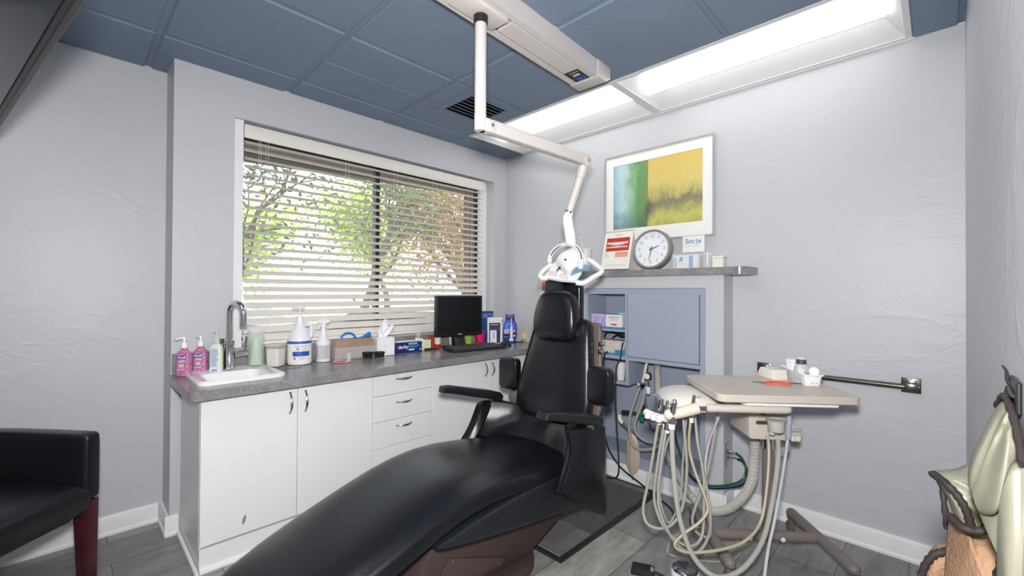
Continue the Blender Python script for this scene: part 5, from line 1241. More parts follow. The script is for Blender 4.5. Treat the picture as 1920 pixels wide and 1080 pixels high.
q = MB(); q.tube([(-0.005,0,-0.115),(0.0,0,-0.135),(0.003,0,-0.150)],0.005,8,2); part('tail', q, M_those, t)
q = MB(); q.tube([(0.0,0,0.148),(-0.04,0.005,0.175),(-0.075,0.008,0.195)],0.010,10,3); part('neck_hose', q, mat('dark_grey_hose', (0.16,0.155,0.15)), t)
q = MB(); q.tube([(-0.075,0.008,0.195),(-0.095,0.008,0.215),(-0.100,0.012,0.245)],0.0135,12,3); part('elbow', q, M_cream, t)

# big corrugated vacuum hose from the cabinet to the cart
cp = [(1.44,-0.04,0.772),(1.442,-0.045,0.72),(1.461,-0.07,0.568),(1.509,-0.125,0.383),(1.578,-0.185,0.25),(1.665,-0.225,0.148),(1.743,-0.245,0.075),(1.845,-0.28,0.048),(1.955,-0.32,0.105),(2.043,-0.36,0.213),(2.090,-0.39,0.316),(2.108,-0.42,0.423),(2.114,-0.425,0.50),(2.114,-0.425,0.572)]
P_ = spline(cp, 40); n_ = len(P_)
q = MB(); q.tube(P_, 0.02, 14, 1, radii=[0.0200+0.0026*math.cos(i*2*PI/3.4) for i in range(n_)])
solo('vacuum_hose', q, mat('ribbed_cream_hose', (0.50,0.485,0.435), 0.45, var=0.03), 'thick ribbed cream vacuum hose swooping from the cabinet down to the cart', 'hose', (1.44,-0.03,0.7))

# ---- floor mat
t = thing('floor_mat', 'dark striped carpet mat with a rubber edge under the dental chair', 'mat', (1.06,-0.67,0.0005))
q = MB(); q.box(-0.435,0.435,-0.45,0.45,0.002,0.011); part('carpet', q, mat_carpet(), t)
q = MB()
for x0,x1,y0,y1 in ((0.435,0.465,-0.48,0.48),(-0.465,-0.435,-0.48,0.48),(-0.435,0.435,-0.48,-0.45),(-0.435,0.435,0.45,0.48)): q.box(x0,x1,y0,y1,0,0.009,0.002,1)
part('rubber_edge', q, mat('black_rubber', (0.02,0.02,0.02), 0.6), t)
# ================================================================== DENTAL CHAIR
CX = 1.24
dc = thing('dental_chair', 'black leather dental chair with the backrest upright, in the middle of the room', 'dental chair', (CX,-1.3,0))
q = MB(); q.prism(rrect(0.99,1.49,-2.15,-1.19,0.16,8), 0.001, 0.052, 'z', 0.012); part('floor_plate', q, M_brown, dc, world=True)
q = MB(); q.prism([(-1.02,0.235),(-1.03,0.135),(-1.23,0.0525),(-1.88,0.0525),(-1.93,0.085),(-1.76,0.318),(-1.6,0.318),(-1.2,0.255)], 1.05, 1.43, 'x', 0.012); lf = part('lift_housing', q, M_brown, dc, world=True)
q = MB(); pp = [(-1.42,0.10),(-1.44,0.115),(-1.70,0.225),(-1.715,0.215),(-1.80,0.105),(-1.785,0.085),(-1.44,0.085)]
q.prism(pp, 1.4305, 1.437, 'x', 0.003); pnl = part('access_panel', q, mat('brown_panel_enamel', (0.06,0.04,0.037), 0.45, bump=0.15, bscale=400), lf, world=True)
for y,z in ((-1.45,0.096),(-1.69,0.212),(-1.785,0.100)):
    q = MB(); q.cyl((1.436,y,z),(1.4395,y,z),0.006,0.005,12); part('screw', q, M_nickel, lf, world=True)
# seat pan (black skirt below the cushion)
M_skirt = leather_mat('black_vinyl_skirt', (0.010,0.012,0.016), 0.36)
q = MB(); rings = []
for y,zt_,zb_,hw in ((-0.835,.40,.20,.27),(-0.85,.425,.180,.29),(-1.0,.42,.186,.294),(-1.2,.418,.222,.295),(-1.45,.405,.262,.295),(-1.65,.385,.300,.293),(-1.78,.362,.330,.288),(-1.82,.352,.340,.280)):
    rings.append(superring((CX,y,(zt_+zb_)/2),(1,0,0),(0,0,1),hw,(zt_-zb_)/2,9,40))
q.loft(rings); part('seat_pan', q, M_skirt, dc, world=True, ang=50)
# seat and leg rest upholstery in one piece
secs = [(-0.925,.412,.385,.215),(-0.94,.432,.36,.255),(-1.0,.446,.335,.276),(-1.12,.460,.328,.286),(-1.25,.480,.340,.288),(-1.40,.502,.360,.286),(-1.54,.512,.372,.284),(-1.64,.507,.368,.283),(-1.74,.492,.352,.282),(-1.86,.461,.322,.281),(-2.00,.417,.280,.279),(-2.14,.369,.232,.276),(-2.26,.323,.188,.268),(-2.34,.288,.162,.248),(-2.385,.258,.163,.215),(-2.40,.230,.180,.165)]
q = MB(); rings = []
for y,zt_,zb_,hw in secs:
    c = (CX,y,(zt_*0.42+zb_*0.58)); h = zt_-c[2]; h2 = c[2]-zb_
    rings.append(superring(c,(1,0,0),(0,0,1),hw,h,3.0,44,h2))
q.loft(rings)
bmesh.ops.subdivide_edges(q.bm, edges=[e_ for e_ in q.bm.edges if abs((e_.verts[0].co-e_.verts[1].co).normalized().y) > 0.8], cuts=2, smooth=0.9, use_grid_fill=False)
part('seat', q, M_leather, dc, world=True, ang=70)
# side aprons under the arms, and the sling between them
M_apron = leather_mat('black_creased_leather', (0.008,0.009,0.0115), 0.22)
for nm,xo,xi in (('side_apron',1.592,1.548),('side_apron',0.888,0.932)):
    sgn = 1 if xo > CX else -1; q = MB(); G = []
    # outer skin : grid in (y,z) with folds pushing x
    for i in range(15):
        u = i/14; row = []
        for j in range(11):
            v = j/10
            yt = -1.13+0.285*u; zt_ = 0.598-0.045*max(0,u-0.55)/0.45; yb = -1.245+0.345*u; zb_ = 0.372-0.20*u
            y = yt+(yb-yt)*v+0.030*(1-u)*math.sin(PI*v)-0.012*u*math.sin(PI*v); z = zt_+(zb_-zt_)*v
            x = xo - sgn*(0.030*(1-v)*(abs(u-0.5)*2)**3 + 0.018*(1-v)**4) + sgn*(0.004*math.sin(7*u+2*v)*(1-v) + 0.024*math.sin(PI*u)**0.8*(0.35+0.65*v)*(1-v**6))
            row.append((x,y,z))
        G.append(row)
    q.sheet(G if sgn > 0 else G[::-1], 0.010)
    # front facing return that turns inward
    G2 = []
    for j in range(11):
        v = j/10; p0 = Vector(G[0][j]); row = []
        for k in range(6):
            w_ = k/5; row.append((p0.x-sgn*(0.005+0.045*w_), p0.y-0.012*math.sin(PI*w_)-0.002+0.035*w_*(1-v)+0.02*w_, p0.z-0.006*w_*v))
        G2.append(row)
    q.sheet(G2 if sgn < 0 else G2[::-1], 0.008)
    # rolled top
    q.tube([Vector(G[i][0])+Vector((-sgn*0.012,0,-0.008)) for i in range(0,15,2)], 0.013, 10, 2)
    part(nm, q, M_apron, dc, world=True, ang=60)
q = MB(); G = []
for i in range(17):
    u = i/16-0.5; row = []
    for j in range(9):
        v = j/8
        ed = abs(u*2)**3
        y = -0.885-0.06*v-0.10*v*v-0.13*ed*(1-0.4*v)+0.006*math.sin(u*19+v*3); z = 0.575-0.155*v+0.02*ed*(1-v)-0.02*math.sin(PI*v)*(1-ed)+0.004*math.sin(u*26-v*4)
        row.append((CX+u*0.645, y, z))
    G.append(row)
q.sheet(G, 0.010); part('back_sling', q, M_apron, dc, world=True, ang=70)
# armrests
for xa,lab in ((0.90,None),(1.578,None)):
    q = MB(); rings = []
    for y,z,hw,th in ((-1.352,.709,.020,.010),(-1.345,.712,.030,.017),(-1.30,.706,.034,.020),(-1.15,.667,.036,.023),(-1.02,.634,.037,.025),(-0.955,.612,.036,.026),(-0.93,.600,.026,.018)):
        rings.append(superring((xa,y,z),(1,0,0),(0,0.27,0.96),hw,th,4.5,28))
    q.loft(rings); a = part('armrest', q, mat('black_moulded_urethane', (0.011,0.012,0.015), 0.33, bump=0.06, bscale=300), dc, world=True, ang=50)
    q = MB(); q.cyl((xa,-1.005,0.583),(xa,-1.005,0.612),0.020,0.020,20,0.003); part('collar', q, M_nickel, a, world=True)
    q = MB(); q.cyl((xa,-1.005,0.45),(xa,-1.005,0.585),0.013,0.013,14); part('post', q, M_chrome, a, world=True)
# backrest
B0 = Vector((1.243,-0.885,0.535)); B1 = Vector((1.262,-0.792,1.075)); AX_ = (B1-B0); Ld = AX_.length; AX_.normalize()
XW = Vector((1,0,0)); NN = Vector((0,-AX_.z,AX_.y)); NN.normalize()
q = MB(); rings = []
for s_,hw,th in ((-0.012,.185,.022),(0.0,.222,.040),(0.03,.240,.050),(0.08,.248,.053),(0.15,.247,.055),(0.22,.238,.054),(0.30,.224,.052),(0.38,.210,.050),(0.45,.198,.048),(0.51,.187,.043),(0.54,.172,.030),(0.55,.145,.014)):
    c = B0+AX_*s_; ring = superring(c,XW,NN,hw,th,3.4,48)
    # slight padding relief: two soft vertical channels
    ring = [p_+NN*(0.004*math.sin((p_.x-c.x)/hw*5.2)*math.exp(-((s_-0.18)/0.16)**2) if (p_-c).dot(NN) > 0 else 0) for p_ in ring]
    rings.append(ring)
q.loft(rings); br = part('backrest', q, M_leather, dc, world=True, ang=70)
for sgn in (-1,1):
    q = MB(); q.tube([B0+AX_*s_+XW*sgn*(hw*0.90)+NN*(th*0.78) for s_,hw,th in ((0.02,.24,.05),(0.08,.248,.053),(0.15,.247,.055),(0.22,.238,.054),(0.30,.224,.052),(0.38,.210,.050),(0.45,.198,.048),(0.52,.187,.043))], 0.0042, 8, 4)
    part('piping', q, M_leather, br, world=True)
q = MB(); rings = []
for s_,hw in ((0.0,.236),(0.01,.252),(0.10,.262),(0.20,.256),(0.34,.232),(0.48,.210),(0.53,.202),(0.54,.19)):
    rings.append(superring(B0+AX_*s_-NN*0.062,XW,NN,hw,0.016,8,40))
q.loft(rings); bs_ = part('back_shell', q, mat('grey_brown_shell', (0.13,0.105,0.10), 0.45, var=0.05), dc, world=True)
for s_ in (0.39,0.43,0.30,0.27):
    q = MB(); c = B0+AX_*s_-NN*0.05+XW*(0.236-0.06*(s_-0.3)); q.cbox(c,(0.026,0.03,0.024),0.004); part('hinge', q, M_nickel, bs_, world=True)
# headrest
q = MB(); rings = []
for z,hw,th,y in ((0.952,.060,.014,-.858),(0.957,.100,.030,-.860),(0.975,.128,.042,-.862),(1.01,.142,.048,-.861),(1.06,.144,.050,-.857),(1.12,.138,.050,-.851),(1.17,.126,.047,-.846),(1.20,.110,.040,-.843),(1.218,.085,.028,-.841),(1.226,.050,.012,-.840)):
    rings.append(superring((1.257,y,z),(1,0,0),(0,-1,0.05),hw,th,3.2,40))
q.loft(rings); hd = part('headrest', q, M_leather, dc, world=True, ang=70)
q = MB(); q.tube([(1.257+0.125*0.97,-0.888,0.985),(1.257+0.138,-0.892,1.02),(1.257+0.137,-0.888,1.08),(1.257+0.126,-0.880,1.14),(1.257+0.108,-0.872,1.185),(1.257+0.08,-0.866,1.212)],0.0038,8,4); part('piping', q, M_leather, hd, world=True)
q = MB(); q.prism(rrect(1.140,1.352,1.02,1.285,0.045,6), -0.772, -0.724, 'y', 0.016, 3); sl_ = part('headrest_slider', q, M_leather, dc, world=True, ang=60)
q = MB(); q.prism([(1.150,1.195),(1.252,1.195),(1.246,1.287),(1.158,1.287)], -0.835, -0.773, 'y', 0.010, 2); part('slider_cover', q, mat('black_matt_vinyl', (0.014,0.016,0.02), 0.5, bump=0.08), sl_, world=True)
# side pads
for x0,x1,z0,z1 in ((0.858,1.000,0.648,0.832),(1.486,1.618,0.672,0.852)):
    q = MB(); q.prism(rrect(x0,x1,z0,z1,0.030,6), -0.905, -0.850, 'y', 0.014, 3); sp_ = part('side_pad', q, M_leather, dc, world=True, ang=60)
    xm = (x0+x1)/2; q = MB(); q.cbox(((xm+CX)/2+(0.06 if xm < CX else -0.06)*0, -0.835, (z0+z1)/2-0.03), (abs(xm-CX)*0.9,0.02,0.05), 0.004); part('pad_bracket', q, mat('grey_brown_shell', (0.13,0.105,0.1)), sp_, world=True)
q = MB(); q.ball((0.905,-0.80,0.585),0.055,3,(0.9,0.7,1.0)); part('pivot_cover', q, mat('grey_brown_shell', (0.13,0.105,0.1)), dc, world=True)

# ================================================================== TRACK AND DENTAL LIGHT
M_trk = mat('pinkish_beige_enamel', (0.58,0.54,0.515), 0.38, var=0.015)
TO = Vector((1.437,-0.745,H)); trz = math.atan2(0.045,1.0)
tk = thing('ceiling_track', 'long beige metal track across the ceiling with a black maker sticker at its end', 'ceiling track', TO, trz)
# local: track runs along -y
q = MB(); q.box(-0.078,-0.062,-2.6,-0.12,-0.090,-0.0035); q.box(0.062,0.078,-2.6,-0.12,-0.090,-0.0035); q.box(-0.062,0.062,-2.6,-0.12,-0.06,-0.0035)
q.box(-0.062,-0.049,-2.6,-0.12,-0.090,-0.084); q.box(0.049,0.062,-2.6,-0.12,-0.090,-0.084); part('rail', q, M_trk, tk)
q = MB(); q.box(-0.0615,0.0615,-2.59,-0.125,-0.064,-0.0605); part('inner_channel', q, M_blackpl, tk)
q = MB(); q.box(-0.043,0.043,-0.72,-0.12,-0.089,-0.064,0.002,1); q.box(-0.043,0.043,-2.6,-1.02,-0.089,-0.064,0.002,1); part('cover_strip', q, M_trk, tk)
q = MB(); q.prism([(-0.125,-0.094),(-0.045,-0.094),(0.0,-0.065),(0.0,-0.0035),(-0.125,-0.0035)], -0.083, 0.083, 'x', 0.004); part('end_cap', q, M_trk, tk)
q = MB(); q.box(-0.040,0.040,-0.245,-0.135,-0.0905,-0.0892); st = part('sticker', q, M_blackpr, tk)
text_mesh('DSL', 0.038, mat('bright_blue_print', (0.03,0.10,0.62), 0.4), 'lettering', frame3((0,-0.160,-0.0908),(-1,0,0),(0,1,0)), st, bold=0.0008)
q = MB(); q.box(-0.018,0.022,-0.196,-0.191,-0.0911,-0.0905); q.box(-0.016,0.02,-0.206,-0.201,-0.0911,-0.0905); q.box(-0.02,0.03,-0.228,-0.2255,-0.0911,-0.0905); part('print_lines', q, M_paper, st)
# light
PX, PY = 1.474, -1.6
ol = thing('dental_light', 'white dental operatory light on a jointed beige arm hanging from the ceiling track', 'dental light', (PX,PY,2.30))
def tkpt(x,y,z): return Matrix.Translation(TO) @ Matrix.Rotation(trz,4,'Z') @ Vector((x,y,z))
q = MB(); q.box(-0.049,0.049,-0.99,-0.75,-0.104,-0.062,0.008); q.move(Matrix.Translation(TO) @ Matrix.Rotation(trz,4,'Z')); part('carriage', q, M_trk, ol, world=True)
q = MB(); q.cyl((PX,PY,2.283),(PX,PY,2.252),0.0285,0.027,24,0.002); part('black_collar', q, M_blackpl, ol, world=True)
q = MB(); q.cyl((PX,PY,2.256),(PX,PY,1.905),0.0225,0.0225,24); q.cyl((PX,PY,1.907),(PX,PY,1.838),0.0232,0.0232,24,0.004); part('pole', q, M_trk, ol, world=True)
q = MB(); q.cbox((PX,PY+0.035,1.865),(0.044,0.075,0.054),0.008); kn = part('knuckle', q, M_trk, ol, world=True)
q = MB(); q.cyl((PX+0.021,PY+0.045,1.868),(PX+0.026,PY+0.045,1.868),0.008,0.007,14); part('bolt', q, M_nickel, kn, world=True)
E1 = Vector((1.475,-0.905,1.878))
q = MB(); d_ = E1-Vector((PX,PY+0.06,1.868)); rings = []
for p0 in (Vector((PX,PY+0.055,1.867)), E1):
    rings.append([p0+Vector((x,0,z)) for x,z in rrect(-0.021,0.021,-0.027,0.027,0.008,4)])
q.loft(rings); ar = part('arm', q, M_trk, ol, world=True)
q = MB(); q.cyl((1.449,-0.905,1.873),(1.501,-0.905,1.873),0.031,0.031,22,0.004); jt = part('elbow', q, M_trk, ol, world=True)
q = MB(); q.cyl((1.500,-0.905,1.873),(1.505,-0.905,1.873),0.008,0.007,12); part('bolt', q, M_nickel, jt, world=True)
q = MB(); q.cyl((1.472,-0.905,1.868),(1.444,-0.902,1.800),0.0255,0.024,20,0.002); q.cyl((1.446,-0.902,1.806),(1.376,-0.90,1.638),0.0205,0.0205,20); part('drop_tube', q, M_trk, ol, world=True)
q = MB(); q.cyl((1.377,-0.90,1.640),(1.372,-0.90,1.628),0.0225,0.0225,20); part('metal_band', q, M_nickel, ol, world=True)
M_lw = mat('bright_white_plastic', (0.68,0.68,0.69), 0.28, var=0.008)
q = MB(); ra_ = []
for c,hw,hd_ in (((1.372,-0.90,1.630),.022,.022),((1.362,-0.90,1.605),.026,.024),((1.364,-0.90,1.58),.027,.024),((1.378,-0.90,1.52),.027,.022),((1.385,-0.90,1.475),.027,.020),((1.386,-0.90,1.462),.022,.016)):
    ra_.append(superring(c,(0.714,0.70,0),(-0.70,0.714,0),hw,hd_,3.5,24))
q.loft(ra_); part('lower_arm', q, M_lw, ol, world=True)
# lamp head frame : origin, a (along front edge), n (panel normal)
LO = Vector((1.372,-0.882,1.327)); n_l = Vector((0.53601634,-0.54727559,0.64278761)).normalized(); a_l = Vector((0.178,0.134,-0.035)); a_l = (a_l-n_l*a_l.dot(n_l)).normalized(); b_l = n_l.cross(a_l)
def L3(a,b_,n): return LO+a_l*a+b_l*b_+n_l*n
yk = [(1.248,-.905,1.388),(1.252,-.90,1.415),(1.272,-.895,1.442),(1.310,-.892,1.462),(1.365,-.892,1.468),(1.410,-.892,1.452),(1.438,-.892,1.42),(1.447,-.895,1.385),(1.446,-.90,1.352)]
q = MB(); q.tube(yk, 0.0125, 12, 4); yo = part('yoke', q, M_lw, ol, world=True)
q = MB(); q.tube([Vector(p_)+(CAMP-Vector(p_)).normalized()*0 + Vector((0.0092,-0.0092,-0.002)) for p_ in yk[1:-1]], 0.0028, 6, 4); part('seal_strip', q, M_blackpl, yo, world=True)
for p_ in (yk[0], yk[-1]):
    q = MB(); q.cyl(Vector(p_)-Vector((0.714,0.70,0))*0.012, Vector(p_)+Vector((0.714,0.70,0))*0.012, 0.020, 0.020, 20, 0.004); part('pivot', q, M_lw, yo, world=True)
out_pts = [(1.27,-1.0,1.305),(1.283,-1.007,1.288),(1.357,-0.95,1.275),(1.436,-0.885,1.264),(1.448,-0.866,1.27),(1.485,-0.777,1.316),(1.48,-0.758,1.336),(1.46,-0.758,1.353),(1.381,-0.771,1.407),(1.305,-0.84,1.412),(1.281,-0.923,1.361)]
def toab(p_): d = Vector(p_)-LO; return (d.dot(a_l), d.dot(b_l))
oab = [toab(p_) for p_ in out_pts]
def frame_panel(outer, inner_list, t0, t1):
    q = MB(); q.prism(outer, t0, t1, 'z', 0.005, 2); return q
# bezel : plate under the head plus two loop handles
hw0 = [p_ for p_ in oab]
cxy = (sum(p_[0] for p_ in oab)/len(oab), sum(p_[1] for p_ in oab)/len(oab))
ML = Matrix(((a_l.x,b_l.x,n_l.x,LO.x),(a_l.y,b_l.y,n_l.y,LO.y),(a_l.z,b_l.z,n_l.z,LO.z),(0,0,0,1)))
core = [toab(p_) for p_ in ((1.292,-0.995,1.290),(1.357,-0.95,1.275),(1.418,-0.898,1.268),(1.418,-0.85,1.310),(1.392,-0.80,1.372),(1.36,-0.79,1.404),(1.305,-0.84,1.412),(1.281,-0.923,1.361))]
q = MB(); q.prism(core, -0.014, 0.010, 'z', 0.006, 2); q.move(ML); bz = part('bezel', q, M_lw, ol, world=True)
for k in range(6):
    aa = oab[1][0]+0.040+(k%2)*0.062; bb = 0.030+0.010*(k//2)
    p1 = toab((1.305,-0.985,1.290)); q = MB(); q.cbox((p1[0]+0.022+(k%2)*0.056, p1[1]+0.010+(k//2)*0.012-(k%2)*0.006, 0.0102),(0.046,0.0032,0.002),0.0008); q.move(ML); part('vent_slot', q, mat('pale_red_grey_slot', (0.30,0.24,0.23), 0.5), bz, world=True)
for loop in ([(1.418,-0.898,1.268),(1.440,-0.880,1.264),(1.452,-0.862,1.270),(1.470,-0.815,1.297),(1.485,-0.777,1.318),(1.481,-0.760,1.335),(1.460,-0.758,1.352),(1.425,-0.765,1.380),(1.392,-0.775,1.397)],
             [(1.300,-0.985,1.290),(1.283,-1.005,1.290),(1.268,-1.001,1.306),(1.270,-0.97,1.335),(1.282,-0.93,1.362)]):
    q = MB(); P_ = spline(loop, 4); rings = []
    for i,p_ in enumerate(P_):
        tg = (P_[min(i+1,len(P_)-1)]-P_[max(i-1,0)]).normalized(); sd = tg.cross(n_l).normalized()
        rings.append(superring(p_, sd, n_l, 0.0125, 0.012, 3, 16))
    q.loft(rings); part('handle', q, M_lw, ol, world=True, ang=60)
# head housing: a rounded box turned so that one corner faces the room
th_ = R(42); a2 = a_l*math.cos(th_)+b_l*math.sin(th_); b2 = -a_l*math.sin(th_)+b_l*math.cos(th_)
HC = LO+a_l*0.000+b_l*0.034
def H3(a,b_,n): return HC+a2*a+b2*b_+n_l*n
q = MB(); rings = []
for h,wa,wb,so in ((0.010,.068,.064,0),(0.030,.068,.064,0),(0.052,.066,.061,0.001),(0.070,.060,.054,0.004),(0.084,.050,.042,0.008),(0.094,.036,.028,0.012),(0.098,.016,.012,0.014)):
    rings.append([H3(so,so,h)+pp_ for pp_ in superring((0,0,0),a2,b2,wa,wb,5.0,40)])
q.loft(rings); dm = part('housing', q, M_lw, ol, world=True, ang=50)
MH = Matrix(((a2.x,b2.x,n_l.x,HC.x),(a2.y,b2.y,n_l.y,HC.y),(a2.z,b2.z,n_l.z,HC.z),(0,0,0,1)))
q = MB(); q.prism(rrect(-0.050,0.046,0.014,0.060,0.006,3), -0.072, -0.066, 'x', 0.003, 1); q.move(MH); sb_ = part('switch_box', q, M_lw, dm, world=True)
q = MB(); q.cyl((-0.072,0.004,0.026),(-0.080,0.004,0.026),0.009,0.008,14,0.001); q.tube([(-0.078,0.004,0.026),(-0.086,0.004,0.018),(-0.090,0.004,0.006)],0.004,8,3); q.move(MH); part('switch', q, M_dkgrey, sb_, world=True)
q = MB()
for i in range(5): q.cyl((-0.0718,-0.032+i*0.016,0.052),(-0.0728,-0.032+i*0.016,0.052),0.0018,0.0018,8)
q.move(MH); dt = part('marks', q, M_blackpr, sb_, world=True); dt['kind'] = 'stuff'
q = MB(); q.cyl((-0.048,-0.004,0.080),(-0.054,-0.004,0.084),0.0055,0.0045,12); q.move(MH); part('cap_screw', q, M_dkgrey, dm, world=True)
q = MB(); q.prism([(-0.054,0.020),(0.054,0.014),(0.056,0.040),(0.024,0.064),(-0.030,0.069),(-0.048,0.058)], -0.0675, -0.0625, 'y', 0.002, 1); q.move(MH)
part('side_window', q, mat('pale_blue_filter_glass', (0.22,0.40,0.58), 0.08, var=0.15, scale=9), dm, world=True)
q = MB(); q.prism([(p_[0]*0.82+cxy[0]*0.18,p_[1]*0.82+cxy[1]*0.18) for p_ in core], -0.0135, -0.0125, 'z'); q.move(ML); part('front_glass', q, mat('pale_blue_filter_glass', (0.22,0.4,0.58)), ol, world=True)

# ================================================================== DELIVERY CART
CR = R(40); CP = Vector((2.17,-0.43,0))
dcart = thing('delivery_cart', 'beige dental instrument cart with a laminate tray top on a mauve tube base', 'instrument cart', CP, CR)
q = MB(); q.tube([(-0.262,0.0,0.098),(0.225,0.0,0.098)],0.0235,18,1); q.tube([(0,0,0.10),(0,0,0.50)],0.0245,18,1); cb = part('frame', q, M_taupe, dcart)
for x in (0.225,-0.262):
    q = MB(); L_ = 0.228
    prof = [(-L_-0.020,0.010),(-L_-0.012,0.0195),(-L_,0.0245),(L_,0.0245),(L_+0.012,0.0195),(L_+0.020,0.010)]
    q.loft([[Vector((x+r_*math.cos(2*PI*k/18),yy,0.098+r_*math.sin(2*PI*k/18))) for k in range(18)] for yy,r_ in prof]); ft = part('foot_bar', q, M_taupe, dcart)
    for yy in (-L_+0.006,L_-0.006):
        q = MB(); q.cyl((x-0.012,yy+0.012,0.0275),(x+0.012,yy+0.012,0.0275),0.0268,0.0268,20,0.003); q.cyl((x,yy,0.045),(x,yy,0.078),0.016,0.020,14); part('caster', q, mat('brown_caster_plastic', (0.16,0.115,0.10), 0.5), ft)
for x in (-0.088,0.055):
    q = MB(); q.cyl((x,-0.0225,0.094),(x,-0.0275,0.094),0.0105,0.009,16,0.001); bt = part('plug_button', q, M_whpl, cb)
q = MB(); q.cyl((0,0,0.49),(0,0,0.580),0.022,0.022,22); part('steel_sleeve', q, M_chrome, dcart)
q = MB(); q.prism([(-0.142,0.592),(-0.132,0.580),(0.010,0.578),(0.070,0.572),(0.079,0.580),(0.079,0.632),(0.030,0.660),(0.025,0.715),(-0.142,0.715)], -0.125, 0.075, 'y', 0.006, 2); bx = part('control_box', q, M_beige, dcart)
q = MB(); q.torus((-0.083,-0.1255,0.655),0.0205,0.0012,'y',26,6); q.cyl((-0.083,-0.1250,0.655),(-0.083,-0.1262,0.655),0.0195,0.0195,24); kd = part('dial', q, M_beige, bx)
q = MB(); q.box(-0.113,-0.060,-0.1335,-0.1265,0.648,0.663,0.002,1); part('pointer_bar', q, M_dkgrey, kd)
q = MB(); q.cyl((-0.083,-0.1245,0.696),(-0.083,-0.131,0.696),0.0095,0.0085,16,0.001); part('bolt', q, M_dkgrey, bx)
for x in (0.040,0.064):
    q = MB(); q.cyl((x,-0.1245,0.588),(x,-0.1285,0.588),0.0105,0.0105,16,0.001); q.cyl((x,-0.1285,0.588),(x,-0.1295,0.588),0.004,0.004,8); part('port', q, M_cream, bx)
# cup holder and bent valve
q = MB(); q.lathe([(0.022,-0.052),(0.030,-0.046),(0.034,-0.004),(0.038,0.0),(0.036,0.002),(0.031,-0.004),(0.0,-0.010)],(-0.058,-0.185,0.685),28); q.cyl((-0.075,-0.185,0.622),(-0.075,-0.185,0.636),0.011,0.011,12); q.box(-0.066,-0.050,-0.152,-0.124,0.640,0.660); part('cup_holder', q, mat('grey_green_plastic', (0.48,0.47,0.42), 0.42), dcart)
M_pipe = mat('blue_grey_plastic', (0.36,0.39,0.46), 0.4)
q = MB(); q.tube([(-0.020,-0.150,0.715),(-0.006,-0.165,0.712),(0.002,-0.170,0.690),(-0.002,-0.172,0.640)],0.011,12,4); q.cyl((-0.002,-0.172,0.66),(-0.002,-0.172,0.60),0.0125,0.011,14,0.002); q.cbox((0.035,-0.150,0.633),(0.06,0.008,0.012),0.002); part('bent_valve', q, M_pipe, dcart)
q = MB(); q.tube([(0.046,-0.06,0.578),(0.050,-0.075,0.545),(0.030,-0.10,0.525),(0.0,-0.12,0.535)],0.0085,10,4); part('short_hose', q, M_lhose, dcart)
# tray top, rails
q = MB(); q.prism(rrect(-0.352,0.188,-0.340,0.080,0.035,6), 0.790, 0.820, 'z', 0.003, 1); tt_ = part('tray_top', q, mat('beige_laminate', (0.54,0.475,0.415), 0.38, var=0.02), dcart)
q = MB(); q.box(-0.26,0.10,-0.20,0.05,0.770,0.7895,0.003,1); q.box(-0.11,0.02,-0.10,0.06,0.7155,0.770); part('tray_bracket', q, mat('dark_bracket', (0.13,0.12,0.11), 0.45), dcart)
q = MB(); q.tube([(-0.235,-0.315,0.781),(0.105,-0.315,0.781)],0.008,10,1); q.tube([(-0.235,-0.315,0.781),(-0.25,-0.28,0.781)],0.007,8,1); part('white_rail', q, M_whpl, dcart)
q = MB(); q.tube([(-0.385,-0.30,0.757),(-0.378,-0.30,0.757),(-0.09,-0.30,0.757),(-0.070,-0.295,0.757)],0.0165,16,1,radii=[0.010,0.0165,0.0165,0.0165]); q.tube([(-0.075,-0.298,0.757),(-0.06,-0.27,0.757),(-0.06,-0.10,0.757)],0.0155,14,2); part('support_arm', q, M_beige, dcart)
q = MB(); q.tube([(-0.435,-0.300,0.757),(-0.385,-0.30,0.757)],0.0065,10,1); part('pivot_pin', q, M_nickel, dcart)
q = MB(); q.tube([(-0.536,-0.300,0.727),(-0.525,-0.302,0.728),(-0.480,-0.302,0.738),(-0.430,-0.301,0.752),(-0.415,-0.300,0.756)],0.022,18,3,radii=lambda s: 0.0225 if 0.05 < s < 0.93 else 0.015); q.ball((-0.530,-0.301,0.726),0.0225,3); hb = part('holder_arm', q, mat('aged_cream_enamel', (0.65,0.58,0.49), 0.38, var=0.03), dcart)
q = MB(); q.tube([(-0.540,-0.292,0.708),(-0.562,-0.262,0.704),(-0.590,-0.225,0.706),(-0.600,-0.205,0.708)],0.015,14,3); part('holder_block', q, mat('off_white_plastic', (0.74,0.71,0.66), 0.4), dcart)
for hx,hy in ((-0.556,-0.272),(-0.572,-0.248),(-0.590,-0.224)):
    q = MB(); q.cyl((hx-0.010,hy-0.008,0.690),(hx-0.010,hy-0.008,0.716),0.0125,0.0125,16,0.002); part('holder_clip', q, mat('off_white_plastic', (0.74,0.71,0.66)), dcart)
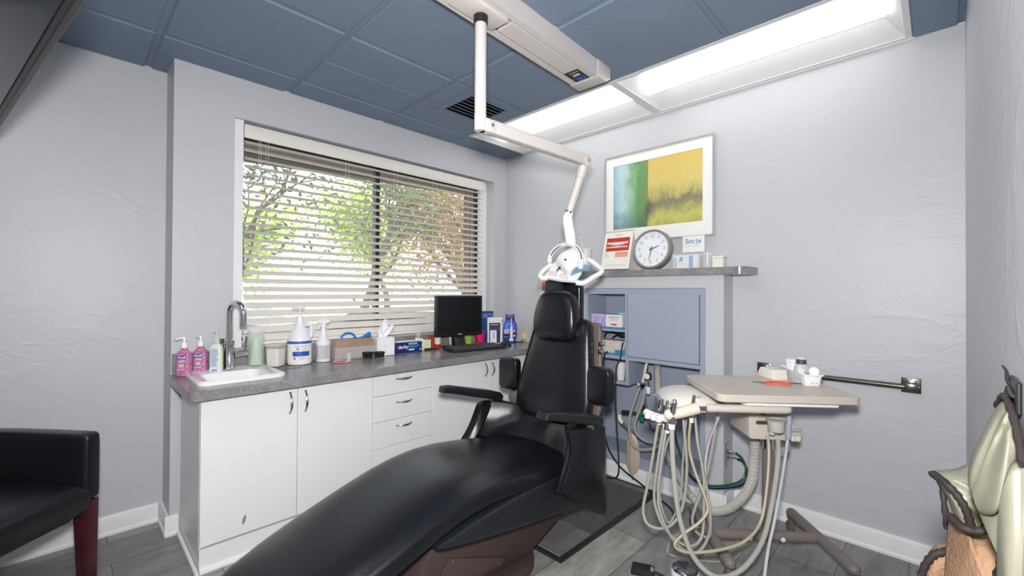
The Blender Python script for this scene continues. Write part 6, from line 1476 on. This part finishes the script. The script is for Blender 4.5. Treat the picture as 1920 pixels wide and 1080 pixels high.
# hood over the hoses
q = MB(); rings = []
for y,w_,h_ in ((-0.200,.052,.020),(-0.190,.090,.040),(-0.150,.122,.060),(-0.08,.138,.070),(0.0,.140,.070),(0.06,.132,.062)):
    ring = []
    for k in range(25):
        a = PI*k/24; ring.append(Vector((-0.385+0.02-w_*math.cos(a)*1.0, y, 0.712+h_*math.sin(a)**0.75)))
    rings.append(ring)
q.loft(rings, cap=True); q2 = q; hdm = part('hood', q, mat('pale_hood_plastic', (0.70,0.67,0.62), 0.35, var=0.01), dcart, ang=60)
text_mesh('kit', 0.016, M_blueprint, 'lettering', Matrix.Translation((0,0,0)) @ frame3((-0.375,-0.155,0.7735),(1,0,0.0),(0,0.9,0.35)), hdm) if False else None
q = MB(); 
for i in range(3): q.cbox((-0.375+i*0.007,-0.163,0.7675),(0.0045,0.011,0.003),0)
part('maker_mark', q, mat('grey_blue_print', (0.25,0.30,0.40), 0.5), hdm)

def W(p): v = Matrix.Translation(CP) @ Matrix.Rotation(CR,4,'Z') @ Vector(p); return v
# hanging handpieces with their hoses (one thing each)
def handpiece(label, hose, r, hm, kind):
    p0 = Vector(hose[0]); t = thing('handpiece', label, 'dental handpiece', p0, group=None)
    q = MB(); q.tube([Vector(p_)-p0 for p_ in hose], r, 10, 5); part('hose', q, hm, t)
    q = MB(); tl = Vector((0.16,-0.05,1)).normalized()
    if kind == 'gun':
        q.tube([Vector((0,0,-0.02)), tl*0.03, tl*0.075], 0.0105, 12, 3); q.tube([tl*0.070, tl*0.085+Vector((-0.02,-0.018,0.012)), tl*0.09+Vector((-0.035,-0.03,0.010))],0.006,10,3)
    elif kind == 'slim':
        q.tube([Vector((0,0,-0.025)), tl*0.02, tl*0.06, tl*0.085],0.009,12,3,radii=lambda s:0.0095-0.003*s)
    else:
        q.tube([Vector((0,0,-0.02)), tl*0.03, tl*0.07, tl*0.088],0.012,12,3,radii=lambda s:0.0125 if s < 0.75 else 0.0125-0.022*(s-0.75))
    part('metal_body', q, M_chrome, t)
    q = MB(); q.cyl(Vector((0,0,-0.035)),Vector((0,0,-0.012)),r+0.003,r+0.004,14,0.002); part('hose_collar', q, M_whpl, t)
    return t
Hs = {
'yellow loop': [(1.891,-0.952,0.697),(1.872,-0.967,0.539),(1.857,-0.993,0.396),(1.85,-1.012,0.311),(1.873,-1.019,0.262),(1.92,-0.992,0.25),(1.955,-0.949,0.272),(1.975,-0.907,0.34),(1.978,-0.878,0.477),(1.962,-0.866,0.627),(1.948,-0.851,0.712)],
'mid loop': [(1.922,-0.964,0.688),(1.904,-0.979,0.551),(1.89,-0.992,0.406),(1.898,-0.998,0.334),(1.93,-0.997,0.269),(1.979,-0.982,0.222),(2.024,-0.944,0.201),(2.048,-0.898,0.233),(2.043,-0.863,0.338),(2.03,-0.835,0.457),(2.004,-0.83,0.583),(1.976,-0.789,0.682)],
'inner loop': [(1.941,-0.985,0.679),(1.926,-0.997,0.558),(1.914,-1.008,0.405),(1.925,-1.011,0.323),(1.958,-0.996,0.243),(1.997,-0.964,0.186),(2.039,-0.919,0.172),(2.065,-0.866,0.234),(2.060,-0.847,0.333),(2.022,-0.815,0.471),(1.992,-0.800,0.573),(1.964,-0.759,0.686)],
'thick': [(1.968,-1.002,0.705),(1.97,-0.999,0.571),(1.982,-0.995,0.41),(2.005,-0.99,0.288),(2.05,-0.975,0.176),(2.119,-0.94,0.121),(2.185,-0.858,0.141),(2.229,-0.756,0.223),(2.249,-0.687,0.366),(2.259,-0.64,0.531),(2.250,-0.600,0.600)],
'yellow front': [(1.988,-0.856,0.705),(1.975,-0.851,0.575),(2.005,-0.866,0.478),(2.052,-0.885,0.397),(2.075,-0.91,0.352),(2.055,-0.94,0.307),(2.01,-0.985,0.261),(1.99,-1.02,0.229),(2.003,-1.012,0.206),(2.046,-0.972,0.196),(2.132,-0.895,0.214),(2.191,-0.814,0.242),(2.223,-0.742,0.303),(2.230,-0.685,0.431),(2.226,-0.642,0.555),(2.215,-0.618,0.615)],
}
handpiece('chrome handpiece in the holder end farthest from the tray, on a yellowed looping hose', Hs['yellow loop'], 0.0062, M_those, 'gun')
handpiece('slim chrome handpiece second in the holder, on a long tan grey loop of hose', Hs['mid loop'], 0.0060, M_those, 'slim')
handpiece('chrome handpiece third in the holder, on the hose loop nearest the floor', Hs['inner loop'], 0.0058, M_lhose, 'fat')
handpiece('fat chrome suction handpiece at the corner of the cream holder arm, on the thickest hose', Hs['thick'], 0.0098, mat('pale_thick_hose', (0.37,0.365,0.34), 0.35, var=0.03), 'fat')
handpiece('chrome syringe tip standing on the middle of the cream holder arm, on a yellowish hose', Hs['yellow front'], 0.0060, mat('yellowed_hose', (0.40,0.36,0.25), 0.4, var=0.05), 'slim')
for nm,pts,r,m,lab in (('supply_hose',[(2.031,-0.677,0.683),(2.024,-0.709,0.559),(2.009,-0.761,0.406),(1.99,-0.816,0.303),(1.984,-0.834,0.250),(2.001,-0.833,0.205),(2.045,-0.800,0.195),(2.030,-0.790,0.314),(2.008,-0.757,0.452),(2.010,-0.722,0.558),(2.040,-0.685,0.671)],0.0062,M_lhose,'light grey hose loop hanging below the left part of the tray'),
 ('supply_hose',[(1.955,-0.825,0.690),(1.948,-0.84,0.536),(1.946,-0.86,0.378),(1.936,-0.885,0.291),(1.915,-0.91,0.241),(1.893,-0.925,0.294),(1.880,-0.923,0.378),(1.888,-0.905,0.511),(1.905,-0.885,0.60),(1.925,-0.86,0.665)],0.0042,M_lhose,'thin grey hose loop just behind the yellowed handpiece hose'),
 ('waste_hose',[(2.276,-0.558,0.60),(2.270,-0.588,0.50),(2.266,-0.643,0.402),(2.262,-0.722,0.289),(2.262,-0.797,0.226),(2.268,-0.880,0.130),(2.29,-0.96,0.030),(2.33,-1.03,0.009),(2.40,-1.10,0.008)],0.0058,mat('clear_tubing', (0.62,0.64,0.68), 0.2, alpha_mix=0.25),'clear tubing dropping from the cart box to the floor at the right'),
 ('pedal_tubing',[(1.93,-0.60,0.110),(1.88,-0.66,0.10),(1.84,-0.71,0.06),(1.828,-0.735,0.012),(1.86,-0.745,0.008),(1.95,-0.70,0.008),(2.04,-0.63,0.009),(2.075,-0.54,0.012),(2.06,-0.49,0.05),(2.03,-0.49,0.09)],0.0042,M_lhose,'grey tubing coiled on the floor around the left foot of the cart')):
    q = MB(); q.tube(pts, r, 9, 5); solo(nm, q, m, lab, 'hose', pts[0])

# ---- things on the tray
TZ = 0.8206
t = thing('wipe_basket', 'small white slotted plastic basket on the cart tray', 'basket', (2.288,-0.375,TZ), R(34.7))
q = MB(); a0,b0,h0 = 0.030,0.108,0.050
def bring(a,b_,z): return [Vector((x,y,z)) for x,y in rrect(-a,a,-b_,b_,0.010,4)]
q.loft([bring(a0,b0,0.0),bring(a0+0.007,b0+0.008,h0),bring(a0+0.012,b0+0.013,h0+0.001),bring(a0+0.012,b0+0.013,h0-0.004),bring(a0+0.0075,b0+0.0085,h0-0.006)],cap=False)
q.bm.faces.new([q.bm.verts.new(v_) for v_ in bring(a0,b0,0.0)]); bmesh.ops.remove_doubles(q.bm, verts=q.bm.verts, dist=0.0001)
part('basket', q, M_whpl, t)
for k in range(9):
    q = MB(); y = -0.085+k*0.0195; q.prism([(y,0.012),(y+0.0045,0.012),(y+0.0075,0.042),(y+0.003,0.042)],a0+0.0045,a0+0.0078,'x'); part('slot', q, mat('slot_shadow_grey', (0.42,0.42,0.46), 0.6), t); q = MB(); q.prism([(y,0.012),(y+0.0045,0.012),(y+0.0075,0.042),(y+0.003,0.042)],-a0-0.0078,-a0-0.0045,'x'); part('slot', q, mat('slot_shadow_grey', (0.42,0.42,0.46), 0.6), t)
q = MB(); q.box(-0.016,0.022,-b0-0.0085,-b0-0.0055,0.012,0.046,0.001,1); lb = part('label_card', q, M_paper, t)
q = MB(); q.box(-0.008,-0.002,-b0-0.0092,-b0-0.0085,0.014,0.0165); q.box(0.008,0.014,-b0-0.0092,-b0-0.0085,0.014,0.0165); q.box(0.010,0.015,-b0-0.0092,-b0-0.0085,0.039,0.042); part('red_dot', q, M_redpr, lb)
Mb = Matrix.Translation((2.288,-0.375,TZ)) @ Matrix.Rotation(R(34.7),4,'Z')
def inb(x,y,z): return Mb @ Vector((x,y,z))
t = thing('medicine_bottle', 'clear medicine bottle with a dark grey cap standing in the white basket', 'bottle', inb(0.0,-0.005,0.001), R(34.7))
q = MB(); q.rrlathe([(0.024,0.0),(0.0265,0.002),(0.0265,0.060),(0.020,0.074),(0.017,0.078)],(0,0,0),26,3,0.9); part('bottle', q, mat('frosted_bottle', (0.74,0.75,0.77), 0.2, alpha_mix=0.25), t)
q = MB(); q.box(-0.018,0.016,-0.0255,-0.0242,0.008,0.058); lb = part('label', q, M_paper, t)
q = MB(); q.box(-0.002,0.012,-0.0262,-0.0255,0.044,0.049); q.box(-0.004,0.012,-0.0262,-0.0255,0.034,0.037); part('print_lines', q, M_greypr, lb)
q = MB(); q.cyl((0,0,0.079),(0,0,0.098),0.0205,0.0195,24,0.002); part('cap', q, M_dkgrey, t)
q = MB(); q.cyl((0,0,0.0985),(0,0,0.110),0.0185,0.0175,22,0.001); part('clear_overcap', q, M_clear2, t)
t = thing('white_jar', 'white flip lid jar at the back of the white basket', 'jar', inb(0.0,0.075,0.001), CR+R(20))
q = MB(); q.rrlathe([(0.024,0),(0.0255,0.002),(0.0255,0.070),(0.024,0.073)],(0,0,0),24,4,0.9); part('jar', q, M_whpl, t)
q = MB(); q.rrlathe([(0.026,0.0735),(0.027,0.075),(0.026,0.086),(0.022,0.089),(0.0005,0.089)],(0,0,0),24,4,0.9); part('lid', q, M_whpl, t)
t = thing('tape_roll', 'white capped roll lying at the front of the white basket', 'roll', inb(0.004,-0.085,0.045), R(34.7))
q = MB(); q.cyl((0,-0.028,0.018),(0.006,0.03,0.010),0.020,0.0195,26,0.002); part('roll', q, M_whpl, t)
q = MB(); q.cyl((-0.0003,-0.0282,0.018),(-0.0006,-0.030,0.0183),0.016,0.0155,24,0.0005); part('end_cap', q, M_paper, t)
q = MB(); q.cbox((0,0,0.034),(0.012,0.02,0.066),0.002,Matrix.Rotation(R(28),3,'Y')); solo('yellow_packet', q, mat('yellow_packet_foil', (0.75,0.50,0.04), 0.4), 'yellow packet leaning in the white basket between bottle and roll', 'packet', inb(0.016,-0.048,0.006), R(34.7), world=False)
q = MB(); q.cbox((0,0,0.030),(0.020,0.006,0.062),0.001,Matrix.Rotation(R(40),3,'Y')); solo('grey_green_packet', q, grid_fade_mat('grey_green_foil',[(0,s2l('4e7a5c')),(0.5,s2l('8a93a0')),(0.9,s2l('a5adb8'))],2,0,0.06), 'grey and green packet in front of the yellow one in the white basket', 'packet', inb(0.012,-0.062,0.006), R(34.7), world=False)
t = thing('cream_dispenser', 'cream slope fronted plastic box on the tray, left of the white basket', 'box', (2.176,-0.378,TZ), R(50))
q = MB(); q.prism([(-0.052,0.0),(0.060,0.0),(0.056,0.020),(0.036,0.046),(-0.044,0.043)], -0.037, 0.037, 'x', 0.003); part('case', q, mat('ivory_case', (0.78,0.74,0.66), 0.38, var=0.01), t)
q = MB(); q.box(-0.030,0.030,-0.0535,-0.0505,0.006,0.034,0.0005,1); q.box(-0.035,0.035,-0.056,-0.0515,0.0,0.004); part('front_door', q, mat('ivory_case', (0.78,0.74,0.66)), t)
t = thing('red_probe', 'thin dark probe with a coiled coral red tube lying on the tray', 'probe', (*W((-0.045,-0.112,0))[:2],TZ), CR)
q = MB(); q.tube([(-0.060,0.036,0.003),(-0.035,0.020,0.003),(-0.018,0.012,0.0035)],0.0022,8,3,radii=lambda s:0.0010+0.0022*s); q.tube([(0.085,0.012,0.003),(0.13,0.006,0.003),(0.155,0.004,0.003)],0.002,8,3); part('probe_tip', q, M_dkgrey, t)
q = MB(); q.tube([(-0.018,0.012,0.0035),(0.03,0.020,0.0032),(0.085,0.012,0.0032),(0.03,0.026,0.0065),(-0.015,0.014,0.006),(-0.026,-0.010,0.0035),(0.02,-0.036,0.0032),(0.068,-0.034,0.0032),(0.060,-0.012,0.0035),(0.0,0.006,0.009)],0.0021,9,6); part('red_tube', q, mat('coral_red_tube', (0.78,0.09,0.05), 0.35), t)

# ---- foot controls on the floor
t = thing('foot_pedal', 'small black foot pedal box with a cord on the floor by the foot control', 'foot pedal', (1.815,-0.945,0.0006), R(23))
q = MB(); q.prism([(-0.048,0.0),(0.048,0.0),(0.048,0.020),(0.030,0.026),(-0.044,0.024),(-0.048,0.018)],-0.030,0.030,'y',0.003); part('case', q, M_blackpl, t)
q = MB(); q.cbox((0.038,-0.0,0.0242),(0.014,0.03,0.0015),0,Matrix.Rotation(R(12),3,'Y')); part('silver_label', q, M_silver, t)
q = MB(); q.tube([(0.048,0,0.012),(0.075,-0.004,0.010),(0.13,-0.03,0.0055),(0.20,-0.10,0.0050)],0.0045,8,4,radii=lambda s:0.007-0.003*s); part('cord', q, M_cable, t)
t = thing('foot_control', 'round white foot control with a ridged steel top on the floor by the cart', 'foot control', (1.958,-0.845,0.0006))
q = MB(); q.lathe([(0.050,0.0),(0.058,0.004),(0.058,0.022),(0.054,0.030),(0.050,0.031)],(0,0,0),36); q.cbox((0.052,-0.036,0.013),(0.03,0.04,0.022),0.006,Matrix.Rotation(R(-35),3,'Z')); part('base', q, M_whpl, t)
q = MB(); prof = [(0.051,0.0315),(0.053,0.034),(0.050,0.040),(0.040,0.044),(0.0,0.046)]; rings = []
for r_,z in prof:
    rings.append([Vector((max(r_,.0004)*math.cos(2*PI*k/40),max(r_,.0004)*math.sin(2*PI*k/40),z+(0.0022 if k%4 < 2 else 0)*(1 if r_ > .03 else 0))) for k in range(40)])
q.loft(rings); part('steel_top', q, mat('dark_steel', (0.32,0.32,0.33), 0.22, 1.0, var=0.1), t, ang=20)

# ================================================================== X-RAY APRON ON THE RIGHT WALL
M_tan = mat('sage_cream_vinyl', (0.205,0.20,0.15), 0.42, var=0.04, scale=9, bump=0.06, bscale=40)
M_or = mat('tan_corduroy', (0.30,0.18,0.105), 0.75, var=0.1, scale=20, bump=0.4, bscale=180)
M_bind = mat('dark_brown_binding', (0.024,0.017,0.017), 0.7, var=0.15, scale=60)
ap = thing('hanging_xray_apron', 'sage cream protective apron with tan pockets and brown binding, hung on the right wall', 'protective apron', (2.79,-1.72,1.06))
def puff(polys, name, m, parent, hook=None, bulge=0.025, amp=0.0, nf=9.0, ph=0.0, n=72):
    """solid cloth form lofted through (y, x-z outline) stations, with a bulged and creased front"""
    q = MB(); rings = []
    def res(pl_):
        P2 = spline([(a,0,b_) for a,b_ in pl_], 8, True); k = len(P2); return [P2[int(i*k/n)] for i in range(n)]
    st = [(y,res(pl_)) for y,pl_ in polys]
    def cen(r_): return sum(r_,Vector())/len(r_)
    y,r_ = st[0]; c = cen(r_)
    for f,dy in ((0.3,0.012),(0.7,0.009),(0.93,0.003)): rings.append([c+(p_-c)*f+Vector((0,y+dy,0)) for p_ in r_])
    for y,r_ in st: rings.append([p_+Vector((0,y,0)) for p_ in r_])
    y,r_ = st[-1]; c = cen(r_)
    for f in (0.985,0.95,0.90,0.82,0.72,0.60,0.47,0.33,0.18,0.06):
        ring = []
        for p_ in r_:
            v_ = c+(p_-c)*f; d = bulge*(1-f**4)
            if hook is not None:
                a_ = math.atan2(v_.x-hook[0], hook[1]-v_.z); rr_ = math.hypot(v_.x-hook[0], hook[1]-v_.z)
                d += amp*math.sin(a_*nf+ph+6*rr_)*min(1,rr_/0.05)*(1-f**8)+0.45*amp*math.sin(a_*nf*2.3+ph-17*rr_)*(1-f**8)
            ring.append(v_+Vector((0,y-d,0)))
        rings.append(ring)
    q.loft(rings)
    return part(name, q, m, parent, world=True, ang=80)
up = [(2.808,1.060),(2.799,1.035),(2.787,0.999),(2.775,0.958),(2.770,0.926),(2.774,0.90),(2.790,0.878),(2.802,0.845),(2.803,0.76),(2.803,0.60),(2.803,0.45),(2.814,0.45),(2.815,0.7),(2.815,0.9),(2.815,1.0),(2.814,1.058)]
def sh(pl_,dx,dz,k=1.0): return [(min(2.815,2.815-(2.815-x)*k+dx),z+dz) for x,z in pl_]
puff([(-1.60,sh(up,0.004,-0.02,0.85)),(-1.66,sh(up,0,-0.004,1.0)),(-1.72,up)], 'apron_body', M_tan, ap, (2.812,1.075), 0.055, 0.016, 11.0, 0.6)
slp = [(2.806,1.052),(2.796,1.03),(2.786,0.995),(2.776,0.955),(2.7715,0.925),(2.778,0.902),(2.792,0.905),(2.806,0.935),(2.8145,0.975),(2.8145,1.03)]
puff([(-1.73,sh(slp,0.003,-0.004,0.95)),(-1.775,slp)], 'front_fold', M_tan, ap, (2.812,1.07), 0.03, 0.012, 14.0, 2.0)
fl = [(2.728,0.886),(2.742,0.893),(2.758,0.900),(2.776,0.912),(2.786,0.888),(2.784,0.84),(2.776,0.824),(2.762,0.820),(2.753,0.828),(2.747,0.848),(2.738,0.868)]
puff([(-1.545,sh(fl,0.006,-0.006,0.9)),(-1.565,fl),(-1.59,fl),(-1.62,sh(fl,0.004,0.0,0.92))], 'collar_flap', M_tan, ap, (2.73,0.90), 0.012, 0.006, 8.0)
slv = [(2.751,0.829),(2.762,0.820),(2.778,0.820),(2.794,0.829),(2.803,0.832),(2.804,0.80),(2.800,0.75),(2.795,0.70),(2.793,0.60),(2.745,0.60),(2.742,0.68),(2.744,0.752),(2.747,0.80)]
puff([(-1.56,sh(slv,0.008,-0.006,0.9)),(-1.59,slv),(-1.64,slv),(-1.69,sh(slv,0.010,0.0,0.85))], 'pocket', M_or, ap, (2.80,0.90), 0.03, 0.008, 10.0)
lob = [(2.752,0.742),(2.742,0.739),(2.731,0.731),(2.722,0.715),(2.716,0.695),(2.711,0.665),(2.708,0.60),(2.712,0.52),(2.755,0.52),(2.757,0.62),(2.756,0.70)]
puff([(-1.49,sh(lob,0.006,-0.01,0.92)),(-1.52,lob),(-1.56,lob)], 'lower_pocket', M_or, ap, (2.78,0.80), 0.015, 0.004, 8.0)
def bind(pts, r=0.0065, name='binding', flat=2.2):
    q = MB(); P_ = spline(pts, 5); rings = []
    for i,p_ in enumerate(P_):
        tg = (P_[min(i+1,len(P_)-1)]-P_[max(i-1,0)]).normalized(); u_ = Vector((0,-1,0)); u_ = (u_-tg*u_.dot(tg)).normalized(); w_ = tg.cross(u_)
        f = 1.0+0.18*math.sin(i*1.9); rings.append(superring(p_,w_,u_,r*f,r*1.3,2.5,12))
    q.loft(rings); return part(name, q, M_bind, ap, world=True, ang=60)
bind([(2.728,-1.583,0.887),(2.745,-1.634,0.889),(2.757,-1.640,0.878),(2.766,-1.642,0.862),(2.771,-1.640,0.845),(2.774,-1.638,0.829)], 0.0055)
bind([(2.729,-1.58,0.884),(2.739,-1.57,0.865),(2.743,-1.575,0.827),(2.746,-1.575,0.789)], 0.0045)
bind([(2.750,-1.665,0.846),(2.762,-1.705,0.848),(2.778,-1.705,0.848),(2.796,-1.700,0.856)], 0.0055)
bind([(2.752,-1.55,0.742),(2.742,-1.565,0.741),(2.730,-1.568,0.733),(2.720,-1.568,0.715),(2.713,-1.568,0.692),(2.708,-1.568,0.662),(2.705,-1.568,0.60)], 0.0060)
bind([(2.790,-1.715,0.905),(2.796,-1.722,0.881),(2.801,-1.722,0.861),(2.806,-1.722,0.846),(2.804,-1.722,0.82),(2.799,-1.72,0.79),(2.796,-1.72,0.76),(2.790,-1.72,0.70),(2.788,-1.72,0.60)], 0.0060)
bind([(2.803,-1.655,1.040),(2.806,-1.69,1.060),(2.807,-1.73,1.066),(2.809,-1.77,1.056),(2.811,-1.81,1.035),(2.812,-1.86,1.005)], 0.0042)
lp = [(2.800,0.985),(2.792,0.94),(2.790,0.86),(2.790,0.70),(2.790,0.50),(2.803,0.49),(2.8165,0.50),(2.8165,0.75),(2.8165,0.98),(2.810,0.995)]
puff([(-1.79,sh(lp,0.004,0,0.9)),(-1.85,lp)], 'side_panel', M_tan, ap, (2.812,1.05), 0.03, 0.006, 9.0)
hk = thing('coat_hook', 'black plastic double hook on the right wall holding the apron', 'hook', (2.8190,-1.72,1.09))
q = MB(); q.box(-0.006,0,-0.055,0.030,-0.040,0.006,0.002,1); part('back_plate', q, M_blackpl, hk)
q = MB(); q.tube([(-0.004,0.016,-0.010),(-0.008,0.020,0.0),(-0.009,0.022,0.012),(-0.013,0.026,0.020)],0.003,8,4,radii=lambda s:0.0036-0.0024*s); part('upper_prong', q, M_blackpl, hk)
q = MB(); q.tube([(-0.006,0.014,-0.010),(-0.008,-0.02,-0.012),(-0.008,-0.05,-0.014)],0.003,8,3); q.tube([(-0.008,0.012,-0.010),(-0.010,0.014,-0.022),(-0.010,0.006,-0.028),(-0.010,-0.02,-0.030),(-0.010,-0.05,-0.032)],0.0026,8,4); q.tube([(-0.008,-0.012,-0.012),(-0.010,-0.014,-0.032)],0.0026,8,1); part('lower_loop', q, M_blackpl, hk)

# ================================================================== ARMCHAIR AT THE LEFT
AO = CAMP + Rv*(-1.625) + Fv*1.70
gc = thing('guest_armchair', 'black upholstered armchair with dark red wood legs at the left edge by the wall', 'armchair', (AO.x,AO.y,0), R(44.4))
M_gle = leather_mat('soft_black_leather', (0.008,0.009,0.0115), 0.32)
M_mah = mat('dark_mahogany', (0.050,0.007,0.010), 0.22, var=0.25, scale=12, coat=0.3)
# local x = forward, y = away from camera ; far arm at y 0, near arm at y -0.56
def arm_up(y0,y1):
    q = MB(); rings = []
    for x,zt_,zb_,hy in ((0.003,0.650,0.420,.018),(0.0,0.656,0.412,.026),(-0.012,0.662,0.405,.031),(-0.05,0.664,0.405,.032),(-0.16,0.668,0.40,.032),(-0.30,0.672,0.40,.032),(-0.45,0.672,0.40,.032),(-0.52,0.670,0.40,.032)):
        rings.append(superring((x-(0.02 if False else 0),(y0+y1)/2,(zt_+zb_)/2),(0,1,0),(0,0,1),hy,(zt_-zb_)/2,9,36))
    q.loft(rings); return q
for y0,y1 in ((-0.032,0.032),(-0.60,-0.536)):
    a = part('arm', arm_up(y0,y1), M_gle, gc, ang=50)
    q = MB(); ym = (y0+y1)/2; s_ = -1 if ym > -0.3 else 1
    q.tube([(-0.004,ym+s_*0.024,0.652),(-0.012,ym+s_*0.029,0.60),(-0.010,ym+s_*0.029,0.50),(-0.008,ym+s_*0.029,0.42)],0.0022,6,4); part('seam', q, M_gle, a)
q = MB(); rings = []
for x,zt_,zb_ in ((0.028,.452,.395),(0.024,.470,.380),(0.010,.486,.370),(-0.03,.497,.365),(-0.12,.503,.362),(-0.30,.500,.362),(-0.47,.492,.365)):
    rings.append(superring((x,-0.284,(zt_+zb_)/2),(0,1,0),(0,0,1),0.249,(zt_-zb_)/2,5,40))
q.loft(rings); part('seat', q, M_gle, gc, ang=60)
q = MB(); rings = []
for z,x,hx in ((0.40,-0.545,.040),(0.55,-0.56,.045),(0.75,-0.60,.042),(0.86,-0.625,.036),(0.885,-0.63,.018)):
    rings.append(superring((x,-0.284,z),(0,1,0),(1,0,0),0.315,hx,6,40))
q.loft(rings); part('backrest', q, M_gle, gc, ang=60)
for x,y,tx in ((-0.028,0.0,0.012),(-0.028,-0.568,0.012),(-0.55,0.0,-0.05),(-0.55,-0.568,-0.05)):
    q = MB(); rings = []
    for z,h_,dx in ((0.0,0.019,tx),(0.404,0.027,0)):
        rings.append([Vector((x+dx+a,y+b_,z)) for a,b_ in rrect(-h_,h_,-h_,h_,0.003,2)])
    q.loft(rings); part('leg', q, M_mah, gc, ang=30)
q = MB(); q.box(-0.53,-0.055,-0.59,-0.03,0.335,0.361); part('seat_rail', q, M_mah, gc)

# ================================================================== TELEVISION AT THE UPPER LEFT
e_ = Vector((1.69-0.48,-2.691+2.889,0)); ang_ = math.atan2(e_.y,e_.x); mid = Vector(((1.69+0.48)/2,(-2.691-2.889)/2,1.75))
tv = thing('television', 'large dark television hung from the ceiling, its lower edge crossing the upper left corner', 'television', mid, ang_+PI)
Lh = e_.length/2; til = R(15)
MT = Matrix.Rotation(-til,4,'X')
q = MB(); q.box(-Lh,Lh,-0.016,0.0,0.0,0.60,0.003,1); q.box(-Lh*0.6,Lh*0.6,-0.055,-0.016,0.08,0.50,0.01,1); q.move(MT); part('casing', q, M_blackpl, tv)
q = MB(); q.box(-Lh+0.012,Lh-0.012,0.0005,0.002,0.018,0.585); q.move(MT); part('screen', q, mat('glossy_dark_screen', (0.018,0.022,0.026), 0.12, var=0.02, spec=0.35), tv)
q = MB(); q.cyl((0,-0.04,0.34),(0,-0.04,H-1.75-0.02),0.022,0.022,18); q.cyl((0,-0.04,H-1.75-0.022),(0,-0.04,H-1.75-0.0125),0.07,0.07,24); q.cbox((0,-0.03,0.30),(0.14,0.10,0.14),0.006,Matrix.Rotation(-til,3,'X')); part('ceiling_mount', q, M_dkgrey, tv)
